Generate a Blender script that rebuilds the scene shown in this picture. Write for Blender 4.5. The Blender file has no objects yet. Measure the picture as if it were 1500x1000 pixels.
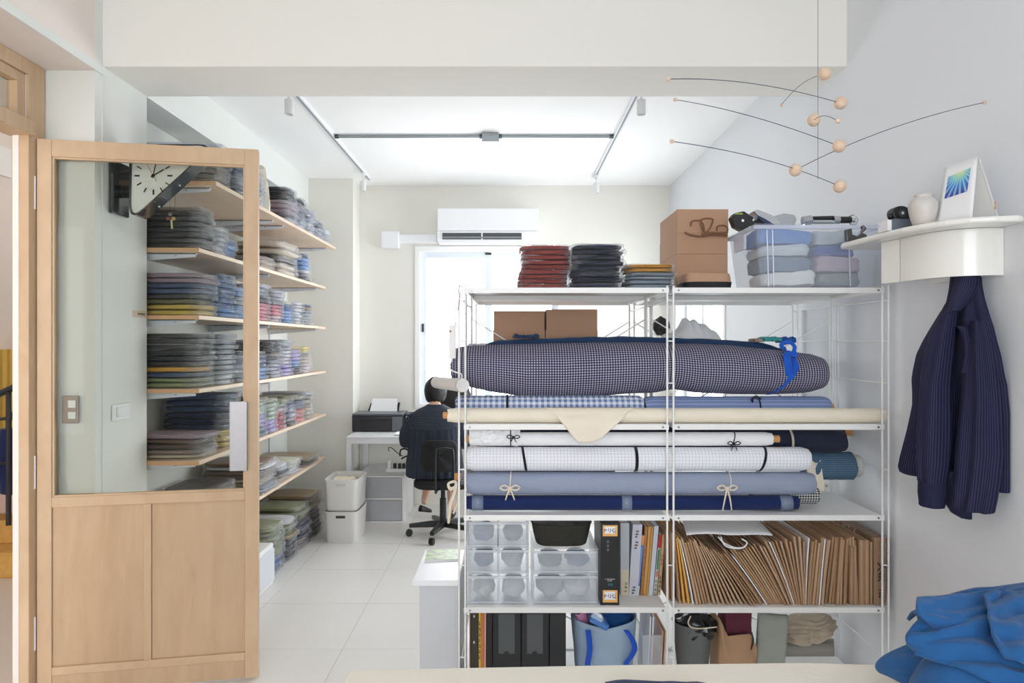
import bpy, bmesh, math, random
from mathutils import Vector, Matrix, noise as mnoise

# ------------------------------------------------------------------ camera, sky, exposure
scene = bpy.context.scene
COL = scene.collection
CAMH = 1.545          # eye height, metres
FPX = 985.0           # focal length in pixels of the 1500 px wide frame
cam_data = bpy.data.cameras.new('camera')
cam_data.sensor_width = 36.0
cam_data.lens = FPX / 1500.0 * 36.0
cam_data.shift_x = 2.0 / 1500.0
cam_data.shift_y = -(-3.0) / 1500.0
cam_data.clip_start = 0.05
cam = bpy.data.objects.new('camera', cam_data)
cam.location = (0, 0, CAMH)
cam.rotation_euler = (math.radians(90), 0, 0)
COL.objects.link(cam)
scene.camera = cam

scene.view_settings.view_transform = 'Standard'
scene.view_settings.look = 'None'
scene.view_settings.gamma = 1.0
scene.view_settings.use_curve_mapping = False
scene.view_settings.exposure = 0.15

scene.cycles.transparent_max_bounces = 48
scene.cycles.diffuse_bounces = 6

world = bpy.data.worlds.new('overcast_sky')
scene.world = world
world.use_nodes = True
wn = world.node_tree.nodes
wn['Background'].inputs[0].default_value = (0.975, 0.975, 1.0, 1)
wn['Background'].inputs[1].default_value = 8.5

def area(name, loc, rot, sx, sy, power=0.0, color=(1, 1, 1), portal=False):
    d = bpy.data.lights.new(name, 'AREA')
    d.shape = 'RECTANGLE'; d.size = sx; d.size_y = sy; d.energy = power; d.color = color
    o = bpy.data.objects.new(name, d); COL.objects.link(o)
    o.location = loc; o.rotation_euler = rot
    if portal: d.cycles.is_portal = True
    return o
R90 = math.radians(90)
# daylight comes in through modelled openings; portals only help the sampling of the sky
area('window_back_portal', (-0.185, 6.56, 1.67), (-R90, 0, 0), 1.34, 1.5, portal=True)      # faces -Y
area('window_right_portal', (1.64, 5.50, 1.39), (0, R90, 0), 2.2, 1.45, portal=True)         # faces -X
area('window_behind_portal', (-0.16, -2.64, 1.8), (R90, 0, 0), 2.6, 1.8, portal=True)        # faces +Y

# ------------------------------------------------------------------ helpers
rnd = random.Random(7)
def S(r, g, b):
    f = lambda c: (c / 255.0) / 12.92 if c / 255.0 <= 0.04045 else ((c / 255.0 + 0.055) / 1.055) ** 2.4
    return (f(r), f(g), f(b), 1.0)
def P(px, py, Y):
    return Vector(((px - 748.0) * Y / FPX, Y, CAMH - (py - 503.0) * Y / FPX))
def PX(px, Y): return (px - 748.0) * Y / FPX
def PZ(py, Y): return CAMH - (py - 503.0) * Y / FPX

ORD = ['topmost', 'second from top', 'third from top', 'fourth from top', 'fifth from top', 'sixth from top',
       'seventh from top', 'eighth from top', 'ninth from top', 'tenth from top', 'eleventh from top', 'twelfth from top',
       'thirteenth from top', 'fourteenth from top']
ONES = ['first', 'second', 'third', 'fourth', 'fifth', 'sixth', 'seventh', 'eighth', 'ninth', 'tenth', 'eleventh', 'twelfth',
        'thirteenth', 'fourteenth', 'fifteenth', 'sixteenth', 'seventeenth', 'eighteenth', 'nineteenth']
TENS = {2: ('twenty', 'twentieth'), 3: ('thirty', 'thirtieth'), 4: ('forty', 'fortieth'), 5: ('fifty', 'fiftieth'),
        6: ('sixty', 'sixtieth'), 7: ('seventy', 'seventieth')}
def nth(i):            # 1-based
    if i < 20: return ONES[i - 1]
    t, o = divmod(i, 10)
    return TENS[t][1] if o == 0 else TENS[t][0] + '-' + ONES[o - 1]

def tag(o, label=None, cat=None, group=None, kind=None):
    if label: o['label'] = label
    if cat: o['category'] = cat
    if group: o['group'] = group
    if kind: o['kind'] = kind
    return o

ORG = {}
def thing(name, label, cat, loc, group=None, rotz=0.0):
    o = bpy.data.objects.new(name, None)
    o.empty_display_size = 0.05
    COL.objects.link(o)
    o.location = loc
    o.rotation_euler = (0, 0, rotz)
    ORG[o] = Vector(loc)
    return tag(o, label, cat, group)

class MB:
    """collects geometry in world coordinates, links it as one mesh object"""
    def __init__(s): s.v = []; s.f = []; s.uv = []; s.has_uv = False
    def add(s, vs, fs, uvs=None):
        n = len(s.v)
        s.v += [tuple(p) for p in vs]
        for i, f in enumerate(fs):
            s.f.append([n + k for k in f])
            s.uv.append(uvs[i] if uvs else [(0, 0)] * len(f))
        if uvs: s.has_uv = True
        return s
    def box(s, x0, x1, y0, y1, z0, z1):
        vs = [(x, y, z) for z in (z0, z1) for y in (y0, y1) for x in (x0, x1)]
        return s.add(vs, [(0, 2, 3, 1), (4, 5, 7, 6), (0, 1, 5, 4), (2, 6, 7, 3), (0, 4, 6, 2), (1, 3, 7, 5)])
    def obox(s, c, size, M=None):
        hx, hy, hz = size[0] / 2, size[1] / 2, size[2] / 2
        c = Vector(c); M = M or Matrix.Identity(3)
        vs = [c + M @ Vector((x, y, z)) for z in (-hz, hz) for y in (-hy, hy) for x in (-hx, hx)]
        return s.add(vs, [(0, 2, 3, 1), (4, 5, 7, 6), (0, 1, 5, 4), (2, 6, 7, 3), (0, 4, 6, 2), (1, 3, 7, 5)])
    def cyl(s, p0, p1, r0, r1=None, n=14, caps=True):
        p0 = Vector(p0); p1 = Vector(p1); r1 = r0 if r1 is None else r1
        d = (p1 - p0).normalized()
        a = d.orthogonal().normalized(); b = d.cross(a)
        vs = []
        for p, r in ((p0, r0), (p1, r1)):
            vs += [p + (a * math.cos(t) + b * math.sin(t)) * r for t in [2 * math.pi * k / n for k in range(n)]]
        fs = [(k, (k + 1) % n, n + (k + 1) % n, n + k) for k in range(n)]
        if caps: fs += [tuple(range(n))[::-1], tuple(range(n, 2 * n))]
        return s.add(vs, fs)
    def tube(s, path, r, n=6, closed=False, caps=True, curve=True):
        path = [Vector(p) for p in path]; m = len(path)
        rr = list(r) if isinstance(r, (list, tuple)) else [r] * m
        if 3 <= m <= 12 and not closed and curve:          # round the path through its points
            q = []; qr = []
            for i in range(m - 1):
                p0, p1, p2, p3 = path[max(0, i - 1)], path[i], path[i + 1], path[min(m - 1, i + 2)]
                for k in range(5):
                    t = k / 5
                    q.append(0.5 * ((2 * p1) + (p2 - p0) * t + (2 * p0 - 5 * p1 + 4 * p2 - p3) * t * t + (3 * p1 - p0 - 3 * p2 + p3) * t ** 3))
                    qr.append(rr[i] + (rr[i + 1] - rr[i]) * t)
            path = q + [path[-1]]; rr = qr + [rr[-1]]; m = len(path)
        ref = Vector((0, 0, 1)); vs = []; prev = None
        for i, p in enumerate(path):
            if closed: d = path[(i + 1) % m] - path[i - 1]
            else: d = path[min(i + 1, m - 1)] - path[max(i - 1, 0)]
            d = d.normalized() if d.length > 1e-9 else Vector((0, 0, 1))
            if prev is None: a = d.orthogonal().normalized()
            else:
                a = prev - d * prev.dot(d)
                a = a.normalized() if a.length > 1e-6 else d.orthogonal().normalized()
            prev = a; b = d.cross(a)
            vs += [p + (a * math.cos(t) + b * math.sin(t)) * rr[i] for t in [2 * math.pi * k / n for k in range(n)]]
        fs = []
        for i in range(m if closed else m - 1):
            j = (i + 1) % m
            fs += [(i * n + k, i * n + (k + 1) % n, j * n + (k + 1) % n, j * n + k) for k in range(n)]
        if not closed and caps: fs += [tuple(range(n))[::-1], tuple((m - 1) * n + k for k in range(n))]
        return s.add(vs, fs)
    def sphere(s, c, r, n=14, sz=1.0):
        c = Vector(c); h = n // 2
        vs = [c + Vector((0, 0, r * sz))]
        for i in range(1, h):
            a = math.pi * i / h
            vs += [c + Vector((r * math.sin(a) * math.cos(2 * math.pi * k / n), r * math.sin(a) * math.sin(2 * math.pi * k / n), r * sz * math.cos(a))) for k in range(n)]
        vs.append(c - Vector((0, 0, r * sz))); L = len(vs) - 1
        fs = [(0, 1 + k, 1 + (k + 1) % n) for k in range(n)]
        for i in range(h - 2):
            fs += [(1 + i * n + k, 1 + (i + 1) * n + k, 1 + (i + 1) * n + (k + 1) % n, 1 + i * n + (k + 1) % n) for k in range(n)]
        fs += [(L, 1 + (h - 2) * n + (k + 1) % n, 1 + (h - 2) * n + k) for k in range(n)]
        return s.add(vs, fs)
    def lathe(s, prof, c, n=24, axis='z', caps=True):
        c = Vector(c); vs = []
        for r, z in prof:
            for k in range(n):
                t = 2 * math.pi * k / n
                p = (r * math.cos(t), r * math.sin(t), z)
                if axis == 'y': p = (p[0], p[2], p[1])
                if axis == 'x': p = (p[2], p[0], p[1])
                vs.append(c + Vector(p))
        fs = []
        for i in range(len(prof) - 1):
            fs += [(i * n + k, i * n + (k + 1) % n, (i + 1) * n + (k + 1) % n, (i + 1) * n + k) for k in range(n)]
        if caps: fs += [tuple(range(n))[::-1], tuple((len(prof) - 1) * n + k for k in range(n))]
        return s.add(vs, fs)
    def grid(s, fn, nu, nv, closed_u=False, uvfn=None, cap=False):
        """fn(u, v) with u, v in 0..1 -> point"""
        cu = nu if closed_u else nu + 1
        vs = [fn(i / nu, j / nv) for j in range(nv + 1) for i in range(cu)]
        fs = []; uvs = []
        for j in range(nv):
            for i in range(nu):
                i2 = (i + 1) % cu
                fs.append((j * cu + i, j * cu + i2, (j + 1) * cu + i2, (j + 1) * cu + i))
                if uvfn:
                    uvs.append([uvfn(i / nu, j / nv), uvfn((i + 1) / nu, j / nv), uvfn((i + 1) / nu, (j + 1) / nv), uvfn(i / nu, (j + 1) / nv)])
        if cap and closed_u:
            fs.append(tuple(range(cu))[::-1]); fs.append(tuple(nv * cu + k for k in range(cu)))
            if uvfn: uvs.append([(0, 0)] * cu); uvs.append([(0, 0)] * cu)
        return s.add(vs, fs, uvs if uvfn else None)
    def prism(s, pts, d):
        """flat polygon (world points) pushed along the vector d"""
        pts = [Vector(p) for p in pts]; d = Vector(d); n = len(pts)
        fs = [tuple(range(n))[::-1], tuple(range(n, 2 * n))] + [(k, (k + 1) % n, n + (k + 1) % n, n + k) for k in range(n)]
        return s.add(pts + [p + d for p in pts], fs)
    def build(s, name, mat, parent=None, bevel=0.0, smooth=False, seg=2, solid=0.0, sub=0, angle=40, kind=None, label=None, cat=None, group=None, fixn=True):
        if parent is not None: o0 = ORG[parent]
        else:
            xs = [p[0] for p in s.v]; ys = [p[1] for p in s.v]; zs = [p[2] for p in s.v]
            o0 = Vector(((min(xs) + max(xs)) / 2, (min(ys) + max(ys)) / 2, min(zs)))
        me = bpy.data.meshes.new(name)
        me.from_pydata([(p[0] - o0.x, p[1] - o0.y, p[2] - o0.z) for p in s.v], [], s.f)
        if s.has_uv:
            uvl = me.uv_layers.new(name='UVMap')
            i = 0
            for fu in s.uv:
                for c in fu: uvl.data[i].uv = c; i += 1
        if fixn:
            bm = bmesh.new(); bm.from_mesh(me)
            bmesh.ops.recalc_face_normals(bm, faces=bm.faces)
            bm.to_mesh(me); bm.free()
        me.materials.append(mat)
        if smooth:
            me.polygons.foreach_set('use_smooth', [True] * len(me.polygons))
        o = bpy.data.objects.new(name, me)
        COL.objects.link(o)
        if parent is not None: o.parent = parent
        else: o.location = o0
        ORG[o] = o0
        if solid:
            m = o.modifiers.new('solid', 'SOLIDIFY'); m.thickness = solid; m.offset = 0
        if bevel:
            m = o.modifiers.new('bevel', 'BEVEL'); m.width = bevel; m.segments = seg; m.limit_method = 'ANGLE'; m.angle_limit = math.radians(30)
            m.harden_normals = False
        if sub:
            m = o.modifiers.new('sub', 'SUBSURF'); m.levels = sub; m.render_levels = sub
        if smooth and angle and not sub:
            try:
                me.set_sharp_from_angle(angle=math.radians(angle))
            except Exception: pass
        tag(o, label, cat, group, kind)
        return o

def fb(p, sc=1.0, seed=0.0):
    return mnoise.noise(Vector((p[0] * sc + seed * 7.13, p[1] * sc + seed * 3.1, p[2] * sc - seed * 5.7)))

# ------------------------------------------------------------------ materials
MATS = {}
def nodes(name):
    m = bpy.data.materials.new(name); m.use_nodes = True
    nt = m.node_tree
    return m, nt, nt.nodes, nt.links, nt.nodes['Principled BSDF']
def plain(name, col, rough=0.6, metal=0.0, noise=0.0, nscale=8.0, bump=0.0, bscale=60.0, spec=0.5, coat=0.0, sheen=0.0, stretch=None, alpha=1.0, trans=0.0):
    if name in MATS: return MATS[name]
    m, nt, N, L, B = nodes(name)
    B.inputs['Base Color'].default_value = col
    B.inputs['Roughness'].default_value = rough
    B.inputs['Metallic'].default_value = metal
    B.inputs['Specular IOR Level'].default_value = spec
    B.inputs['Coat Weight'].default_value = coat
    B.inputs['Alpha'].default_value = alpha
    B.inputs['Transmission Weight'].default_value = trans
    if sheen: B.inputs['Sheen Weight'].default_value = sheen
    tc = N.new('ShaderNodeTexCoord'); mp = N.new('ShaderNodeMapping')
    L.new(tc.outputs['Object'], mp.inputs[0])
    if stretch: mp.inputs['Scale'].default_value = stretch
    if noise:
        n = N.new('ShaderNodeTexNoise'); n.inputs['Scale'].default_value = nscale; n.inputs['Detail'].default_value = 4
        L.new(mp.outputs[0], n.inputs['Vector'])
        mx = N.new('ShaderNodeMix'); mx.data_type = 'RGBA'; mx.blend_type = 'MIX'
        mx.inputs['A'].default_value = tuple(max(0, c * (1 - noise)) for c in col[:3]) + (1,)
        mx.inputs['B'].default_value = tuple(min(1, c * (1 + noise)) for c in col[:3]) + (1,)
        L.new(n.outputs['Fac'], mx.inputs['Factor']); L.new(mx.outputs['Result'], B.inputs['Base Color'])
    if bump:
        n2 = N.new('ShaderNodeTexNoise'); n2.inputs['Scale'].default_value = bscale; n2.inputs['Detail'].default_value = 3
        L.new(mp.outputs[0], n2.inputs['Vector'])
        b = N.new('ShaderNodeBump'); b.inputs['Strength'].default_value = bump; b.inputs['Distance'].default_value = 0.01
        L.new(n2.outputs['Fac'], b.inputs['Height']); L.new(b.outputs[0], B.inputs['Normal'])
    MATS[name] = m
    return m
def fabric(name, col, bump=0.35, bscale=45, noise=0.12):
    return plain(name, col, rough=0.88, noise=noise, nscale=14, bump=bump, bscale=bscale, spec=0.25, sheen=0.15)

def wood(name, c1, c2, rough=0.45, scale=(2.0, 18.0, 1.6)):
    if name in MATS: return MATS[name]
    m, nt, N, L, B = nodes(name)
    tc = N.new('ShaderNodeTexCoord'); mp = N.new('ShaderNodeMapping'); mp.inputs['Scale'].default_value = scale
    L.new(tc.outputs['Object'], mp.inputs[0])
    n = N.new('ShaderNodeTexNoise'); n.inputs['Scale'].default_value = 3.0; n.inputs['Detail'].default_value = 8; n.inputs['Roughness'].default_value = 0.6
    n.inputs['Distortion'].default_value = 0.6
    L.new(mp.outputs[0], n.inputs['Vector'])
    r = N.new('ShaderNodeValToRGB'); r.color_ramp.elements[0].position = 0.3; r.color_ramp.elements[1].position = 0.72
    r.color_ramp.elements[0].color = c1; r.color_ramp.elements[1].color = c2
    L.new(n.outputs['Fac'], r.inputs[0])
    n3 = N.new('ShaderNodeTexNoise'); n3.inputs['Scale'].default_value = 1.6; n3.inputs['Detail'].default_value = 2
    L.new(tc.outputs['Object'], n3.inputs['Vector'])
    mx = N.new('ShaderNodeMix'); mx.data_type = 'RGBA'; mx.blend_type = 'MULTIPLY'; mx.inputs['Factor'].default_value = 0.18
    L.new(r.outputs[0], mx.inputs['A']); L.new(n3.outputs['Fac'], mx.inputs['B'])
    L.new(mx.outputs['Result'], B.inputs['Base Color'])
    B.inputs['Roughness'].default_value = rough
    B.inputs['Specular IOR Level'].default_value = 0.35
    MATS[name] = m
    return m

def film(name, tint=(0.985, 0.99, 1.0, 1), base=0.03, rough=0.06, bump=1.0, scale=30, haze=0.0, mapv=None, mult=0.42):
    """thin clear plastic: mostly see-through, glossy where it turns away"""
    if name in MATS: return MATS[name]
    m, nt, N, L, B = nodes(name)
    N.remove(B)
    out = N['Material Output']
    tr = N.new('ShaderNodeBsdfTransparent'); tr.inputs[0].default_value = tint
    gl = N.new('ShaderNodeBsdfGlossy'); gl.inputs['Roughness'].default_value = rough
    gl.inputs['Color'].default_value = (1, 1, 1, 1)
    lw = N.new('ShaderNodeLayerWeight'); lw.inputs['Blend'].default_value = 0.35
    tc = N.new('ShaderNodeTexCoord')
    nz = N.new('ShaderNodeTexNoise'); nz.inputs['Scale'].default_value = scale; nz.inputs['Detail'].default_value = 3; nz.inputs['Distortion'].default_value = 0.8
    if mapv:
        mpp = N.new('ShaderNodeMapping'); mpp.inputs['Scale'].default_value = mapv; nz.inputs['Scale'].default_value = 1.0
        L.new(tc.outputs['Object'], mpp.inputs[0]); L.new(mpp.outputs[0], nz.inputs['Vector'])
    else: L.new(tc.outputs['Object'], nz.inputs['Vector'])
    bp = N.new('ShaderNodeBump'); bp.inputs['Strength'].default_value = bump; bp.inputs['Distance'].default_value = 0.02
    L.new(nz.outputs['Fac'], bp.inputs['Height'])
    L.new(bp.outputs[0], gl.inputs['Normal']); L.new(bp.outputs[0], lw.inputs['Normal'])
    ma = N.new('ShaderNodeMath'); ma.operation = 'MULTIPLY_ADD'; ma.inputs[1].default_value = mult; ma.inputs[2].default_value = base
    ma.use_clamp = True
    L.new(lw.outputs['Fresnel'], ma.inputs[0])
    mx = N.new('ShaderNodeMixShader')
    body = tr
    if haze:
        df = N.new('ShaderNodeBsdfDiffuse'); df.inputs[0].default_value = (0.9, 0.92, 0.96, 1)
        mh = N.new('ShaderNodeMixShader'); mh.inputs[0].default_value = haze
        L.new(tr.outputs[0], mh.inputs[1]); L.new(df.outputs[0], mh.inputs[2]); body = mh
    L.new(ma.outputs[0], mx.inputs[0]); L.new(body.outputs[0], mx.inputs[1]); L.new(gl.outputs[0], mx.inputs[2])
    L.new(mx.outputs[0], out.inputs[0])
    MATS[name] = m
    return m

def checks(name, base, lines, px=0.01, w=0.4, py=None, wy=None, base2=None, rough=0.85, bump=0.3):
    """woven check or stripe in UV metres: px period across u, py across v (0 = none)"""
    if name in MATS: return MATS[name]
    m, nt, N, L, B = nodes(name)
    uv = N.new('ShaderNodeUVMap')
    sp = N.new('ShaderNodeSeparateXYZ'); L.new(uv.outputs[0], sp.inputs[0])
    def stripe(sock, period, width):
        d = N.new('ShaderNodeMath'); d.operation = 'DIVIDE'; d.inputs[1].default_value = period; L.new(sock, d.inputs[0])
        f = N.new('ShaderNodeMath'); f.operation = 'FRACT'; L.new(d.outputs[0], f.inputs[0])
        c = N.new('ShaderNodeMath'); c.operation = 'LESS_THAN'; c.inputs[1].default_value = width; L.new(f.outputs[0], c.inputs[0])
        return c.outputs[0]
    s = None
    if px: s = stripe(sp.outputs[0], px, w)
    if py:
        t = stripe(sp.outputs[1], py, wy if wy is not None else w)
        if s is None: s = t
        else:
            a = N.new('ShaderNodeMath'); a.operation = 'ADD'; L.new(s, a.inputs[0]); L.new(t, a.inputs[1])
            h = N.new('ShaderNodeMath'); h.operation = 'MULTIPLY'; h.inputs[1].default_value = 0.5; L.new(a.outputs[0], h.inputs[0]); s = h.outputs[0]
    r = N.new('ShaderNodeValToRGB'); r.color_ramp.elements[0].color = base; r.color_ramp.elements[1].color = lines
    if base2: e = r.color_ramp.elements.new(0.5); e.color = base2
    L.new(s, r.inputs[0]); L.new(r.outputs[0], B.inputs['Base Color'])
    B.inputs['Roughness'].default_value = rough; B.inputs['Specular IOR Level'].default_value = 0.2
    tc = N.new('ShaderNodeTexCoord'); n2 = N.new('ShaderNodeTexNoise'); n2.inputs['Scale'].default_value = 18; n2.inputs['Detail'].default_value = 3
    L.new(tc.outputs['Object'], n2.inputs['Vector'])
    b = N.new('ShaderNodeBump'); b.inputs['Strength'].default_value = bump; b.inputs['Distance'].default_value = 0.012
    L.new(n2.outputs['Fac'], b.inputs['Height']); L.new(b.outputs[0], B.inputs['Normal'])
    MATS[name] = m
    return m

def glass(name, tint, refl=0.06, mult=0.6):
    if name in MATS: return MATS[name]
    m, nt, N, L, B = nodes(name); N.remove(B)
    tr = N.new('ShaderNodeBsdfTransparent'); tr.inputs[0].default_value = tint
    gl = N.new('ShaderNodeBsdfGlossy'); gl.inputs['Roughness'].default_value = 0.02
    lw = N.new('ShaderNodeLayerWeight'); lw.inputs['Blend'].default_value = 0.25
    ma = N.new('ShaderNodeMath'); ma.operation = 'MULTIPLY_ADD'; ma.inputs[1].default_value = mult; ma.inputs[2].default_value = refl * 0.5
    L.new(lw.outputs['Fresnel'], ma.inputs[0])
    mx = N.new('ShaderNodeMixShader'); L.new(ma.outputs[0], mx.inputs[0]); L.new(tr.outputs[0], mx.inputs[1]); L.new(gl.outputs[0], mx.inputs[2])
    L.new(mx.outputs[0], N['Material Output'].inputs[0])
    MATS[name] = m
    return m

WALL_FAR = plain('wall_paint_cream', S(232, 230, 222), 0.9, noise=0.015, nscale=1.5)
WALL_NEAR = plain('wall_paint_cool_white', S(227, 230, 234), 0.85, noise=0.015, nscale=1.5)
WALL_LEFT = plain('wall_paint_pale_green_white', S(230, 232, 227), 0.85, noise=0.015, nscale=1.5)
CEIL = plain('ceiling_paint', S(249, 249, 248), 0.9)
BEAM = plain('beam_paint', S(237, 235, 228), 0.9)
FLOORM = plain('floor_tile_white', S(232, 230, 226), 0.32, noise=0.03, nscale=3, spec=0.45)
GROUT = plain('floor_grout', S(214, 211, 206), 0.8)
WOOD = wood('pale_maple_wood', S(208, 177, 143), S(222, 194, 161))
WOODP = wood('maple_panel_wood', S(201, 170, 136), S(214, 186, 153), scale=(5.0, 9.0, 0.9))
SHELFW = wood('light_plywood', S(228, 203, 178), S(240, 219, 197), scale=(14.0, 2.0, 3.0))
SHELFE = plain('plywood_edge', S(214, 170, 130), 0.6, noise=0.1, nscale=30)
STEELW = plain('white_powder_coat', S(240, 240, 238), 0.4)
ZINC = plain('zinc_bolt', S(150, 152, 155), 0.35, metal=0.9)
GREYB = plain('grey_bracket_paint', S(224, 231, 243), 0.5)
WHITEP = plain('white_plastic', S(238, 239, 238), 0.38)
BLACKP = plain('black_plastic', S(24, 24, 26), 0.42)
DARKG = plain('dark_grey_plastic', S(62, 64, 68), 0.45)
KRAFT = plain('kraft_cardboard', S(182, 145, 118), 0.85, noise=0.05, nscale=6, bump=0.08, bscale=120)
KRAFTS = plain('kraft_cardboard_side', S(196, 160, 138), 0.85, noise=0.05, nscale=6)
PAPERW = plain('white_paper', S(238, 238, 240), 0.8)
TUBEC = plain('cardboard_tube', S(205, 150, 95), 0.8, noise=0.1, nscale=20)
FILM = film('clear_bag_film')
GLASSW = glass('window_glass', (0.97, 0.99, 1.0, 1))
GLASSD = glass('door_glass', (0.875, 0.885, 0.865, 1), 0.0, 0.22)
SKIN = plain('skin', S(222, 180, 155), 0.6)
# ------------------------------------------------------------------ room shell
def struct(name, mb, mat, parent=None, **k):
    return mb.build(name, mat, parent, kind=None if parent else 'structure', **k)
XR = 1.53; XL = -1.856; XA = -2.05; YB = 6.45; ZC = 3.06
# floor: base slab with tiles on it
fl = struct('floor', MB().box(-6.0, 2.0, -2.7, 7.2, -0.12, -0.003), GROUT)
tile_me = None
xs = [-2.05 + 0.45 * k for k in range(9)]
def tile(x0, x1, y0, y1):
    g = 0.0015
    t = MB().box(x0 + g, x1 - g, y0 + g, y1 - g, -0.003, 0.0)
    return t.build('floor_tile', FLOORM, fl)
yy = -2.6
rows = []
while yy < 6.44:
    rows.append((yy, min(yy + 0.6, 6.45))); yy += 0.6
tiles = {}
for r_i, (y0, y1) in enumerate(rows):
    for c_i in range(6):
        x0 = -2.05 + c_i * 0.6; x1 = min(x0 + 0.6, 1.53)
        key = (round(x1 - x0, 3), round(y1 - y0, 3))
        if key in tiles:
            o = tiles[key][0].copy(); COL.objects.link(o); o.parent = fl
            o.location = (x0 - tiles[key][1], y0 - tiles[key][2], 0)
        else:
            o = tile(x0, x1, y0, y1); tiles[key] = (o, x0, y0)
struct('trim_hall_floor', MB().box(-6.0, -2.06, -2.7, 7.2, -0.003, 0.0), plain('hall_floor_tile', S(226, 216, 206), 0.45))

# ceiling slabs and beam
struct('ceiling', MB().box(-2.3, 1.75, 3.43, 6.7, ZC, ZC + 0.15), CEIL)
struct('trim_1', MB().box(-2.3, 1.75, 3.06, 3.43, 2.805, 3.5), BEAM)                        # beam
struct('trim_2', MB().box(-2.35, XL, 3.43, 6.45, 2.803, ZC), WALL_LEFT)                      # dropped box over the shelf alcove
struct('trim_3', MB().box(-6.0, 1.75, -2.7, 3.06, 3.32, 3.45), CEIL)                        # ceiling of the near part

# walls
w = MB()
# right wall with a window opening, its hidden top and foot stretched for more light: Y 4.78..6.22, Z .28..2.48
w.box(XR, XR + 0.15, -2.7, 4.78, 0, 3.5); w.box(XR, XR + 0.15, 6.22, 6.7, 0, 3.5)
w.box(XR, XR + 0.15, 4.78, 6.22, 0, 0.28); w.box(XR, XR + 0.15, 4.78, 6.22, 2.48, 3.5)
struct('wall_right', w, WALL_NEAR)
struct('trim_4', MB().box(XR - 0.012, XR, 3.50, 3.60, 0, 1.72), WALL_NEAR)                  # slim pilaster under the beam
WX0, WX1, WZ0, WZ1 = -0.915, 0.50, 0.93, 2.475
w = MB()
w.box(-2.3, WX0, YB, YB + 0.15, 0, 3.3); w.box(WX1, XR, YB, YB + 0.15, 0, 3.3)
w.box(WX0, WX1, YB, YB + 0.15, 0, WZ0); w.box(WX0, WX1, YB, YB + 0.15, WZ1, 3.3)
struct('wall_back', w, WALL_FAR)
struct('wall_pillar', MB().box(-2.05, -1.447, 6.17, YB, 0, ZC), WALL_FAR)
struct('wall_left', MB().box(-2.20, XA, 3.0, YB, 0, 2.80), WALL_LEFT)
struct('wall_column', MB().box(XA, XL, 3.0, 3.43, 0, 3.32), WALL_LEFT)
# left wall over and before the door opening (door opening Y 1.75..2.92)
w = MB()
w.box(-2.16, -2.08, 2.985, 3.0, 0, 2.763)
w.box(-2.16, XL, -2.7, 3.0, 2.763, 3.4)
w.box(-2.16, -2.08, -2.7, 1.62, 0, 2.763)
struct('wall_door_side', w, plain('wall_paint_blush_white', S(236, 226, 219), 0.88))
struct('trim_5', MB().box(XL, XL + 0.010, 2.0, 3.06, 2.763, 2.80), WALL_LEFT)                # bead along the header
struct('trim_6', MB().box(XL, XL + 0.004, 3.052, 3.062, 0, 2.80), WALL_LEFT)                 # joint strip on the column
# unseen wall behind the camera; its window is sized to light the near part
w = MB()
w.box(-2.3, -1.46, -2.7, -2.55, 0, 3.4); w.box(1.14, 1.7, -2.7, -2.55, 0, 3.4)
w.box(-1.46, 1.14, -2.7, -2.55, 0, 0.90); w.box(-1.46, 1.14, -2.7, -2.55, 2.70, 3.4)
struct('wall_behind', w, WALL_NEAR)

# ------------------------------------------------------------------ windows
ALU = plain('white_window_frame', S(226, 233, 242), 0.4)
REV = plain('window_reveal_white', S(244, 244, 242), 0.6)
def sash(root, x0, x1, y, z0, z1, fw=0.055, axis='x', d=0.03):
    f = MB()
    def bx(a0, a1, b0, b1):
        if axis == 'x': f.box(a0, a1, y, y + d, b0, b1)
        else: f.box(y, y + d, a0, a1, b0, b1)
    bx(x0, x0 + fw, z0, z1); bx(x1 - fw, x1, z0, z1); bx(x0 + fw, x1 - fw, z0, z0 + fw); bx(x0 + fw, x1 - fw, z1 - fw, z1)
    s_ = f.build('sash', ALU, root)
    g = MB()
    if axis == 'x': g.box(x0 + fw, x1 - fw, y + d * .4, y + d * .55, z0 + fw, z1 - fw)
    else: g.box(y + d * .4, y + d * .55, x0 + fw, x1 - fw, z0 + fw, z1 - fw)
    g.build('pane', GLASSW, s_)
    return s_
fr = MB()
for a in ((WX0, WX0 + 0.045, WZ0, WZ1), (WX1 - 0.045, WX1, WZ0, WZ1), (WX0 + 0.045, WX1 - 0.045, WZ0, WZ0 + 0.04), (WX0 + 0.045, WX1 - 0.045, WZ1 - 0.05, WZ1)):
    fr.box(a[0], a[1], YB - 0.012, YB + 0.12, a[2], a[3])
win1 = struct('window_1', fr, REV)
s1 = sash(win1, WX0 + 0.045, -0.19, YB + 0.03, WZ0 + 0.04, WZ1 - 0.05)
s2 = sash(win1, -0.235, WX1 - 0.045, YB + 0.065, WZ0 + 0.04, WZ1 - 0.05)
MB().box(-0.245, -0.185, YB + 0.018, YB + 0.03, WZ1 - 0.075, WZ1 - 0.058).build('latch', BLACKP, win1)
MB().box(WX0 + 0.062, WX0 + 0.078, YB + 0.015, YB + 0.03, PZ(486, 6.45), PZ(474, 6.45)).build('finger_pull', BLACKP, s1)
fr = MB()
for a in ((4.78, 4.82, 0.28, 2.48), (6.18, 6.22, 0.28, 2.48), (4.82, 6.18, 0.28, 0.32), (4.82, 6.18, 2.44, 2.48)):
    fr.box(XR - 0.01, XR + 0.13, a[0], a[1], a[2], a[3])
win2 = struct('window_2', fr, REV)
sash(win2, 4.82, 5.52, XR + 0.04, 0.32, 2.44, axis='y')
sash(win2, 5.48, 6.18, XR + 0.08, 0.32, 2.44, axis='y')
fr = MB()
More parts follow.
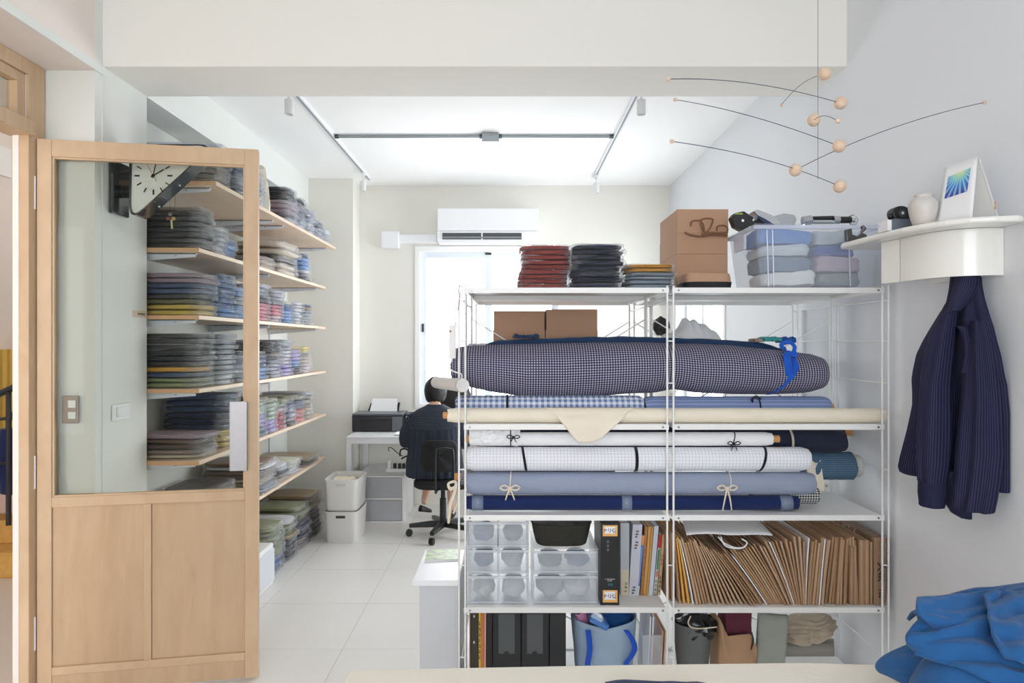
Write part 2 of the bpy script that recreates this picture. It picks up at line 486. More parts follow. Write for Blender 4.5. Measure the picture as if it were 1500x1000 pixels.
for a in ((-1.46, -1.40, 0.90, 2.70), (1.08, 1.14, 0.90, 2.70), (-1.40, 1.08, 0.90, 0.96), (-1.40, 1.08, 2.64, 2.70), (-0.19, -0.13, 0.96, 2.64)):
    fr.box(a[0], a[1], -2.68, -2.56, a[2], a[3])
win3 = struct('window_3', fr, REV)
MB().box(-1.40, -0.19, -2.63, -2.625, 0.96, 2.64).build('pane', GLASSW, win3)
MB().box(-0.13, 1.08, -2.63, -2.625, 0.96, 2.64).build('pane', GLASSW, win3)

# ------------------------------------------------------------------ door frame, transom, open door
XF = -2.08
f = MB()
f.box(XF - 0.030, XF + 0.012, 2.885, 2.985, 0, 2.762)           # hinge post
f.box(XF - 0.075, XF + 0.012, 1.70, 2.885, 2.70, 2.762)         # head
f.box(XF - 0.075, XF + 0.012, 1.62, 1.70, 0, 2.762)
dfr = struct('door_1', f, WOOD, bevel=0.003)
MB().box(XF - 0.085, XF + 0.035, 1.70, 2.90, 2.440, 2.500).build('transom_rail', WOOD, dfr, bevel=0.003)
t = MB()
t.box(XF - 0.045, XF, 2.834, 2.884, 2.502, 2.698); t.box(XF - 0.045, XF, 1.70, 2.834, 2.655, 2.698)
tf = t.build('transom_frame', WOOD, dfr, bevel=0.002)
MB().box(XF - 0.036, XF - 0.032, 1.70, 2.834, 2.50, 2.655).build('transom_glass', GLASSD, tf)
MB().box(XF + 0.0005, XF + 0.002, 2.8815, 2.8845, 2.502, 2.698).build('seal_strip', PAPERW, dfr)
MB().box(XF - 0.058, XF - 0.031, 2.885, 2.935, 0, 2.44).build('jamb_lining', plain('jamb_white', S(240, 232, 224), 0.6), dfr, bevel=0.002)

# the door leaf: local frame along u from the hinge
H0 = Vector((-2.062, 2.925, 0)); H1 = Vector((-1.161, 3.09, 0))
U = (H1 - H0).normalized(); NRM = Vector((-U.y, U.x, 0)); DW = (H1 - H0).length      # NRM points away from the camera
door = thing('glazed_door', 'open pale wooden door with a large clear pane above two wooden panels', 'door', H0)
def dbox(mb, u0, u1, z0, z1, d0=0.0, d1=0.038):
    c = H0 + U * ((u0 + u1) / 2) + NRM * ((d0 + d1) / 2) + Vector((0, 0, (z0 + z1) / 2))
    M = Matrix((U, NRM, Vector((0, 0, 1)))).transposed()
    return mb.obox(c, (u1 - u0, d1 - d0, z1 - z0), M)
DH = 2.437; ST = 0.058
def dpart(name, u0, u1, z0, z1, mat=WOOD, d0=0.0, d1=0.038, parent=None, bevel=0.0025):
    return dbox(MB(), u0, u1, z0, z1, d0, d1).build(name, mat, parent or door, bevel=bevel)
dpart('stile', 0, ST, 0.012, DH); dpart('stile', DW - ST, DW, 0.012, DH)
dpart('rail', ST, DW - ST, DH - 0.075, DH)
dpart('rail', ST, DW - ST, 0.828, 0.872)
dpart('rail', ST, DW - ST, 0.095, 0.130)
dpart('kick_board', ST, DW - ST, 0.012, 0.095, WOODP, 0.004, 0.034)
UM = 0.445
dpart('mullion', UM - 0.016, UM + 0.016, 0.130, 0.828)
dpart('door_panel', ST, UM - 0.016, 0.130, 0.828, WOODP, 0.010, 0.028)
dpart('door_panel', UM + 0.016, DW - ST, 0.130, 0.828, WOODP, 0.010, 0.028)
bead = MB()
for a in ((ST, ST + 0.008, 0.872, DH - 0.075), (DW - ST - 0.008, DW - ST, 0.872, DH - 0.075), (ST, DW - ST, 0.872, 0.880), (ST, DW - ST, DH - 0.083, DH - 0.075)):
    dbox(bead, a[0], a[1], a[2], a[3], 0.008, 0.030)
bead.build('glazing_bead', WOOD, door)
dpart('door_pane', ST + 0.001, DW - ST - 0.001, 0.873, DH - 0.076, GLASSD, 0.016, 0.021, bevel=0)
MET = plain('brushed_grey_metal', S(176, 174, 176), 0.38, metal=0.65, noise=0.05, nscale=40)
pl = dpart('push_plate', DW - 0.122, DW - 0.046, PZ(690, 3.06), PZ(588, 3.06), MET, -0.010, -0.0005, bevel=0.002)
dpart('plate_edge', DW - 0.052, DW - 0.044, PZ(690, 3.06), PZ(588, 3.06), MET, -0.028, -0.0101, parent=pl, bevel=0.001)
for zc in (2.20, 0.985, 0.285):
    hg = dbox(MB(), -0.022, -0.002, zc - 0.072, zc + 0.072, -0.006, -0.001).build('hinge', STEELW, door)
    for k in (-1, 0, 1):
        c = H0 + U * (-0.012) + NRM * (-0.006) + Vector((0, 0, zc + 0.05 * k))
        MB().cyl(c, c - NRM * 0.003, 0.004, n=8).build('screw', ZINC, hg)

# ------------------------------------------------------------------ what is seen of the hall beyond the door frame, plus unseen closing parts
HX = -3.9
w = MB(); w.box(HX - 0.1, HX, -2.7, 7.2, 0, 3.4); w.box(-3.9, -2.2, 6.3, 6.45, 0, 3.4)
struct('wall_hall', w, plain('hall_wall_paint', S(238, 228, 221), 0.9))
struct('trim_7', MB().box(-6.0, -2.36, 3.06, 7.2, 3.32, 3.45), CEIL)  # unseen hall ceiling, added to stop sky light leaking in
w = MB()
w.box(-4.0, -3.75, -2.7, -2.55, 0, 3.32); w.box(-2.45, -2.3, -2.7, -2.55, 0, 3.32); w.box(-3.75, -2.45, -2.7, -2.55, 0, 0.5); w.box(-3.75, -2.45, -2.7, -2.55, 2.9, 3.32)
struct('wall_hall_end', w, WALL_NEAR)  # unseen end wall added to dim the hall, opening sized for its light
struct('window_4', MB().box(HX, HX + 0.02, 4.93, 5.23, 2.83, 3.05), REV)
yel = plain('yellow_corrugated_metal', S(226, 190, 96), 0.55)
ycs = thing('corrugated_screen', 'yellow corrugated screen standing behind the stair railing in the hall', 'screen', (-3.86, 5.2, 0.0))
for k in range(22):
    y = 4.55 + k * 0.075
    MB().cyl((-3.84, y, 0.55), (-3.84, y, 1.50), 0.034, n=8).build('corrugation', yel, ycs)
MB().box(-3.895, -3.86, 4.5, 6.25, 0.0, 1.49).build('backing_sheet', yel, ycs)
gold = plain('ochre_stone', S(214, 168, 92), 0.85, noise=0.18, nscale=25, bump=0.4, bscale=50)
stp = thing('stone_step', 'ochre stone stair block beside the dark railing in the hall', 'stair', (-3.5, 4.7, 0))
MB().box(-3.82, -3.05, 4.42, 5.2, 0, 0.17).build('tread', gold, stp, bevel=0.01)
MB().box(-3.82, -3.05, 4.62, 5.2, 0.17, 0.33).build('tread', gold, stp, bevel=0.01)
MB().box(-3.82, -3.05, 4.80, 5.2, 0.33, 0.47).build('tread', plain('pink_stone', S(214, 190, 180), 0.8), stp, bevel=0.01)
rail = thing('stair_railing', 'dark metal stair railing seen past the door frame', 'railing', (-3.33, 4.5, 0.0))
IRON = plain('dark_iron', S(52, 54, 58), 0.5, metal=0.3)
MB().cyl((-3.36, 4.5, 0.33), (-3.36, 4.5, 1.22), 0.016, n=10).build('post', IRON, rail)
MB().cyl((-3.30, 4.62, 0.33), (-3.30, 4.62, 0.95), 0.010, n=8).build('post', IRON, rail)
MB().cyl((-3.75, 4.2, 0.98), (-3.10, 4.75, 1.42), 0.022, n=10).build('handrail', IRON, rail)
for z in (0.72, 1.02): MB().cyl((-3.62, 4.5, z), (-3.10, 4.52, z + 0.05), 0.011, n=8).build('crossbar', IRON, rail)
bb = MB().grid(lambda u, v: Vector((-3.45 + 0.16 * math.cos(2 * math.pi * u) * (0.75 + 0.3 * math.sin(math.pi * v)), 4.72 + 0.10 * math.sin(2 * math.pi * u) * (0.8 + 0.25 * math.sin(math.pi * v)), 0.50 + 0.45 * v)), 16, 8, True, cap=True)
bgo = thing('hall_bag', 'dark blue bag hanging behind the stair railing', 'bag', (-3.45, 4.72, 0.5))
bb.build('bag_body', fabric('hall_bag_blue', S(28, 40, 92)), bgo, smooth=True)
MB().tube([(-3.52, 4.72, 0.93), (-3.50, 4.72, 1.05), (-3.45, 4.72, 1.09), (-3.40, 4.72, 1.05), (-3.38, 4.72, 0.93)], 0.008).build('strap', BLACKP, bgo)
# ------------------------------------------------------------------ bagged, folded garments (shared meshes, one thing each)
def superring(a, n, e=4.0):
    c, s = math.cos(a), math.sin(a)
    return (abs(c) ** (2 / e) * (1 if c >= 0 else -1) * 0.5, abs(s) ** (2 / e) * (1 if s >= 0 else -1) * 0.5)
def make_garment(seed, lobes=2):
    r = random.Random(seed); n = 32
    levels = 4 * lobes
    vs = []; fs = []
    for j in range(levels + 1):
        t = j / levels
        ins = 0.028 * abs(math.cos(math.pi * lobes * t)) ** 2 + (0.03 if j in (0, levels) else 0)
        for k in range(n):
            x, y = superring(2 * math.pi * k / n, n, 5)
            q = 1 - 2 * ins + 0.035 * fb((x * 3, y * 3, t * 2.5), 1.0, seed)
            z = 0.10 + 0.78 * t + 0.10 * fb((x * 3, y * 3, t), 1.2, seed + 9)
            vs.append((x * q, y * q, z))
    for j in range(levels):
        for k in range(n):
            fs.append((j * n + k, j * n + (k + 1) % n, (j + 1) * n + (k + 1) % n, (j + 1) * n + k))
    # gently domed lids
    for base, z0, sgn in ((0, 0.10, -1), (levels * n, 0.88, 1)):
        prev = [base + k for k in range(n)]
        for s_ in (0.75, 0.4):
            cur = []
            for k in range(n):
                x, y = vs[base + k][0] * s_, vs[base + k][1] * s_
                vs.append((x, y, z0 + sgn * (0.03 if s_ > .5 else 0.04) + 0.05 * fb((x * 4, y * 4, z0), 1.0, seed + 3)))
                cur.append(len(vs) - 1)
            for k in range(n):
                f = (prev[k], prev[(k + 1) % n], cur[(k + 1) % n], cur[k])
                fs.append(f if sgn > 0 else f[::-1])
            prev = cur
        fs.append(tuple(prev) if sgn > 0 else tuple(prev[::-1]))
    me = bpy.data.meshes.new('garment'); me.from_pydata(vs, [], fs); me.update()
    me.polygons.foreach_set('use_smooth', [True] * len(me.polygons))
    me.materials.append(None)
    return me
def make_bag(seed):
    n = 44; lev = 6; vs = []; fs = []
    for j in range(lev + 1):
        t = j / lev
        bulge = math.sin(math.pi * min(max(t, .06), .94)) ** 0.35
        for k in range(n):
            x, y = superring(2 * math.pi * k / n, n, 7)
            q = (0.98 + 0.05 * bulge) + 0.075 * fb((x * 7, y * 7, t * 4), 1.6, seed)
            if x > 0.42: q += 0.06 * abs(fb((y * 9, t * 5, 2), 1.8, seed + 4))
            z = min(0.985, max(0.015, t + 0.26 * fb((x * 5, y * 6, t * 3), 1.5, seed + 6)))
            vs.append((x * q * 1.02, y * q, z))
    for j in range(lev):
        for k in range(n):
            fs.append((j * n + k, j * n + (k + 1) % n, (j + 1) * n + (k + 1) % n, (j + 1) * n + k))
    base = lev * n; prev = [base + k for k in range(n)]
    for s_ in (0.8, 0.5):
        cur = []
        for k in range(n):
            x, y = vs[base + k][0] * s_, vs[base + k][1] * s_
            vs.append((x, y, min(1.0, 0.96 + 0.10 * fb((x * 6, y * 6, 1), 1.2, seed + 2)))); cur.append(len(vs) - 1)
        for k in range(n): fs.append((prev[k], prev[(k + 1) % n], cur[(k + 1) % n], cur[k]))
        prev = cur
    fs.append(tuple(prev))
    me = bpy.data.meshes.new('clear_bag'); me.from_pydata(vs, [], fs); me.update()
    me.materials.append(FILMB); me.materials.append(FILM2)
    for p_ in me.polygons:
        if p_.center.x > 0.36 + 0.10 * fb((p_.center.y * 8, p_.center.z * 6, seed), 1.3): p_.material_index = 1
    return me
FILM2 = film('gathered_bag_film', (0.97, 0.98, 1.0, 1), base=0.10, rough=0.06, bump=1.0, haze=0.09, mapv=(26, 16, 3.0))
FILMB = film('bag_film', base=0.03, rough=0.06, bump=1.0, mapv=(9, 7, 1.5))
GARM = [make_garment(11, 2), make_garment(12, 2), make_garment(13, 3), make_garment(14, 1)]
BAGS = [make_bag(21), make_bag(22), make_bag(23), make_bag(24)]
def packet(c, size, mat, label, group, cat='clothes', rot=0.0, tiltx=0.0, tilty=0.0, bag=True, name='bagged_garment', variant=None, flip=False):
    """c: centre of the base; size (x, y, thickness)"""
    v = rnd.randrange(4) if variant is None else variant
    e = bpy.data.objects.new(name if bag else 'folded_cloth', None); COL.objects.link(e)
    e.empty_display_size = 0.03
    e.location = c; e.rotation_euler = (tiltx, tilty, rot)
    tag(e, label, cat, group)
    g = bpy.data.objects.new('folded_garment', GARM[v]); COL.objects.link(g); g.parent = e; g.scale = size
    g.material_slots[0].link = 'OBJECT'; g.material_slots[0].material = mat
    if rnd.random() < 0.5: g.scale.x *= -1 if False else 1
    if bag:
        b = bpy.data.objects.new('clear_bag', BAGS[(v + rnd.randrange(4)) % 4]); COL.objects.link(b); b.parent = e; b.scale = size
    return e
FAB = {}
COLS = {
    'dark grey': (62, 62, 62), 'charcoal': (50, 52, 58), 'black': (26, 27, 31), 'grey': (128, 130, 136), 'pale grey': (190, 192, 198),
    'white': (232, 232, 232), 'cream': (226, 219, 200), 'beige': (204, 190, 170), 'light blue': (122, 170, 218), 'blue': (72, 112, 168),
    'steel blue': (84, 122, 166), 'slate blue': (72, 90, 126), 'navy': (36, 46, 78), 'mauve': (158, 136, 148), 'olive': (116, 112, 72),
    'sage green': (146, 152, 112), 'yellow': (212, 188, 96), 'mustard': (206, 156, 58), 'pink': (222, 128, 142), 'pale pink': (234, 204, 208),
    'lilac': (190, 174, 224), 'red': (196, 44, 70), 'brown': (98, 74, 66), 'taupe': (150, 134, 122), 'coral': (222, 104, 84),
    'rust red': (156, 72, 66), 'blue grey': (150, 162, 172), 'pale green': (190, 204, 182), 'dark brown': (58, 46, 42), 'teal': (86, 130, 136),
    'denim blue': (48, 70, 104), 'ink navy': (46, 52, 68), 'silver grey': (170, 174, 182), 'bright yellow': (226, 208, 70), 'khaki': (168, 146, 104),
    'bronze': (134, 106, 80)}
def cmat(cn):
    if cn not in FAB: FAB[cn] = fabric('cloth_' + cn.replace(' ', '_'), S(*[min(246, c * 1.06 + 10) for c in COLS[cn]]))
    return FAB[cn]
def stack(cx, cy, z, sx, sy, layers, place, th=0.027, front='x', jit=0.012, lean=0.0, bag=True, item='garment', group=None, rotj=0.05):
    """layers from the bottom: (colour, count). front 'x': long side to the aisle, 'y': towards the camera"""
    flat = [c for c, n in layers for _ in range(n)]
    N_ = len(flat); zz = z + 0.002
    for i, cn in enumerate(flat):
        t = th * rnd.uniform(0.9, 1.1)
        if front == 'y': size = (sx * rnd.uniform(.95, 1.0), sy, t * 0.97)
        else: size = (sx * rnd.uniform(.94, 1.03), sy * rnd.uniform(.95, 1.0), t * 0.97)
        k = N_ - 1 - i
        w = ('bagged ' if bag else 'folded ')
        pos = ORD[k] if N_ > 1 else 'alone'
        if k == N_ - 1 and N_ > 2: pos = 'bottommost'
        lab = f"{cn} {w}{item}, {pos}, {place}"
        packet((cx + rnd.uniform(-jit, jit) + lean * i, cy + rnd.uniform(-jit, jit) * 0.6, zz), size, cmat(cn), lab,
               group or ('clothes in the ' + place), rot=rnd.uniform(-rotj, rotj) + (math.pi if rnd.random() < .3 and front == 'y' else 0), bag=bag)
        zz += t
    return zz

# ------------------------------------------------------------------ wall shelves on the left
SY0, SY1 = 3.44, 5.80
SHZ = [2.376, 2.035, 1.69, 1.312, 0.943, 0.570]
SHF = [-1.507, -1.595, -1.595, -1.595, -1.595, -1.595]
names_sh = ['top', 'second', 'third', 'fourth', 'fifth', 'lowest']
BRY = [3.50, 4.30, 4.70, 5.70]
for i, (z, xf) in enumerate(zip(SHZ, SHF)):
    sh = thing('wall_shelf', f'long pale plywood wall shelf in the left alcove, {"topmost" if i == 0 else names_sh[i] + (" one from the top" if i < 5 else " one, nearest the floor")}', 'shelf', (-1.82, 4.6, z - 0.02), group='plywood wall shelves')
    MB().box(XA + 0.001, xf, SY0, SY1 - 0.0, z - 0.021, z).build('board', SHELFW, sh, bevel=0.0015)
    MB().box(XA + 0.01, xf + 0.0012, SY0 - 0.0012, SY0, z - 0.021, z).build('edge_band', SHELFE, sh)
    for y in ([3.50, 4.42, 4.62, 5.70] if i == 0 else [3.50, 4.56, 5.66]):
        br = MB()
        x1 = xf - (0.045 if i else 0.06)
        zb = z - 0.0215
        br.prism([(XA + 0.002, y, zb), (x1, y, zb), (x1, y, zb - 0.018), (XA + 0.03, y, zb - 0.045), (XA + 0.002, y, zb - 0.045)], (0, 0.004, 0))
        br.box(XA + 0.002, x1, y, y + 0.022, zb - 0.003, zb)
        b_ = br.build('bracket', GREYB, sh)
        for xx in (0.3, 0.75):
            xq = XA + (x1 - XA) * xx
            MB().cyl((xq, y - 0.003, zb - 0.012), (xq, y, zb - 0.012), 0.0035, n=8).build('screw', ZINC, b_)
# slotted uprights the brackets hang on
for k, y in enumerate((3.50, 4.62, 5.70)):
    up = thing('wall_upright', f'grey slotted upright on the alcove wall, {["nearest the column", "between the two others", "farthest from the door"][k]}', 'bracket rail', (XA + 0.006, y, 0.3), group='slotted shelf uprights')
    MB().box(XA + 0.0005, XA + 0.012, y - 0.012, y + 0.012, 0.30, 2.5).build('rail', GREYB, up)

def yl(px, X=-1.6): return -X * FPX / (748.0 - px)       # depth of the shelf front at that pixel column
XW = 0.40
def lst(i, y0, y1, layers, place, th=0.027, xoff=0.0, xw=0.38, **k):
    """stack on wall shelf i between depths y0..y1"""
    zb = SHZ[i] if i < 6 else 0.0
    xf = (SHF[i] if i < 6 else -1.50) - 0.012 - xoff
    return stack(xf - xw / 2, (y0 + y1) / 2, zb, xw, (y1 - y0) * 0.90, layers, place, th=th, **k)
# top shelf
lst(0, 3.47, 3.70, [('taupe', 4), ('dark grey', 3), ('silver grey', 1)], 'near end of top wall shelf', xw=0.44)
lst(0, 3.71, 3.93, [('grey', 2), ('silver grey', 2), ('slate blue', 3)], 'second stack on top wall shelf', xw=0.42)
lst(0, 3.94, 4.17, [('pale grey', 2), ('steel blue', 3), ('silver grey', 2)], 'third stack on top wall shelf', xw=0.42)
tote = MB().grid(lambda u, v: Vector((-1.76 + 0.20 * math.cos(2 * math.pi * u) * (1.0 - 0.15 * v) * (1 + 0.08 * math.sin(9 * u * 2 + v * 4)), 4.33 + 0.085 * math.sin(2 * math.pi * u) * (1 - 0.45 * v) + 0.03 * v, 2.379 + 0.31 * v + 0.02 * math.sin(math.pi * 4 * u) * v)), 28, 10, True, cap=True)
tote.build('canvas_bag', fabric('cream_canvas', S(226, 222, 206)), smooth=True, label='cream canvas bag standing upright on the topmost wall shelf', cat='bag')
lst(0, 4.55, 4.80, [('silver grey', 1), ('charcoal', 1), ('mauve', 3), ('black', 3)], 'black stack on top wall shelf', th=0.029)
lst(0, 4.81, 5.04, [('silver grey', 3), ('grey', 3), ('black', 1)], 'fifth stack on top wall shelf', th=0.031)
lst(0, 5.05, 5.28, [('pale grey', 3), ('silver grey', 3)], 'sixth stack on top wall shelf', th=0.031)
lst(0, 5.29, 5.50, [('silver grey', 3), ('grey', 2)], 'seventh stack on top wall shelf', th=0.030)
lst(0, 5.51, 5.72, [('pale grey', 3), ('white', 1)], 'far end of top wall shelf', th=0.026)
# second shelf
lst(1, 3.47, 3.68, [('dark grey', 3), ('charcoal', 2), ('dark grey', 2), ('taupe', 1)], 'near end of second wall shelf')
lst(1, 3.69, 3.86, [('white', 2), ('pale grey', 3), ('white', 1)], 'white stack on second wall shelf', xoff=0.01)
lst(1, 3.87, 4.05, [('light blue', 3), ('blue', 1)], 'blue stack on second wall shelf', xoff=0.03, th=0.030)
lst(1, 4.70, 5.15, [('beige', 2), ('dark brown', 1), ('beige', 2)], 'wide beige pile on second wall shelf', th=0.046)
lst(1, 5.24, 5.44, [('grey', 2), ('white', 1), ('light blue', 3), ('denim blue', 1)], 'far stack on second wall shelf', th=0.03)
lst(1, 4.32, 4.62, [('beige', 2), ('taupe', 1)], 'low pile behind the door on second wall shelf')
# third shelf
lst(2, 3.47, 3.72, [('yellow', 2), ('olive', 1), ('dark grey', 1), ('slate blue', 2), ('mauve', 2)], 'near end of third wall shelf', th=0.028)
lst(2, 3.73, 3.97, [('light blue', 2), ('blue', 2), ('steel blue', 4), ('slate blue', 1)], 'second stack on third wall shelf', th=0.0275)
lst(2, 3.98, 4.20, [('light blue', 3), ('pale grey', 2), ('light blue', 2)], 'third stack on third wall shelf', th=0.028)
lst(2, 4.28, 4.52, [('pink', 5), ('charcoal', 2), ('silver grey', 3)], 'pink stack on third wall shelf', th=0.0235)
lst(2, 4.53, 4.80, [('pale pink', 2), ('pink', 3), ('grey', 2), ('silver grey', 2)], 'fifth stack on third wall shelf', th=0.025)
lst(2, 4.81, 5.02, [('light blue', 4), ('blue', 2), ('cream', 1)], 'sixth stack on third wall shelf', th=0.0235)
lst(2, 5.03, 5.24, [('white', 7)], 'white stack on third wall shelf', th=0.0235)
lst(2, 5.25, 5.48, [('silver grey', 3), ('blue grey', 2), ('khaki', 1), ('slate blue', 1)], 'far end of third wall shelf', th=0.0235)
# fourth shelf
lst(3, 3.47, 3.72, [('sage green', 2), ('slate blue', 1), ('mustard', 1), ('charcoal', 3), ('dark grey', 3)], 'near end of fourth wall shelf', xoff=0.02, th=0.028, xw=0.40)
lst(3, 3.73, 3.96, [('white', 2), ('pale grey', 3), ('silver grey', 5)], 'second stack on fourth wall shelf', th=0.0285)
lst(3, 3.97, 4.18, [('silver grey', 2), ('pale grey', 2), ('slate blue', 2), ('black', 1)], 'third stack on fourth wall shelf', th=0.0275)
lst(3, 4.26, 4.46, [('light blue', 3), ('blue', 3), ('brown', 1)], 'fourth stack on fourth wall shelf', th=0.0255)
lst(3, 4.48, 4.74, [('pale grey', 3), ('silver grey', 2), ('dark brown', 1), ('taupe', 1), ('black', 3)], 'black-topped stack on fourth wall shelf', th=0.0255)
lst(3, 4.76, 4.98, [('lilac', 3), ('pale pink', 2), ('white', 2), ('silver grey', 3)], 'lilac stack on fourth wall shelf', th=0.0265)
lst(3, 5.00, 5.20, [('charcoal', 2), ('light blue', 2), ('lilac', 3), ('mustard', 1)], 'sixth stack on fourth wall shelf', th=0.0265)
lst(3, 5.22, 5.46, [('pale pink', 3), ('beige', 2), ('grey', 1), ('bright yellow', 2)], 'far end of fourth wall shelf', th=0.0265)
# fifth shelf
lst(4, 3.47, 3.72, [('beige', 1), ('taupe', 1), ('brown', 2), ('mauve', 1)], 'near end of fifth wall shelf', th=0.026)
lst(4, 3.84, 4.12, [('yellow', 3), ('navy', 3), ('denim blue', 2), ('slate blue', 1)], 'yellow and navy stack on fifth wall shelf', th=0.034, xoff=0.03)
lst(4, 4.26, 4.46, [('teal', 2), ('lilac', 3), ('pale green', 3), ('olive', 1)], 'fourth stack on fifth wall shelf', th=0.028)
lst(4, 4.47, 4.66, [('lilac', 3), ('pale green', 4), ('sage green', 1)], 'fifth stack on fifth wall shelf', th=0.029)
lst(4, 4.67, 4.84, [('red', 4), ('pale pink', 1), ('pale green', 1), ('sage green', 1)], 'red stack on fifth wall shelf', th=0.030)
lst(4, 4.85, 5.05, [('dark brown', 1), ('silver grey', 3), ('denim blue', 2), ('olive', 1)], 'seventh stack on fifth wall shelf', th=0.031)
lst(4, 5.06, 5.28, [('coral', 3), ('slate blue', 2), ('sage green', 1)], 'coral stack on fifth wall shelf', th=0.034)
lst(4, 5.29, 5.48, [('beige', 3), ('taupe', 3), ('pale grey', 1)], 'far end of fifth wall shelf', th=0.031)
# lowest shelf
lst(5, 4.30, 4.66, [('silver grey', 2), ('beige', 2), ('taupe', 2), ('white', 1), ('bronze', 1)], 'third stack on lowest wall shelf', th=0.026)
lst(5, 4.67, 4.90, [('beige', 2), ('charcoal', 1), ('white', 2)], 'fourth stack on lowest wall shelf', th=0.026)
lst(5, 4.91, 5.20, [('white', 2), ('cream', 2)], 'cream stack on lowest wall shelf', th=0.026)
lst(5, 5.25, 5.70, [('bronze', 1), ('olive', 1), ('khaki', 1)], 'far end of lowest wall shelf', th=0.022, xw=0.46)
lst(5, 3.80, 4.20, [('brown', 2), ('taupe', 2), ('dark brown', 1)], 'brown stack on lowest wall shelf', th=0.028, xoff=0.1, xw=0.30)
lst(5, 3.50, 3.78, [('steel blue', 1), ('slate blue', 1)], 'near end of lowest wall shelf', th=0.03, xoff=0.06)
# floor piles under the shelves
lst(6, 4.42, 4.72, [('denim blue', 1), ('blue', 2), ('sage green', 6)], 'green floor stack under wall shelves', th=0.036, xoff=0.06, xw=0.40)
lst(6, 4.74, 4.98, [('black', 4), ('khaki', 1), ('sage green', 2), ('white', 1)], 'second floor stack under wall shelves', th=0.036, xoff=0.06)
lst(6, 5.00, 5.28, [('taupe', 2), ('navy', 4), ('sage green', 3)], 'navy floor stack under wall shelves', th=0.037, xoff=0.06)
lst(6, 5.32, 5.66, [('black', 4), ('brown', 2), ('khaki', 3)], 'far floor stack under wall shelves', th=0.038, xoff=0.06)

# white drawer box on the floor by the door edge
db = thing('storage_drawer', 'low white plastic drawer box on the floor beyond the door edge', 'drawer box', (-1.72, 4.2, 0))
FROST = plain('frosted_plastic', S(226, 230, 236), 0.35, alpha=0.9)
MB().box(-1.95, -1.53, 4.04, 4.34, 0, 0.263).build('case', WHITEP, db, bevel=0.008)
MB().box(-1.529, -1.515, 4.06, 4.32, 0.03, 0.235).build('drawer_front', FROST, db, bevel=0.006)
# white tray on the lowest shelf near end
tr = thing('white_tray', 'white metal tray at the near end of the lowest wall shelf', 'tray', (-1.85, 3.46, 0.572))
MB().box(-2.02, -1.70, 3.45, 3.497, 0.572, 0.655).build('tray_body', STEELW, tr, bevel=0.012)
tg = MB().box(-1.68, -1.62, 3.47, 3.495, 0.572, 0.665).build('white_card_holder', WHITEP, bevel=0.003, label='small white plastic holder beside the tray on lowest wall shelf', cat='holder')

# ------------------------------------------------------------------ clock, switches, tag on the column
clk = thing('wall_clock', 'double-sided rounded triangular clock with dark glossy rim on the white column', 'clock', (XL, 3.17, PZ(275, 3.17)))
CY = 3.14
def cp(px, py, y=CY): return P(px, py, y)
def rounded(pts, r, n=5):
    out = []
    m = len(pts)
    for i in range(m):
        a, b, c = Vector(pts[i - 1]), Vector(pts[i]), Vector(pts[(i + 1) % m])
        d1 = (a - b).normalized(); d2 = (c - b).normalized()
        rr = min(r, (a - b).length * .45, (c - b).length * .45)
        for k in range(n + 1):
            t = k / n
            p0 = b + d1 * rr; p2 = b + d2 * rr
            out.append(p0 * (1 - t) ** 2 + b * 2 * t * (1 - t) + p2 * t * t)
    return out
tri = [cp(189, 211), cp(189, 326), cp(316, 211)]
outer = rounded([tuple(p) for p in tri], 0.085)
cen = cp(224, 257)
rimmat = plain('glossy_dark_rim', S(44, 50, 54), 0.12, spec=0.8, coat=0.6)
ring = MB(); N_ = len(outer)
inner = [Vector(p) + (Vector(cp(228, 248)) - Vector(p)).normalized() * 0.012 for p in outer]
D = Vector((0, 0.10, 0))
vs = [p for p in outer] + [p + D for p in outer] + [p for p in inner] + [p + D for p in inner]
fs = []
for k in range(N_):
    q = (k + 1) % N_
    fs += [(k, q, N_ + q, N_ + k), (k, 2 * N_ + k, 2 * N_ + q, q), (N_ + k, N_ + q, 3 * N_ + q, 3 * N_ + k), (2 * N_ + k, 3 * N_ + k, 3 * N_ + q, 2 * N_ + q)]
ring.add(vs, fs).build('rim', rimmat, clk, smooth=True, angle=50)
face = MB().prism([p + Vector((0, 0.006, 0)) for p in inner], (0, 0.088, 0)).build('clock_face', plain('clock_face_white', S(232, 236, 232), 0.3), clk)
tk = MB()
for k in range(12):
    a = 2 * math.pi * k / 12
    d = Vector((math.sin(a), 0, math.cos(a)))
    if k in (0, 1, 2, 3, 4, 5, 6, 7, 8, 9, 10, 11):
        M = Matrix.Rotation(a, 3, 'Y')
        tk.obox(cen + d * 0.077 + Vector((0, 0.004, 0)), (0.007 if k % 3 == 0 else 0.005, 0.002, 0.024), M)
tk.build('hour_marks', BLACKP, clk)
def hand(ang, ln, w, nm, m, back=0.012):
    M = Matrix.Rotation(ang, 3, 'Y'); d = Vector((math.sin(ang), 0, math.cos(ang)))
    MB().obox(cen + d * (ln - back) / 2 + Vector((0, 0.001, 0)), (w, 0.0015, ln + back), M).build(nm, m, clk)
hand(math.radians(60), 0.058, 0.005, 'hour_hand', BLACKP)
hand(math.radians(13), 0.078, 0.004, 'minute_hand', BLACKP)
hand(math.radians(-28), 0.085, 0.0015, 'second_hand', plain('red_hand', S(200, 70, 60), 0.5), back=0.03)
MB().cyl(cen + Vector((0, -0.002, 0)), cen + Vector((0, 0.004, 0)), 0.007, n=10).build('hub', BLACKP, clk)
mp_ = MB(); mp_.box(XL + 0.0005, XL + 0.022, 3.10, 3.24, PZ(316, 3.17), PZ(238, 3.17)); mp_.build('mounting_plate', rimmat, clk, bevel=0.008)
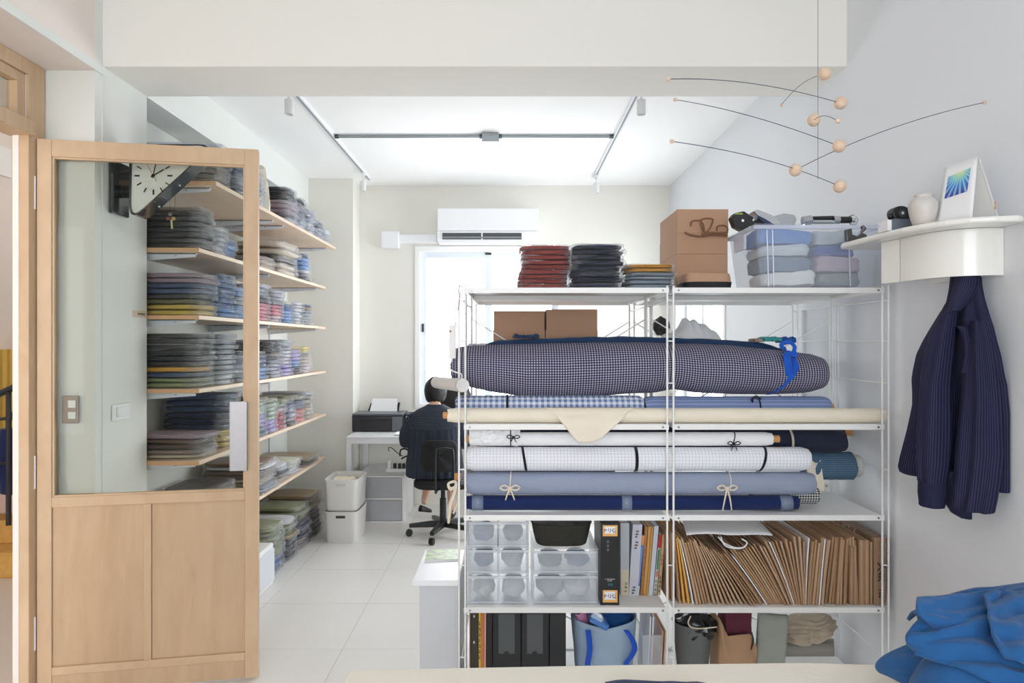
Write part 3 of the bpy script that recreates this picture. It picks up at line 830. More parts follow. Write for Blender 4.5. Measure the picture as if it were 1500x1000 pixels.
MB().cyl((XL + 0.02, 3.185, PZ(280, 3.17)), (XL + 0.075, 3.185, PZ(280, 3.17)), 0.03, n=16).build('neck', BLACKP, clk)
for (a, b) in ((232, 302), (262, 271)):
    p = cp(a, b, CY + 0.05)
    MB().sphere(p + Vector((0.004, 0, -0.002)), 0.005, 8).build('rim_screw', STEELW, clk)
orn = thing('hanging_charm', 'tiny beaded charm hanging by threads below the clock rim', 'ornament', tuple(P(250, 335, 3.19)))
MB().tube([P(256, 283, 3.19), P(256, 302, 3.19), P(250, 318, 3.19)], 0.0008, 4).build('thread', BLACKP, orn)
MB().tube([P(249, 290, 3.19), P(249, 318, 3.19)], 0.0008, 4).build('thread', BLACKP, orn)
for (x, y, r, c) in ((249, 314, 0.009, (150, 110, 130)), (246, 320, 0.008, (160, 80, 60)), (254, 320, 0.009, (190, 160, 90))):
    MB().sphere(P(x, y, 3.19), r, 8).build('bead', plain('bead_%d' % x, S(*c), 0.5), orn)
MB().cyl(P(251, 322, 3.19), P(252, 335, 3.19), 0.005, n=6).build('tassel', plain('tassel', S(180, 180, 130), 0.8), orn)

sw = thing('switch_plate', 'bronze metal switch plate with two white rockers on the column end', 'switch', tuple(P(107, 619, 3.0)))
BRZ = plain('bronze_plate', S(156, 143, 130), 0.4, metal=0.5)
a, b = P(95, 619, 3.0), P(119, 579, 3.0)
MB().box(a.x, b.x, 2.978, 2.9845, a.z, b.z).build('plate', BRZ, sw, bevel=0.003)
for (y0, y1) in ((586, 597), (603, 613)):
    a, b = P(101, y1, 2.98), P(112, y0, 2.98)
    MB().box(a.x, b.x, 2.972, 2.978, a.z, b.z).build('rocker', WHITEP, sw, bevel=0.001)
ic = thing('wall_switch', 'white light switch with a hinged cover on the white column', 'switch', (XL, 3.2, PZ(614, 3.2)))
MB().box(XL + 0.0005, XL + 0.010, 3.125, 3.265, PZ(614, 3.2), PZ(591, 3.2)).build('plate', WHITEP, ic, bevel=0.003)
MB().box(XL + 0.010, XL + 0.018, 3.150, 3.245, PZ(610, 3.2), PZ(595, 3.2)).build('rocker', PAPERW, ic, bevel=0.002)
tgm = thing('paper_tag', 'small tan paper tag taped at the edge of the white column', 'tag', (XL, 3.38, PZ(466, 3.38)))
MB().box(XL + 0.0005, XL + 0.002, 3.30, 3.428, PZ(465, 3.38), PZ(455, 3.38)).build('label_card', plain('tan_card', S(226, 204, 184), 0.8), tgm)
lt = MB()
for k in range(6): lt.box(XL + 0.002, XL + 0.0023, 3.345 + k * 0.011, 3.352 + k * 0.011, PZ(461.5, 3.38), PZ(458.5, 3.38))
lt.build('lettering', BLACKP, tgm)
# ------------------------------------------------------------------ the white steel shelving: two bays wide, two units deep
YF, YM = 2.67, 3.08          # front and back legs of the front unit
YG, YR = 3.11, 3.52          # legs of the rear unit
BX = [PX(677, YF), PX(982, YF), PX(1297, YF)]        # leg centres
UZ = [1.767, 1.225, 0.865, 0.499, 0.135]
RX = [1.716, 1.555, 1.388, 1.045, 0.665, 0.30]
def leg_pair(x, y, root):
    for dx in (-0.0125, 0.0125):
        MB().cyl((x + dx, y, 0.0), (x + dx, y, 1.775), 0.0043, n=8).build('leg', STEELW, root, smooth=True, angle=60)
def steel_unit(name, label, yf, yb, levels, rearbrace=True):
    root = thing(name, label, 'shelving unit', ((BX[0] + BX[2]) / 2, (yf + yb) / 2, 0), group='white steel shelving units')
    for x in BX:
        leg_pair(x, yf, root); leg_pair(x, yb, root)
        for z in RX:
            if not (yf == YF and x != BX[2] and z in (1.555, 1.388, 1.045)) and not (yf == YF and x == BX[2] and z in (0.665,)) and not (yf == YF and x == BX[1] and z < 1.0):
                MB().cyl((x, yf + 0.004, z), (x, yb - 0.004, z), 0.0032, n=6).build('rung', STEELW, root, smooth=True, angle=60)
            for y_ in (yf, yb): MB().cyl((x - 0.0085, y_, z), (x + 0.0085, y_, z), 0.003, n=6).build('tie', STEELW, root)
    for b in (0, 1):
        x0, x1 = BX[b] + 0.019, BX[b + 1] - 0.019
        for z in levels:
            s = MB()
            s.box(x0, x1, yf + 0.006, yb - 0.006, z - 0.004, z)
            s.box(x0, x1, yf - 0.004, yf + 0.006, z - 0.022, z); s.box(x0, x1, yb - 0.006, yb + 0.004, z - 0.022, z)
            s.box(x0, x0 + 0.006, yf + 0.006, yb - 0.006, z - 0.022, z - 0.004); s.box(x1 - 0.006, x1, yf + 0.006, yb - 0.006, z - 0.022, z - 0.004)
            sh = s.build('shelf_board', STEELW, root, bevel=0.0012)
            for (xa, sg) in ((x0, 1), (x1, -1)):
                for (yy_, sy_) in ((yf - 0.004, -1), (yb + 0.004, 1)):
                    MB().box(min(xa - sg * 0.012, xa + sg * 0.022), max(xa - sg * 0.012, xa + sg * 0.022), min(yy_, yy_ + sy_ * 0.0015), max(yy_, yy_ + sy_ * 0.0015), z - 0.021, z - 0.001).build('shelf_clip', STEELW, sh)
                    if sy_ < 0:
                        MB().cyl((xa + sg * 0.012, yy_ - 0.0015, z - 0.011), (xa + sg * 0.012, yy_ - 0.005, z - 0.011), 0.0042, n=8).build('bolt', ZINC, sh)
                # corner plate under the board
                MB().box(min(xa, xa + sg * 0.03), max(xa, xa + sg * 0.03), yf + 0.008, yf + 0.03, z - 0.021, z - 0.0045).build('corner_plate', GREYB, sh)
        for (za, zb_) in ((1.66, 1.16), (0.52, 0.10)):
            for sgn in (0, 1):
                xa, xb = (x0 - 0.01, x1 + 0.01) if sgn == 0 else (x1 + 0.01, x0 - 0.01)
                MB().cyl((xa, yb + 0.008 + 0.006 * sgn, za), (xb, yb + 0.008 + 0.006 * sgn, zb_), 0.003, n=6).build('cross_brace', STEELW, root)
    return root
steel_unit('steel_shelving', 'white steel wire-framed shelving unit in front, loaded with fabric rolls and envelopes', YF, YM, UZ)
steel_unit('steel_shelving', 'white steel wire-framed shelving unit standing right behind the fabric roll unit', YG, YR, [1.767, 1.43, 0.90, 0.135])

# ------------------------------------------------------------------ fabric rolls
def roll(x0, x1, y, z, r, mat, label, name='fabric_roll', core=None, ry=None, wob=0.03, seed=1, ends=0.06, y1=None, z1=None, wr=0.0, sag=0.0, cat='fabric roll', coreR=0.018, group='fabric rolls on the steel shelving', nv=48, flat=1.0):
    """roll lying along X; core=(left overhang, right overhang) of the cardboard tube; y1, z1 centre at the right end"""
    root = thing(name, label, cat, ((x0 + x1) / 2, y, z - r * flat), group=group)
    y1 = y if y1 is None else y1; z1 = z if z1 is None else z1
    L = x1 - x0
    def fn(u, v):
        a = 2 * math.pi * u
        t = v
        edge = min(t, 1 - t) * L
        e = 1 - (0.10 if edge < 0.004 else 0) - ends * max(0, 1 - edge / 0.03)
        n_ = 1 + wob * fb((t * L * 9, math.cos(a) * 1.2, math.sin(a) * 1.2), 1.0, seed) + wr * abs(fb((t * L * 22 + math.sin(a) * 1.5, math.cos(a) * 2, math.sin(a) * 2), 1.0, seed + 5))
        rr = r * e * n_
        return Vector((x0 + L * t + 0.006 * fb((math.cos(a) * 2, math.sin(a) * 2, 0), 1, seed) * (1 if t > .5 else -1) * (1 if edge < 0.01 else 0),
                       y + (y1 - y) * t + rr * math.cos(a), z + (z1 - z) * t + rr * flat * math.sin(a) - sag * math.sin(math.pi * t)))
    m = MB()
    m.grid(fn, 28, nv, True, uvfn=lambda u, v: (v * L, u * 2 * math.pi * r))
    # spiral-looking ends
    for end, v in ((0, 0.0), (1, 1.0)):
        pts = [fn(k / 28, v) for k in range(28)]
        c = sum(pts, Vector()) / 28
        i0 = [p for p in pts]; i1 = [c + (p - c) * 0.6 + Vector(((0.006 if end == 0 else -0.006), 0, 0)) for p in pts]
        i2 = [c + (p - c) * 0.25 + Vector(((0.003 if end == 0 else -0.003), 0, 0)) for p in pts]
        vs = i0 + i1 + i2; fs = []
        for a_ in (0, 28):
            fs += [(a_ + k, a_ + (k + 1) % 28, a_ + 28 + (k + 1) % 28, a_ + 28 + k) for k in range(28)]
        fs.append(tuple(56 + k for k in range(28)))
        m.add(vs, fs, [[(0.0, 0.1 * i)] * len(f) for i, f in enumerate(fs)])
    m.build('fabric', mat, root, smooth=True, angle=75)
    if core:
        if core[0] > 0: MB().lathe([(coreR * .78, 0.012), (coreR * .78, 0), (coreR, 0), (coreR, core[0] + 0.012)], (x0 - core[0], y, z), 16, 'x', caps=False).build('cardboard_core', TUBEC, root, smooth=True)
        if core[1] > 0: MB().lathe([(coreR, 0), (coreR, core[1] + 0.012), (coreR * .78, core[1] + 0.012), (coreR * .78, core[1])], (x1 - 0.012, y1, z1), 16, 'x', caps=False).build('cardboard_core', TUBEC, root, smooth=True)
    root['_r'] = r
    return root
def band(root, x, y, z, r, w, mat, name='tie_band', th=0.0015, tilt=0.0, flat=1.0, a0=0.0, a1=1.0):
    n = 30
    def fn(u, v):
        a = 2 * math.pi * (a0 + (a1 - a0) * u)
        return Vector((x + (v - 0.5) * w + tilt * math.sin(a), y + (r + th) * math.cos(a), z + (r + th) * flat * math.sin(a)))
    return MB().grid(fn, n, 1, a1 - a0 >= 1.0).build(name, mat, root, solid=0.001, smooth=True)
def bow(root, x, y, z, mat, s=1.0, w=0.0035, name='tie_bow', tails=0.05):
    """small knotted bow on the front of a roll"""
    m = MB()
    m.sphere((x, y, z), 0.006 * s, 8)
    for sg in (-1, 1):
        m.tube([(x, y, z), (x + sg * 0.014 * s, y - 0.008 * s, z + 0.010 * s), (x + sg * 0.026 * s, y - 0.006, z + 0.003 * s), (x + sg * 0.015 * s, y - 0.004, z - 0.004 * s), (x, y, z)], w, 5)
        m.tube([(x, y - 0.002, z), (x + sg * 0.006 * s, y - 0.008, z - tails * 0.4), (x + sg * (0.012 * s), y - 0.004, z - tails)], [w, w, w * .7], 5)
    return m.build(name, mat, root, smooth=True)
DK = fabric('black_elastic', S(28, 28, 36), bump=0.1)
TIE = fabric('cotton_tape', S(226, 216, 196), bump=0.2)
def X(px, y=2.70): return PX(px, y)
def Z(py, y=2.70): return PZ(py, y)
M_CAL = fabric('calico', S(238, 228, 209), bump=0.15, noise=0.03)
M_GING = checks('blue_gingham', S(222, 228, 240), S(104, 124, 168), 0.0235, 0.5, 0.0235, 0.5)
M_STR = checks('periwinkle_stripe', S(118, 134, 176), S(150, 164, 200), 0, 0.3, 0.016, 0.35)
M_CHK = checks('small_navy_check', S(216, 212, 218), S(50, 52, 82), 0.0108, 0.62, 0.0108, 0.62, base2=S(108, 106, 128))
M_GRID = checks('white_grid_check', S(238, 239, 243), S(178, 182, 200), 0.0135, 0.13, 0.0135, 0.13, base2=S(204, 208, 220))
M_BG = checks('blue_grey_chambray', S(140, 150, 172), S(156, 165, 186), 0.003, 0.5, 0.004, 0.5, bump=0.5)
M_NAV = fabric('navy_cotton', S(26, 42, 90), bump=0.2, noise=0.06)
M_DNV = fabric('dark_navy_twill', S(40, 46, 64), bump=0.25)
M_WHT = fabric('white_cotton', S(240, 240, 242), bump=0.3, noise=0.02)
M_BRN = fabric('brown_cloth', S(90, 66, 54))
M_IKAT = checks('ikat_blue', S(52, 80, 108), S(112, 138, 156), 0.0045, 0.3, 0.009, 0.35, bump=0.6)
M_PALE = checks('pale_grid_cloth', S(214, 214, 208), S(150, 154, 160), 0.008, 0.3, 0.008, 0.3)
M_BWC = checks('black_white_check', S(230, 230, 226), S(28, 30, 34), 0.011, 0.55, 0.011, 0.55)
M_BLU = fabric('blue_cotton', S(38, 88, 150), bump=0.5, bscale=20, noise=0.08)
M_NAVB = fabric('slate_navy_cloth', S(44, 68, 102), bump=0.4, bscale=25)

# --- upper row on the shelf at z 1.225
z0 = UZ[1]
cal = roll(X(656), X(1297), 2.710, z0 + 0.031, 0.0295, M_CAL, 'long calico roll lying along the front edge of the middle shelf', core=(0.020, 0.004), wob=0.02, seed=2, coreR=0.014)
flap = [(800, 600.5), (806, 606), (846, 645), (853, 648), (868, 648), (876, 643), (886, 637), (911, 620.5), (925, 611), (900, 602), (850, 599)]
def flapfn(u, v):
    # top edge follows the roll, bottom edge hangs free over the shelf lip
    tx = 798 + 135 * u
    bx_ = 846 + 36 * u
    px_ = tx + (bx_ - tx) * v
    bot = 648 - 9 * max(0, u - 0.6) / 0.4
    ang = math.radians(80) * (1 - min(1, v / 0.35))
    yr, zr = 2.710 - 0.0325 * math.cos(ang), z0 + 0.031 + 0.0325 * math.sin(ang)
    if v > 0.35:
        k = (v - 0.35) / 0.65
        zr = z0 + 0.031 - k * (z0 + 0.031 - PZ(bot, 2.66)); yr = 2.6720 - 0.016 * math.sin(min(1, k * 2.2) * math.pi / 2) - 0.004 * math.sin(u * 6)
    return Vector((PX(px_, 2.68), yr, zr))
MB().grid(flapfn, 14, 16).build('loose_flap', M_CAL, cal, smooth=True, solid=0.0012, fixn=False)
gng = roll(X(668, 2.80), X(941, 2.80), 2.80, z0 + 0.0545, 0.050, M_GING, 'blue and white gingham roll under the big checked roll', wob=0.02, seed=4)
band(gng, X(743, 2.76), 2.80, z0 + 0.0545, 0.051, 0.009, DK)
stp2 = roll(X(943, 2.80), X(1213, 2.80), 2.80, z0 + 0.0525, 0.048, M_STR, 'periwinkle striped roll beside the gingham roll, black band round it', wob=0.02, seed=5, core=(0, 0.018))
band(stp2, X(1113, 2.76), 2.80, z0 + 0.0525, 0.049, 0.006, DK)
MB().tube([(X(1113, 2.76), 2.75, z0 + 0.094), (X(1104, 2.75), 2.742, z0 + 0.101), (X(1100, 2.75), 2.736, z0 + 0.092), (X(1101, 2.75), 2.738, z0 + 0.082)], 0.0045, 6).build('tie_tail', DK, stp2, smooth=True)
# the big sagging check roll
def bigfn(u, v):
    a = 2 * math.pi * u
    x0_, x1_ = X(663, 2.84), X(1199, 2.84); L = x1_ - x0_
    t = v; pxx = 663 + 536 * t
    top = [(0, 508), (.1, 505), (.5, 501), (.75, 505), (.9, 513), (1, 520)]
    bot = [(0, 560), (.06, 570), (.2, 584), (.3, 585), (.45, 580), (.55, 576), (.60, 571), (.66, 577), (.8, 580), (.95, 578), (1, 574)]
    def ip(tb, q):
        for (a0, b0), (a1, b1) in zip(tb, tb[1:]):
            if q <= a1: return b0 + (b1 - b0) * (q - a0) / (a1 - a0)
        return tb[-1][1]
    zt, zb_ = PZ(ip(top, t), 2.84), PZ(ip(bot, t), 2.76)
    r_ = (zt - zb_) / 2; zc = (zt + zb_) / 2
    edge = min(t, 1 - t) * L
    e = 1 - 0.10 * max(0, 1 - edge / 0.04)
    n_ = 1 + 0.035 * fb((t * L * 5, math.cos(a), math.sin(a)), 1.3, 3) + 0.02 * abs(fb((t * L * 16, math.cos(a) * 2, math.sin(a) * 2), 1.0, 8))
    return Vector((x0_ + L * t, 2.845 + 0.118 * e * n_ * math.cos(a), zc + r_ * e * n_ * math.sin(a)))
big = thing('fabric_roll', 'huge dark small-check fabric roll sagging over the middle shelf, blue ribbon near its end', 'fabric roll', (X(930, 2.84), 2.845, z0 + 0.105), group='fabric rolls on the steel shelving')
mb = MB().grid(bigfn, 40, 110, True, uvfn=lambda u, v: (v * 1.55, u * 0.72))
for end, v in ((0, 0.0), (1, 1.0)):
    pts = [bigfn(k / 40, v) for k in range(40)]; c = sum(pts, Vector()) / 40
    dx = 0.012 if end == 0 else -0.012
    lv = [pts] + [[c + (p - c) * q + Vector((dx * s_, 0, 0)) for p in pts] for q, s_ in ((0.85, 1.2), (0.7, 0.3), (0.5, 1.3), (0.3, 0.4), (0.1, 1))]
    vs = [p for l in lv for p in l]; fs = []
    for q in range(len(lv) - 1): fs += [(q * 40 + k, q * 40 + (k + 1) % 40, (q + 1) * 40 + (k + 1) % 40, (q + 1) * 40 + k) for k in range(40)]
    fs.append(tuple((len(lv) - 1) * 40 + k for k in range(40)))
    mb.add(vs, fs, [[(vs[i].y, vs[i].z) for i in f] for f in fs])
mb.build('fabric', M_CHK, big, smooth=True, angle=80)
RIB = fabric('royal_blue_ribbon', S(30, 92, 200), bump=0.1)
def on_big(px, ang):   # point on the big roll surface
    t = (px - 663) / 536; return bigfn(ang / (2 * math.pi) + (0.5 if False else 0), t)
# ribbon strap across the front: u angle runs 90deg (top) -> 180deg (front, towards camera) -> 250deg (below)
rb = MB()
def ribfn(u, v):
    a = 90 + 165 * u
    px_ = 1150 + (8 if False else 0) - 22 * max(0, (u - 0.45)) / 0.55 * 1.3 + (v - 0.5) * (9 if u < .62 else 6)
    p = on_big(px_, math.radians(a)); c = Vector((p.x, 2.845, PZ(545, 2.84)))
    return p + (p - c).normalized() * 0.003
rb.grid(ribfn, 18, 2).build('ribbon', RIB, big, smooth=True, solid=0.001, fixn=False)
tail = MB()
def tailfn(u, v):
    px_ = 1152 + 6 * u + (v - .5) * (11 + 3 * u); py_ = 517 + 36 * u + (v - .5) * 3
    return P(px_, py_, 2.728 - 0.012 * math.sin(u * 3.1))
tail.grid(tailfn, 8, 2).build('ribbon_tail', RIB, big, smooth=True, solid=0.0012, fixn=False)
MB().tube([P(1150, 512, 2.745), P(1144, 505, 2.73), P(1156, 501, 2.73), P(1164, 508, 2.735), P(1160, 518, 2.73), P(1152, 515, 2.735)], 0.008, 6).build('ribbon_knot', RIB, big, smooth=True)
MB().tube([P(1156, 517, 2.735), P(1166, 521, 2.727), P(1163, 513, 2.733)], 0.007, 6).build('ribbon_loop', RIB, big, smooth=True)

# navy cloth laid along the top, lavender layer beside it, small scraps
def slab(name, label, x0p, x1p, y0, y1, zlo, zt, mat, seed=1, cat='cloth', lump=0.006, n=(40, 10), parent=None, folds=3):
    x0_, x1_ = PX(x0p, y0), PX(x1p, y0)
    def fn(u, v):
        a = 2 * math.pi * u
        cx = math.cos(a); sx = math.sin(a)
        ex = abs(cx) ** 0.35 * (1 if cx >= 0 else -1); es = abs(sx) ** 0.8 * (1 if sx >= 0 else -1)
        e = max(0.15, min(1.0, min(v, 1 - v) * 14)) ** 0.4
        th = (zt(v) if callable(zt) else zt) - zlo
        zz = zlo + th * 0.5 + th * 0.5 * es * e + lump * fb((v * 14, cx, sx), 1.0, seed)
        return Vector((x0_ + (x1_ - x0_) * v + lump * fb((v * 5, cx * 2, sx), 1, seed + 3), (y0 + y1) / 2 + (y1 - y0) / 2 * ex * e, max(zz, zlo + 0.001)))
    mb = MB().grid(fn, 20, n[0], True, uvfn=lambda u, v: (v * (x1_ - x0_), u * 0.4), cap=True)
    return mb.build(name, mat, parent, smooth=True, label=None if parent else label, cat=None if parent else cat)
def navtop(v): return 1.562 + 0.018 * math.sin(math.pi * min(1, max(0, (v - 0.1) / 0.8))) - 0.008 * v
slab('folded_cloth', 'long folded slate-navy cloth lying on top of the big checked roll', 700, 1150, 2.972, 3.06, 1.435, navtop, M_NAVB, seed=3, n=(60, 10))
slab('folded_cloth', 'pale lavender folded cloth lying behind the end of the big checked roll', 680, 765, 3.13, 3.19, 1.432, 1.548, fabric('pale_lavender', S(214, 212, 224)), seed=6)
slab('cloth_scrap', 'crumpled slate-blue cloth strip on top of the rolls below the cardboard boxes', 752, 790, 2.955, 3.045, 1.567, 1.584, M_NAVB, seed=9, lump=0.010)
slab('cloth_scrap', 'teal and turquoise cloth scrap on top of the rolls beside the blue ribbon', 1120, 1148, 2.93, 3.04, 1.553, 1.572, fabric('turquoise', S(70, 170, 170)), seed=10, lump=0.010)
slab('cloth_scrap', 'taupe cloth scrap on top of the rolls beside the turquoise one', 1106, 1120, 2.95, 3.04, 1.550, 1.566, cmat('taupe'), seed=11, lump=0.006)
slab('cloth_scrap', 'blue cloth bundle lying above the ribbon knot', 1143, 1168, 2.99, 3.07, 1.547, 1.572, fabric('deep_sky_cloth', S(36, 92, 170)), seed=12, lump=0.012)

# --- second row on the shelf at z .865
z0 = UZ[2]
YC = 2.735
nv = roll(X(683, YC), X(1168, YC), YC, z0 + 0.0335, 0.030, M_NAV, 'solid royal navy roll at the bottom of the roll pile', wob=0.015, seed=21)
TAPE = plain('clear_tape', S(170, 186, 214), 0.08, alpha=0.35, spec=0.9)
for px_, w_ in ((700, 0.045), (917, 0.04), (1149, 0.05)): band(nv, X(px_, YC), YC, z0 + 0.0335, 0.0304, w_, TAPE, 'packing_tape')
bgr = roll(X(684, YC), X(1191, YC), YC, z0 + 0.1125, 0.0450, M_BG, 'blue-grey chambray roll tied with two cream tapes', wob=0.025, seed=22, wr=0.03)
for px_ in (747, 1065):
    band(bgr, X(px_, YC), YC, z0 + 0.1125, 0.0465, 0.005, TIE, tilt=0.004)
    bow(bgr, X(px_, 2.68), 2.682, z0 + 0.102, TIE, 1.5, w=0.0035, tails=0.045 if px_ < 900 else 0.085)
grd = roll(X(684, YC), X(1183, YC), YC, z0 + 0.2115, 0.0480, M_GRID, 'white roll with a fine grey grid check, black bands round it', wob=0.02, seed=23)
for px_, tl in ((768, -0.008), (930, 0.0), (1114, 0.012)): band(grd, X(px_, YC), YC, z0 + 0.2115, 0.0490, 0.012 if px_ > 900 and px_ < 1000 else 0.010, DK, tilt=tl)
wht = roll(X(690, YC), X(1130, YC), YC, z0 + 0.2925, 0.0275, M_WHT, 'plain white cotton roll on top of the pile, black ties at both ends', wob=0.03, seed=24, core=(0.022, 0.030), coreR=0.015)
def crump(u, v):
    a = 2 * math.pi * u
    r_ = 0.030 + 0.010 * abs(fb((v * 6, math.cos(a) * 2, math.sin(a) * 2), 1.2, 30)) + 0.006 * fb((v * 14, math.cos(a) * 3, math.sin(a) * 3), 1, 31) + 0.012 * (math.sin(a) > 0.6) * abs(fb((v * 9, 1, 1), 1, 5))
    return Vector((X(688, YC) + (X(762, YC) - X(688, YC)) * v, YC + r_ * math.cos(a), z0 + 0.302 + r_ * math.sin(a)))
MB().grid(crump, 30, 24, True, cap=True).build('crumpled_end', M_WHT, wht, smooth=True)
band(wht, X(748, YC), YC, z0 + 0.302, 0.036, 0.004, DK); bow(wht, X(752, 2.69), 2.69, z0 + 0.305, DK, 1.0, w=0.002, tails=0.02)
band(wht, X(1072, YC), YC, z0 + 0.2925, 0.0285, 0.004, DK, tilt=0.008); bow(wht, X(1076, 2.69), 2.70, z0 + 0.278, DK, 1.0, w=0.002, tails=0.028)
dnv = roll(X(688, 2.90), X(1232, 2.90), 2.92, z0 + 0.285, 0.050, M_DNV, 'dark navy twill roll lying behind the white roll', wob=0.02, seed=25, y1=2.88, z1=z0 + 0.262)
band(dnv, X(1155, 2.88), 2.884, z0 + 0.264, 0.051, 0.010, TIE)
brn = roll(X(900, 3.02), X(1236, 3.0), 3.022, z0 + 0.285, 0.040, M_BRN, 'brown cloth roll at the back of the roll pile, cardboard tube sticking out', wob=0.02, seed=26, core=(0, 0.085), coreR=0.019)
ikt = roll(X(1178, 2.86), X(1248, 2.86), 2.862, z0 + 0.160, 0.058, M_IKAT, 'blue speckled ikat roll sticking out behind the pile', wob=0.05, seed=27, ends=0.02, wr=0.05)
plr = roll(X(1249, 2.86), X(1259, 2.86), 2.862, z0 + 0.160, 0.048, M_PALE, 'pale checked cloth poking out past the ikat roll end', nv=10, wob=0.05, seed=28, wr=0.08)
roll(X(1100, 2.83), X(1196, 2.83), 2.826, z0 + 0.045, 0.040, M_BWC, 'black and white checked roll end behind the navy roll', wob=0.04, seed=29)
MB().grid(lambda u, v: P(1180 + 22 * u + 6 * v * (1 - u) + 6 * u * v, 680 + 36 * v - 8 * u * (1 - v) - 4 * math.sin(6 * u), 2.80 - 0.012 * math.sin(5 * u + 3 * v)), 8, 8).build('cloth_offcut', M_CAL, smooth=True, solid=0.002, fixn=False, label='cream cloth offcut tucked between grid roll and ikat roll', cat='cloth')
# cream ribbon bundle and tube ends poking out at the left side
tb = thing('cream_tape_bundle', 'knotted cream cotton tape hanging outside the frame below the roll ends', 'tape', tuple(P(664, 765, 2.74)))
MB().tube([P(668, 712, 2.74), P(660, 716, 2.73), P(657, 708, 2.735), P(668, 706, 2.74), P(666, 722, 2.735), P(660, 740, 2.73), P(657, 766, 2.735)], [0.006, 0.008, 0.005, 0.006, 0.009, 0.010, 0.005], 6).build('tape', TIE, tb, smooth=True)
MB().tube([P(668, 712, 2.745), P(672, 730, 2.75), P(664, 752, 2.745)], [0.005, 0.008, 0.004], 6).build('tape', TIE, tb, smooth=True)
roll(X(676, 2.93), X(900, 2.93), 2.93, z0 + 0.10, 0.040, checks('dark_stripe_cloth', S(40, 46, 70), S(220, 220, 226), 0, 0.3, 0.009, 0.35), 'narrow navy striped roll at the back of the pile bottom', core=(0.03, 0), coreR=0.016, seed=33)

# lamp and cable clipped to the left post
lamp = thing('clip_lamp', 'white tube lamp clipped to the left post of the shelving', 'lamp', tuple(P(680, 575, 2.64)))
LAMPW = plain('lamp_enamel_white', S(226, 222, 220), 0.35)
a, b = P(640, 560, 2.95), P(676, 564, 2.635)
d = (b - a).normalized()
MB().tube([a, a + d * 0.02, b - d * 0.01, b], [0.024, 0.0255, 0.0265, 0.0265], 20).build('lamp_tube', LAMPW, lamp, smooth=True)
cm = MB(); cm.cyl(b, b + d * 0.004, 0.0275, n=20); cm.build('end_cap', plain('cap_grey_white', S(206, 204, 200), 0.4), lamp, smooth=True)
MB().cyl(b + d * 0.003, b + d * 0.007, 0.008, n=10).build('socket_detail', DARKG, lamp)
MB().tube([P(676, 556, 2.645), P(676, 548, 2.645), P(668, 545, 2.645), P(660, 541, 2.645), P(659, 534, 2.645), P(662, 527, 2.645), P(662, 520, 2.65)], 0.0025, 6).build('wire_clip', STEELW, lamp, smooth=True)
a, b = P(658, 525, 2.66), P(668, 475, 2.66)
MB().box(a.x, b.x, 2.648, 2.664, a.z, b.z).build('switch_box', LAMPW, lamp, bevel=0.003)
MB().sphere(P(660, 485, 2.648), 0.004, 8).build('switch_button', plain('button_brown', S(170, 110, 90), 0.5), lamp)
MB().tube([P(667, 475, 2.655), P(670, 455, 2.652), P(673, 440, 2.652), P(675, 425, 2.652), P(674, 419, 2.652), P(670, 414, 2.652)], 0.0018, 5).build('cable', plain('pinkish_cable', S(160, 120, 112), 0.6), lamp, smooth=True)
MB().tube([P(668, 476, 2.66), P(667, 455, 2.658), P(669, 435, 2.656), P(671, 424, 2.656)], 0.0015, 5).build('cable', STEELW, lamp, smooth=True)
# ------------------------------------------------------------------ kraft envelopes on the fourth shelf
z0 = UZ[3]
YE = 2.72
cb = [120, 210, 300, 430, 520, 580, 640, 700, 750, 790, 830, 870, 920, 1000, 1060, 1130]
ct = [100, 130, 200, 240, 265, 300, 390, 470, 590, 690, 850, 905, 960, 1030, 1068, 1120]
def interp(xs_, ys_, q):
    for a, b, c, d in zip(xs_, xs_[1:], ys_, ys_[1:]):
        if q <= b: return c + (d - c) * (q - a) / (b - a)
    return ys_[-1]
smid = [(a + b) / 2 for a, b in zip(cb, ct)]
ENVM = [plain('kraft_paper_%d' % k, S(*c), 0.85, noise=0.06, nscale=9, bump=0.12, bscale=60) for k, c in enumerate(((182, 146, 114), (168, 133, 102), (192, 160, 130), (175, 140, 106)))]
ENVY = plain('amber_envelope', S(226, 170, 84), 0.8)
def envelope(bx_, tx_, w, h, y0, dep, mat, label, bend=0.0, group='kraft envelopes on the fourth shelf', flapm=None, seed=0, name='kraft_envelope'):
    """thin packet standing on its edge, leaning from bottom bx_ to top tx_"""
    r = random.Random(seed)
    m = MB(); n = 6; vs = []
    if not isinstance(w, tuple): w = (w, w)
    yb = y0 + dep; hh = h * (1 - 0.35 * min(1, abs(tx_ - bx_) / h) ** 2)
    ctrl = (bx_ + tx_) / 2 + bend
    for j in range(n + 1):
        t = (j / n) * hh / 0.262
        xc = bx_ + (tx_ - bx_) * (t * 0.85 + t * t * 0.15) + bend
        zz = z0 + 0.0015 + 0.262 * t
        ww = (w[0] + (w[1] - w[0]) * t) * 0.5
        yo = 0.004 * math.sin(t * 3 + seed)
        vs += [(xc - ww, y0 + yo, zz), (xc + ww, y0 + yo, zz), (xc + ww * 0.9, yb, zz), (xc - ww * 0.9, yb, zz)]
    fs = []
    for j in range(n): fs += [(4 * j + k, 4 * j + (k + 1) % 4, 4 * j + 4 + (k + 1) % 4, 4 * j + 4 + k) for k in range(4)]
    fs += [(3, 2, 1, 0), tuple(4 * n + k for k in range(4))]
    m.add(vs, fs)
    return m.build(name, mat, label=label, cat='envelope', group=group)
NE = 62
pcs = []
for i in range(NE):
    q = smid[0] + (smid[-1] - smid[0]) * (i + 0.5) / NE
    b = interp(smid, cb, q); t = interp(smid, ct, q)
    pcs.append((PX(960 + b / 3.847, YE), PX(960 + t / 3.847, YE)))
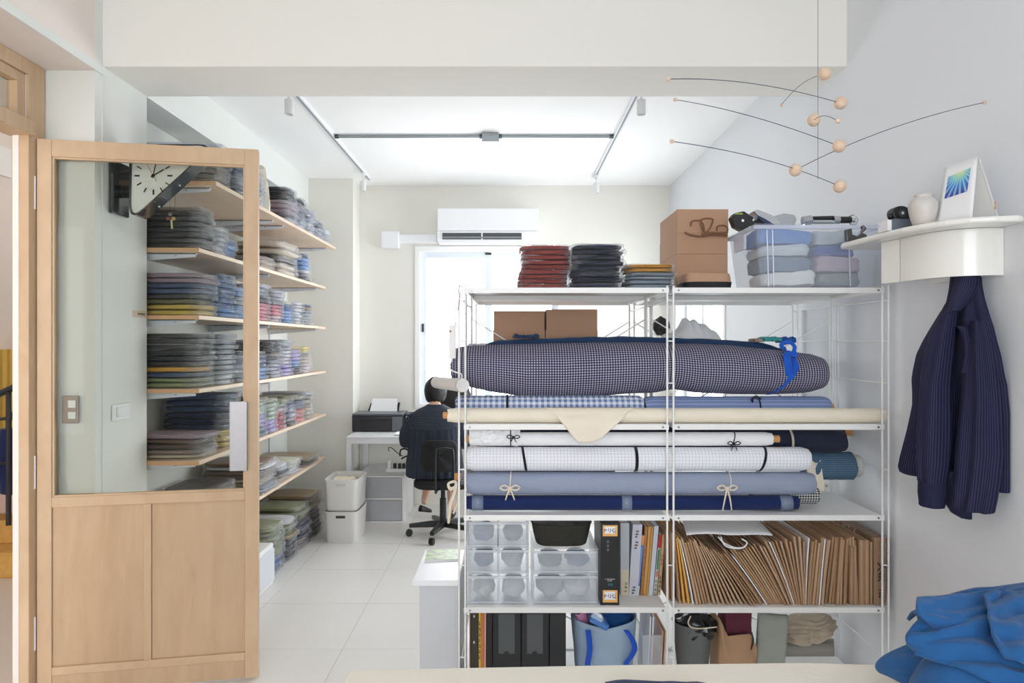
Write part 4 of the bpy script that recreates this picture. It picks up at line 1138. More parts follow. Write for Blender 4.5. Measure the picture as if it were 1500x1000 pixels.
for i, (b, t) in enumerate(pcs):
    wdt = (pcs[min(i + 1, NE - 1)][0] - pcs[max(0, i - 1)][0]) / 2
    wdt2 = (pcs[min(i + 1, NE - 1)][1] - pcs[max(0, i - 1)][1]) / 2
    wd = (min(wdt, 0.0105) * 0.86, min(wdt2, 0.0105) * 0.82)
    mat = ENVM[rnd.randrange(4)]
    desc = 'brown kraft envelope'
    if i in (1, 2): mat = ENVY; desc = 'amber yellow envelope'
    if i in (3, 22, 35, 44, 49): mat = PAPERW; wd = (wd[0] * .6, wd[1] * .6); desc = 'white paper folder'
    side = 'nearest the middle post' if i == 0 else f'{nth(i + 1)} along from the middle post'
    envelope(b, t, wd, 0.262 + rnd.uniform(-0.014, 0.012), 2.688 + rnd.uniform(-0.006, 0.016), 0.33, mat,
             f'{desc} standing on the fourth shelf, {side}', bend=rnd.uniform(-0.0003, 0.0003), seed=i, name='kraft_envelope' if desc[0] != 'w' else 'paper_folder')
# thick upright bundles at the right end
def bundle(px0, px1, label, zt, film_=False, n=6):
    x0_, x1_ = PX(px0, YE), PX(px1, YE)
    t = thing('envelope_bundle', label, 'envelope bundle', ((x0_ + x1_) / 2, 2.84, z0), group='envelope bundles at the shelf end')
    w_ = (x1_ - x0_) / n
    for k in range(n):
        MB().box(x0_ + k * w_ + 0.0004, x0_ + (k + 1) * w_ - 0.0004, 2.690 + rnd.uniform(0, .004), 3.03, z0 + 0.0015, zt + rnd.uniform(-.003, .003)).build('envelope_wad', ENVM[(k + 1) % 3], t, bevel=0.0008)
    return t, x0_, x1_
bundle(1239.5, 1250, 'thick kraft envelope bundle between the loose envelopes and the widest bundle', PZ(797, YE))
bundle(1253, 1268, 'thicker kraft envelope bundle second from the right end of the fourth shelf', PZ(788, YE))
bundle(1269, 1273, 'thin kraft envelope bundle squeezed between the two thick ones', PZ(790, YE), n=2)
t_, x0_, x1_ = bundle(1274, 1292, 'plastic-wrapped kraft envelope bundle at the shelf end with black handwriting', PZ(784, YE), n=1)
wr = MB().box(x0_ - 0.001, x1_ + 0.001, 2.684, 3.035, z0 + 0.001, PZ(783, YE)).build('plastic_wrap', FILM, t_, bevel=0.002)
def text(s, loc, size, mat, parent=None, rot=(R90, 0, 0), ext=0.0003, name='lettering', bold=0.0, label=None, cat=None):
    cu = bpy.data.curves.new(name, 'FONT'); cu.body = s; cu.size = size; cu.extrude = ext; cu.offset = bold
    cu.align_x = 'CENTER'; cu.align_y = 'CENTER'; cu.resolution_u = 3
    o = bpy.data.objects.new(name, cu); COL.objects.link(o)
    bpy.context.view_layer.update()
    me = bpy.data.meshes.new_from_object(o)
    COL.objects.unlink(o); bpy.data.objects.remove(o); 
    me.materials.clear(); me.materials.append(mat)
    q = bpy.data.objects.new(name, me); COL.objects.link(q)
    q.rotation_euler = rot
    if parent is not None: q.parent = parent; q.location = Vector(loc) - ORG[parent]
    else: q.location = loc
    return q
INK = plain('black_ink', S(30, 28, 28), 0.7)
text('大4K', ((x0_ + x1_) / 2, 2.6825, PZ(833, YE)), 0.036, INK, t_, rot=(R90, R90, 0), bold=0.0004)
text('100', ((x0_ + x1_) / 2, 2.6825, PZ(864, YE)), 0.026, INK, t_, rot=(R90, R90, 0), bold=0.0003)
# white paper bag lying over the envelopes
wb = thing('paper_bag', 'flat white paper bag with white cord handles lying over the kraft envelopes', 'bag', tuple(P(1060, 778, 2.8)))
def wbf(u, v):
    px_ = 1000 + 122 * u + (16 * (1 - v) if u < .5 else 8 * (1 - v)); z_ = 0.792 - 0.012 * v + 0.003 * math.sin(u * 9)
    y_ = 2.98 - 0.27 * v - 0.05 * abs(u - 0.4)
    return Vector((PX(px_, 2.75), y_, z_))
MB().grid(wbf, 14, 8).build('bag_sheet', PAPERW, wb, smooth=True, solid=0.004, fixn=False)
for k in (0, 1):
    MB().tube([P(1052 + 4 * k, 786, 2.705), P(1062, 796 + 3 * k, 2.69), P(1078, 802 + k, 2.682), P(1090, 801, 2.684), P(1094, 794, 2.69), P(1086, 789, 2.70)], 0.0028, 6).build('cord_handle', PAPERW, wb, smooth=True)

# envelopes just left of the middle post
for i, (b, t) in enumerate(((974, 976), (978, 979), (981, 982))):
    envelope(PX(b + 4, 2.76), PX(t, 2.76), 0.006, 0.27, 2.735, 0.28, ENVM[i], f'brown kraft envelope leaning on the middle post beside the books, {["nearest the books", "between its two neighbours", "nearest the post"][i]}', seed=90 + i, group='envelopes beside the books')

# ------------------------------------------------------------------ frosted drawers (fourth shelf)
FRO = plain('frosted_clear_plastic', S(218, 225, 232), 0.25, alpha=0.30, spec=0.6)
FRO2 = plain('frosted_clear_plastic_edge', S(230, 236, 242), 0.25, alpha=0.38, spec=0.6)
def drawerbox(px0, px1, zlo, zhi, label, split, stuffc):
    YD = 2.70; x0_, x1_ = PX(px0, YD), PX(px1, YD); d = 0.26
    t = thing('drawer_case', label, 'drawer box', ((x0_ + x1_) / 2, YD + d / 2, zlo), group='frosted drawer boxes')
    w_ = 0.004
    m = MB()
    m.box(x0_, x0_ + w_, YD, YD + d, zlo, zhi); m.box(x1_ - w_, x1_, YD, YD + d, zlo, zhi)
    m.box(x0_ + w_, x1_ - w_, YD, YD + d, zlo, zlo + w_); m.box(x0_ + w_, x1_ - w_, YD, YD + d, zhi - w_, zhi)
    m.build('case', FRO2, t)
    n = 2 if split else 1; ww = (x1_ - x0_ - 2 * w_) / n
    for k in range(n):
        a, b = x0_ + w_ + k * ww + 0.002, x0_ + w_ + (k + 1) * ww - 0.002
        m = MB(); zl, zh = zlo + w_ + 0.002, zhi - w_ - 0.003
        m.box(a, b, YD - 0.004, YD, zl, zh)
        m.box(a, a + .002, YD, YD + d - .02, zl, zh); m.box(b - .002, b, YD, YD + d - .02, zl, zh)
        dr = m.build('drawer', FRO, t, bevel=0.0015)
        MB().box(a, b, YD - 0.010, YD - 0.0045, zh - 0.010, zh).build('lip', FRO2, dr, bevel=0.001)
        MB().box(a, b, YD - 0.008, YD - 0.0045, zl, zl + 0.006).build('foot_strip', FRO2, dr, bevel=0.001)
        r = random.Random(int(px0 * 7 + zlo * 900 + k))
        for q in range(1 if n == 2 else 2):
            c = stuffc[(q + k) % len(stuffc)]
            cx = a + (b - a) * ((0.5 if n == 2 else 0.28 + 0.44 * q)); hw = (b - a) * (r.uniform(0.34, 0.42) if n == 2 else r.uniform(0.19, 0.25)); hh = (zh - zl) * r.uniform(0.26, 0.38); sd = r.random() * 20
            def cf(u, v, cx=cx, hw=hw, hh=hh, sd=sd):
                aa = 2 * math.pi * u; bb3 = math.pi * (v - .5)
                dd = Vector((math.cos(aa) * math.cos(bb3), math.sin(aa) * math.cos(bb3), math.sin(bb3))); qq = 1 + 0.3 * fb(tuple(dd * 2), 1, sd)
                return Vector((cx + hw * dd.x * qq, YD + 0.10 + 0.085 * dd.y, zl + 0.004 + max(0.0, hh * (1 + abs(dd.z) ** .6 * (1 if dd.z > 0 else -1) * qq))))
            MB().grid(cf, 18, 12, True).build('drawer_content', c, t, smooth=True)
    return t
SC = [fabric('content_blue', S(70, 98, 140)), fabric('content_white', S(230, 230, 234)), fabric('content_slate', S(84, 96, 118)), fabric('content_grey', S(170, 176, 186)), fabric('content_pale', S(214, 210, 206))]
zc = [z0 + 0.001, PZ(840, 2.70), PZ(802, 2.70), 0.838]
drawerbox(684, 775, zc[2] + 0.001, zc[3], 'frosted twin drawer box, uppermost of the stack by the left post', True, [SC[0], SC[2]])
drawerbox(684, 775, zc[1] + 0.001, zc[2], 'frosted twin drawer box, middle of the stack by the left post', True, [SC[0], SC[3]])
drawerbox(684, 775, zc[0], zc[1], 'frosted twin drawer box, bottom of the stack by the left post', True, [SC[4], SC[1]])
drawerbox(780, 876, zc[1] + 0.001, zc[2] - 0.004, 'wide frosted drawer box, upper one, below the black woven basket', False, [SC[2], SC[0]])
drawerbox(780, 876, zc[0], zc[1], 'wide frosted drawer box, lower one, on the shelf beside the black slipcase', False, [SC[3], SC[1]])
# woven dark basket on top of the wide drawers
m, nt, N_n, L_n, B_n = nodes('dark_woven_straw')
tc = N_n.new('ShaderNodeTexCoord'); wv = N_n.new('ShaderNodeTexWave'); wv.inputs['Scale'].default_value = 60; wv.inputs['Distortion'].default_value = 1.5; wv.bands_direction = 'Z'
wv2 = N_n.new('ShaderNodeTexWave'); wv2.inputs['Scale'].default_value = 70; wv2.inputs['Distortion'].default_value = 1.0; wv2.bands_direction = 'X'
mxx = N_n.new('ShaderNodeMath'); mxx.operation = 'MULTIPLY'
L_n.new(tc.outputs['Object'], wv.inputs[0]); L_n.new(tc.outputs['Object'], wv2.inputs[0]); L_n.new(wv.outputs['Fac'], mxx.inputs[0]); L_n.new(wv2.outputs['Fac'], mxx.inputs[1])
rr_ = N_n.new('ShaderNodeValToRGB'); rr_.color_ramp.elements[0].color = S(26, 26, 24); rr_.color_ramp.elements[1].color = S(98, 94, 78)
L_n.new(mxx.outputs[0], rr_.inputs[0]); L_n.new(rr_.outputs[0], B_n.inputs['Base Color']); B_n.inputs['Roughness'].default_value = 0.5
bb_ = N_n.new('ShaderNodeBump'); bb_.inputs['Strength'].default_value = 0.8; bb_.inputs['Distance'].default_value = 0.004
L_n.new(mxx.outputs[0], bb_.inputs['Height']); L_n.new(bb_.outputs[0], B_n.inputs['Normal'])
WOV = m
def bask(u, v):
    x_, y_ = superring(2 * math.pi * u, 1, 5)
    w_ = (PX(868, 2.71) - PX(779, 2.71)); t = v
    ins = 1 - 0.14 * (1 - t) ** 1.3
    return Vector((PX(823.5, 2.71) + x_ * w_ * ins, 2.82 + y_ * 0.22 * ins, zc[2] - 0.002 + 0.004 + 0.082 * t + 0.004 * math.cos(4 * math.pi * u)))
bk = thing('woven_basket', 'dark woven straw basket on top of the wide frosted drawers', 'basket', tuple(P(823, 797, 2.8)))
MB().grid(bask, 40, 8, True, cap=True).build('basket_body', WOV, bk, smooth=True, angle=60)
rm = MB(); rm.tube([bask(k / 40, 1.0) + Vector((0, 0, 0.002)) for k in range(40)], 0.004, 6, closed=True); rm.build('basket_rim', WOV, bk, smooth=True)

# ------------------------------------------------------------------ books
def book(px0b, px1b, px0t, px1t, pytop, pybot, Yf, col, label, dep=0.20, name='book', extra=None, group='books on the fourth shelf', zb=None):
    zb = z0 + 0.001 if zb is None else zb
    zt = PZ(pytop, Yf)
    a, b, c, d = PX(px0b, Yf), PX(px1b, Yf), PX(px0t, Yf), PX(px1t, Yf)
    t = thing(name, label, 'book' if name == 'book' else name.split('_')[-1], ((a + b) / 2, Yf + dep / 2, zb), group=group)
    mat = col if not isinstance(col, tuple) else plain('cover_%d_%d_%d' % col, S(*col), 0.55)
    cv = MB()
    w_ = b - a; e = min(0.0022, w_ * 0.15)
    # cover: spine and two boards, pages inside
    cv.prism([(a, Yf, zb), (b, Yf, zb), (d, Yf, zt), (c, Yf, zt)], (0, 0.003, 0))
    cv.prism([(a, Yf + .003, zb), (a + e, Yf + .003, zb), (c + e, Yf + .003, zt), (c, Yf + .003, zt)], (0, dep - .003, 0))
    cv.prism([(b - e, Yf + .003, zb), (b, Yf + .003, zb), (d, Yf + .003, zt), (d - e, Yf + .003, zt)], (0, dep - .003, 0))
    cv.build('cover', mat, t)
    MB().prism([(a + e, Yf + .004, zb + .003), (b - e, Yf + .004, zb + .003), (d - e, Yf + .004, zt - .003), (c + e, Yf + .004, zt - .003)], (0, dep - .008, 0)).build('pages', PAPERW, t)
    def strip(t0, t1, s0, s1, colr, nm='spine_print'):
        """coloured field on the spine between heights t0..t1 and widths s0..s1 (0..1)"""
        def q(s_, h_): return Vector(((a + (c - a) * h_) * (1 - s_) + (b + (d - b) * h_) * s_, Yf - 0.0006, zb + (zt - zb) * h_))
        MB().prism([q(s0, t0), q(s1, t0), q(s1, t1), q(s0, t1)], (0, 0.0005, 0)).build(nm, plain('print_%d_%d_%d' % colr, S(*colr), 0.6), t)
    for e_ in (extra or []): strip(*e_)
    return t
def glyphs(t0, t1, n, s0=0.3, s1=0.7, col=(60, 60, 66)):
    out = []; h = (t1 - t0) / n
    for k in range(n):
        o = 0.12 * ((k * 37) % 3 - 1)
        out.append((t0 + k * h, t0 + k * h + h * 0.3, s0 + max(0, o), s1 + min(0, o), col)); out.append((t0 + k * h + h * 0.4, t0 + k * h + h * 0.62, s0 + 0.05, s1 - 0.1 + o * .5, col))
    return out
# black slipcase with two stickers
bs = thing('black_slipcase', 'tall black slipcase with orange and white stickers at both ends of its spine', 'slipcase', (PX(893, 2.69), 2.8, z0))
a_, b_ = PX(880, 2.69), PX(907, 2.69)
MB().box(a_, b_, 2.69, 2.90, z0 + 0.001, PZ(766, 2.69)).build('case', plain('black_card', S(16, 17, 21), 0.35), bs, bevel=0.001)
OR = plain('orange_label', S(236, 180, 108), 0.7)
def sticker(y0p, y1p):
    MB().box(PX(883, 2.69), PX(904.5, 2.69), 2.6888, 2.6896, PZ(y1p, 2.69), PZ(y0p, 2.69)).build('sticker', OR, bs)
    MB().box(PX(885.5, 2.69), PX(901, 2.69), 2.6880, 2.6887, PZ(y1p - 4, 2.69), PZ(y0p + 2, 2.69)).build('sticker_centre', PAPERW, bs)
sticker(769, 785); sticker(864, 882)
text('ナリ休', (PX(893, 2.69), 2.6877, PZ(777, 2.69)), 0.018, plain('blue_ink', S(50, 60, 110), 0.6), bs, bold=0.0004)
text('ナリ休', (PX(893, 2.69), 2.6877, PZ(873, 2.69)), 0.018, plain('blue_ink', S(50, 60, 110), 0.6), bs, bold=0.0004)
text('11 MAGAZINE\nBOOK', (PX(893, 2.69), 2.6877, PZ(849, 2.69)), 0.0065, PAPERW, bs, ext=0.0001)
text('939', (PX(894, 2.69), 2.6877, PZ(856, 2.69)), 0.014, plain('teal_print', S(60, 140, 160), 0.6), bs, ext=0.0001)
for k in range(3): MB().box(PX(889, 2.69), PX(892, 2.69), 2.6882, 2.6889, PZ(795 + 6 * k, 2.69), PZ(791 + 6 * k, 2.69)).build('spine_print', plain('print_90_92_98', S(90, 92, 98), 0.6), bs)
MB().box(PX(879, 2.69), PX(908, 2.69), 2.686, 2.92, z0 + 0.0005, z0 + 0.0009).build('clear_sleeve', FILM, bs)
GREYF = (168, 172, 178)
book(909, 921, 909, 922, 766, 872, 2.79, (190, 194, 200), 'clear grey plastic file sleeve right of the black slipcase', extra=[(0.0, 0.36, 0.05, 0.95, (216, 204, 178))] + glyphs(0.05, 0.2, 3, 0.5, 0.8), name='file_sleeve')
book(921, 934, 927, 941, 768, 872, 2.785, (206, 206, 218), 'tall lavender-grey paperback leaning left of the orange spines', extra=glyphs(0.03, 0.15, 3) + glyphs(0.66, 0.78, 3) + glyphs(0.82, 0.93, 3))
book(932.5, 936, 940, 944, 784, 872, 2.79, (70, 120, 200), 'thin book with an orange and blue spine between paperbacks', extra=[(0.84, 1.0, 0, 1, (226, 150, 90)), (0.0, 0.16, 0, 1, (200, 206, 214)), (0.2, 0.8, 0.3, 0.7, (120, 160, 220))])
book(938, 941.5, 945, 949, 771, 872, 2.79, (176, 120, 70), 'tan book nearest the blue thin spine', extra=glyphs(0.2, 0.7, 6, .3, .7, (120, 80, 50)))
book(942, 946, 950, 954, 771, 872, 2.79, (206, 156, 84), 'ochre book between the tan one and its twin')
book(946.5, 949.5, 954.5, 957.5, 771, 872, 2.79, (196, 146, 78), 'thin ochre book beside the pale blue-white book')
book(950, 956, 958.5, 965, 770, 872, 2.79, (206, 212, 226), 'pale blue-white magazine file leaning among the books')
book(957, 961.5, 965.5, 969.5, 783, 872, 2.795, (208, 214, 200), 'slim paperback with red and green lettering on its spine', extra=[(0.78, 1.0, 0, 1, (206, 50, 60)), (0.42, 0.76, 0.2, 0.8, (60, 130, 90)), (0.3, 0.4, .2, .8, (210, 110, 90))] + glyphs(0.0, 0.28, 4, .2, .8, (80, 110, 90)))
book(963, 967.5, 970.5, 974, 783, 872, 2.795, (206, 182, 140), 'sand-coloured paperback at the end of the book row', extra=glyphs(0.05, 0.35, 4, .2, .8, (70, 60, 50)) + glyphs(0.5, 0.7, 3, .2, .8, (190, 70, 60)))

# ------------------------------------------------------------------ lowest shelf
z0 = UZ[4]
book(687.5, 689, 687.5, 689, 897, 966, 2.74, (196, 140, 100), 'brown board standing at the left post on the bottom shelf', group='files on the bottom shelf', dep=0.22)
book(689.5, 700, 689.5, 700, 896, 968, 2.73, (56, 50, 46), 'black-brown ring binder at the left of the bottom shelf', extra=[(0.93, 0.96, .35, .6, (200, 200, 200)), (0.60, 0.63, .35, .6, (200, 200, 200))], group='files on the bottom shelf', name='ring_binder')
book(701, 704.5, 701, 704.5, 896, 968, 2.735, (222, 186, 66), 'yellow spined magazine beside the ring binder', extra=glyphs(0.4, 0.9, 7, .2, .8, (60, 50, 40)), group='files on the bottom shelf')
book(705, 708.5, 705, 709, 896, 968, 2.735, (214, 120, 70), 'orange spined magazine beside the yellow one', group='files on the bottom shelf')
book(709, 711.5, 709.5, 712, 896, 968, 2.735, (216, 170, 150), 'pinkish spined magazine beside the orange one', group='files on the bottom shelf')
book(712.5, 721, 712.5, 721, 896, 968, 2.74, (44, 40, 40), 'dark folder between magazines and black file boxes', group='files on the bottom shelf')
def filebox(px0, px1, label, panel=True):
    a, b = PX(px0, 2.71), PX(px1, 2.71)
    t = thing('file_box', label, 'file box', ((a + b) / 2, 2.85, z0), group='black file boxes')
    MB().box(a, b, 2.71, 3.0, z0 + 0.001, 0.462).build('case', plain('black_board', S(30, 32, 34), 0.5), t, bevel=0.002)
    if panel:
        m = MB(); w_ = b - a; aa, bb2 = a + w_ * 0.2, b - w_ * 0.22
        zl = PZ(957, 2.71); n_ = 8
        pts = [(aa, 2.7088, 0.455), (bb2, 2.7088, 0.455), (bb2, 2.7088, zl)]
        cx_ = (aa + bb2) / 2
        for k in range(n_ + 1): pts.append((cx_ + 0.011 * math.cos(math.pi * k / n_), 2.7088, zl + 0.011 * math.sin(math.pi * k / n_)))
        pts.append((aa, 2.7088, zl))
        m.prism(pts, (0, 0.001, 0)).build('label_panel', plain('grey_panel', S(84, 88, 90), 0.5), t)
filebox(722, 763, 'black file box with grey spine panel next to the dark folder')
filebox(764, 804, 'black file box with grey spine panel, middle of three', True)
filebox(805, 829, 'plain brown-black file box next to the blue tote bag', False)
# tote bag with blue handles
TOTE = fabric('blue_grey_mesh_tote', S(160, 182, 204), bump=0.3)
tt = thing('tote_bag', 'blue-grey tote bag with royal blue handles stuffed with folded cloth', 'bag', (PX(890, 2.74), 2.84, z0))
def totef(u, v):
    a = 2 * math.pi * u
    x_, y_ = superring(a, 1, 3.2)
    w_ = (PX(937, 2.74) - PX(841, 2.74)) * (0.82 + 0.18 * v ** 0.6)
    return Vector((PX(889, 2.74) + x_ * w_ * (1 + 0.04 * fb((x_ * 4, y_ * 4, v * 3), 1, 3)), 2.845 + y_ * 0.21 * (0.85 + .15 * v), z0 + 0.002 + (0.245 + 0.03 * abs(x_) * 2) * v))
MB().grid(totef, 44, 12, True).build('bag_body', TOTE, tt, smooth=True, solid=0.003)
for sx_ in (-1, 1):
    base = PX(889 + 30 * sx_, 2.73)
    def hf(u, v):
        px_ = 889 + sx_ * (28 + 12 * math.sin(math.pi * min(1, u * 1.1)) * (1 if sx_ > 0 else -0.2)) + (v - 0.5) * 8
        return Vector((PX(px_, 2.73), 2.733 - 0.010 * math.sin(math.pi * u) , PZ(923 + 52 * u, 2.73)))
    MB().grid(hf, 12, 2).build('handle', fabric('handle_blue', S(40, 88, 200), bump=0.1), tt, smooth=True, solid=0.003, fixn=False)
text('CANVAS', (PX(884, 2.72), 2.727, PZ(945, 2.72)), 0.013, plain('faint_print', S(216, 224, 232), 0.6), tt, rot=(R90, R90, 0)) if False else None
def lumpy(name, label, px, py, Y, rx, ry, rz, mat, cat='cloth', seed=1, parent=None, amp=0.3, fr=2.0, n=(28, 16)):
    c = P(px, py, Y)
    def fn(u, v):
        a = 2 * math.pi * u; b = math.pi * (v - 0.5)
        d = Vector((math.cos(a) * math.cos(b), math.sin(a) * math.cos(b), math.sin(b)))
        q = 1 + amp * fb(tuple(d * fr), 1, seed) + amp * 0.6 * abs(fb(tuple(d * fr * 2.3), 1, seed + 3))
        return Vector((c.x + rx * d.x * q, c.y + ry * d.y * q, c.z + rz * d.z * q))
    return MB().grid(fn, n[0], n[1], True).build(name, mat, parent, smooth=True, label=None if parent else label, cat=None if parent else cat)
lumpy('cloth_bundle', 'blue cloth bundle stuffed in the top of the tote bag', 901, 908, 2.85, 0.075, 0.055, 0.050, M_BLU, seed=4)
pk = MB().grid(lambda u, v: P(842 + 16 * u + 14 * (1 - v) * 0 + 6 * v, 897 + 24 * v + 3 * math.sin(5 * u), 2.80 - 0.01 * math.sin(4 * u)), 6, 8)
pk.build('pink_sleeve', fabric('pink_cloth', S(232, 160, 198)), solid=0.006, smooth=True, fixn=False, label='pink cloth with a plum patch at the left of the tote bag', cat='cloth')
pw = thing('blue_packet', 'bright blue plastic packet lying in the mouth of the tote bag', 'packet', tuple(P(872, 920, 2.79)))
M_ = Matrix.Rotation(math.radians(28), 3, 'Y')
MB().obox(P(876, 907, 2.775), (0.085, 0.09, 0.028), M_).build('packet_body', plain('blue_foil', S(60, 120, 200), 0.2, spec=0.8), pw, bevel=0.008)
MB().obox(P(874, 905, 2.726), (0.05, 0.006, 0.012), M_).build('packet_print', plain('pale_blue', S(170, 200, 232), 0.4), pw, bevel=0.001)
# clear file stand right of tote
fs_ = thing('clear_file_stand', 'translucent file stand holding white and orange sheets by the middle post', 'file stand', (PX(957, 2.74), 2.85, z0))
a, b = PX(941, 2.73), PX(970, 2.73)
st = MB(); st.box(a, b, 2.73, 2.733, z0 + .002, 0.36); st.box(a, a + .002, 2.733, 2.98, z0 + .002, 0.38); st.box(b - .002, b, 2.733, 2.98, z0 + .002, 0.38)
st.build('case', FRO, fs_)
for k, (c, dx) in enumerate((((232, 232, 236), 8), ((226, 228, 236), 12), ((222, 160, 110), 26), ((206, 176, 150), 30))):
    xx = PX(941 + dx, 2.75)
    MB().prism([(xx - 0.006, 2.745, z0 + .004), (xx, 2.745, z0 + .004), (xx + 0.014, 2.745, 0.43 if k < 2 else 0.37), (xx + 0.008, 2.745, 0.43 if k < 2 else 0.37)], (0, 0.2, 0)).build('sheet', plain('sheet_%d' % k, S(*c), 0.7), fs_)
# bay two: grey bucket, kraft bag, sage bag, linen heap
bu = thing('grey_bucket', 'dark grey tapered bucket lined with black plastic on the bottom shelf', 'bucket', (PX(1022, 2.80), 2.85, z0))
cx_ = PX(1022, 2.76)
MB().lathe([(0.060, 0.0), (0.082, 0.235), (0.086, 0.238), (0.084, 0.242), (0.077, 0.235), (0.053, 0.01)], (cx_, 2.84, z0 + 0.002), 32).build('bucket_body', plain('matte_grey_plastic', S(104, 108, 108), 0.6), bu, smooth=True)
bl = lumpy('bin_liner', '', 1021, 914, 2.83, 0.076, 0.072, 0.052, plain('black_film', S(22, 23, 26), 0.18, spec=0.8), parent=bu, seed=8, amp=0.35, fr=3)
MB().tube([P(1012, 902, 2.742), P(1008, 912, 2.738), P(1014, 919, 2.738), P(1030, 920, 2.736), P(1050, 918, 2.738)], 0.0028, 6).build('loose_cord', TIE, bu, smooth=True)
kb = thing('kraft_paper_bag', 'crumpled brown kraft paper bag standing beside the grey bucket', 'bag', (PX(1082, 2.78), 2.85, z0))
def kbf(u, v):
    x_, y_ = superring(2 * math.pi * u, 1, 7); w_ = PX(1111, 2.77) - PX(1053, 2.77)
    h_ = 0.225 + 0.05 * max(0, -x_ * 2) * 0 + 0.04 * math.sin(3 * x_ * 3)
    return Vector((PX(1083, 2.77) + x_ * w_ * (1 + 0.02 * math.sin(v * 7)), 2.85 + y_ * 0.16 + 0.006 * math.sin(x_ * 20 + v * 9), z0 + 0.002 + h_ * v * (1.05 - 0.25 * (x_ + .5) * (1 - 0)) + 0.06 * v * (x_ > -9) * 0))
MB().grid(kbf, 44, 10, True).build('bag_body', ENVM[0], kb, smooth=True, solid=0.0015, angle=50)
MB().tube([P(1101, 925, 2.757), P(1103, 938, 2.752), P(1100, 952, 2.754)], [0.0015, 0.005, 0.002], 6).build('dark_tie', BLACKP, kb)
slab('plum_cloth', 'plum coloured cloth sticking out of the brown kraft paper bag', 1060, 1104, 2.80, 2.90, 0.30, 0.445, fabric('plum', S(104, 52, 66)), seed=4)
sb = MB().grid(lambda u, v: Vector((PX(1108 + 40 * u + 4 * v, 2.80), 2.80 + 0.012 * math.sin(3 * u + 2 * v) + 0.05 * (1 - v) * 0, z0 + 0.004 + (PZ(899, 2.80) - z0 - 0.004) * v + 0.012 * u * (1 - v) * 2)), 10, 10)
sbt = thing('sage_grey_bag', 'flat sage-grey cloth bag leaning beside the kraft paper bag', 'bag', (PX(1130, 2.80), 2.82, z0))
sb.build('front_sheet', fabric('sage_grey', S(160, 166, 156)), sbt, smooth=True, solid=0.02, fixn=False)
def lin(u, v):
    a = 2 * math.pi * u; b = math.pi * (v - 0.5)
    d = Vector((math.cos(a) * math.cos(b), math.sin(a) * math.cos(b), math.sin(b)))
    c = P(1180, 920, 2.90); q = 1 + 0.07 * math.sin(d.z * 28 + 3 * math.sin(d.x * 4)) + 0.12 * fb(tuple(d * 3), 1, 7)
    return Vector((c.x + 0.125 * d.x * q, c.y + 0.075 * d.y * q, c.z + 0.062 * d.z * q + 0.02 * d.x))
lt_ = thing('linen_heap', 'heap of wrinkled ecru linen at the right of the bottom shelf', 'cloth', tuple(P(1180, 950, 2.9)))
MB().grid(lin, 60, 40, True).build('linen_folds', fabric('ecru_linen', S(196, 182, 162), bump=0.6), lt_, smooth=True)
MB().grid(lambda u, v: P(1140 + 82 * u, 944 + 8 * v, 2.93 - 0.08 * v), 6, 3).build('underlying_sheet', fabric('linen_grey', S(150, 146, 138)), lt_, smooth=True, solid=0.05, fixn=False)
# ------------------------------------------------------------------ on top of the shelving
z0 = UZ[0]
def tstack(px0, px1, layers, place, th, Y=2.86, sy=0.30, item='garment'):
    a, b = PX(px0, 2.72), PX(px1, 2.72)
    return stack((a + b) / 2, Y, z0, (b - a) * 0.93, sy, layers, place, th=th, front='y', jit=0.008, item=item, rotj=0.03)
tstack(757, 838, [('rust red', 9)], 'in the rust red pile', 0.0205)
tstack(833, 917, [('ink navy', 8)], 'in the ink navy pile', 0.0225)
tstack(915, 993, [('blue grey', 4), ('mustard', 2)], 'in the pile touching the boxes', 0.0165)
def kbox(name, label, x0, x1, y0, y1, za, zb_, group=None, seam=True, tape=False):
    t = thing(name, label, 'box', ((x0 + x1) / 2, (y0 + y1) / 2, za), group=group)
    MB().box(x0, x1, y0, y1, za, zb_).build('carton', KRAFT, t, bevel=0.0015)
    return t
YBX = 2.94
bx0, bx1 = PX(991, YBX), PX(1066, YBX)
kbox('cardboard_box', 'cardboard carton, bottom of the three stacked beside the clear bin', bx0, bx1, YBX, 3.27, z0 + 0.001, PZ(372, YBX) - 0.0005, 'cartons beside the clear bin')
kbox('cardboard_box', 'cardboard carton, middle of the three stacked beside the clear bin', bx0 + 0.001, bx1, YBX + 0.001, 3.275, PZ(372, YBX) + 0.0005, PZ(341, YBX) - 0.0005, 'cartons beside the clear bin')
kbox('cardboard_box', 'cardboard carton, uppermost of the three stacked beside the clear bin', bx0 + 0.004, bx1 + 0.004, YBX + 0.004, 3.28, PZ(341, YBX) + 0.0005, PZ(306, YBX), 'cartons beside the clear bin')
gl = thing('brown_cord_loops', 'brown cord handles hanging in loops before the uppermost carton', 'cord', tuple(P(1030, 342, 2.92)))
for k, pts in enumerate(([(1012, 331), (1014, 324), (1024, 323), (1030, 328), (1032, 340)], [(1031, 340), (1027, 322), (1044, 321), (1040, 334), (1034, 341)], [(1050, 338), (1052, 331), (1063, 331), (1066, 337), (1060, 342)], [(1003, 340), (1012, 344), (1028, 346), (1044, 344), (1066, 345)], [(1028, 344), (1040, 341), (1066, 341)])):
    MB().tube([P(x, y, 2.925 - 0.004 * k) for x, y in pts], 0.0035 if k < 3 else 0.0045, 6).build('loop' if k < 3 else 'cord', plain('brown_cord', S(126, 88, 62), 0.7), gl, smooth=True)
hb = thing('round_kraft_box', 'low rounded kraft box with a black lower band before the cartons', 'box', (PX(1038, 2.78), 2.85, z0))
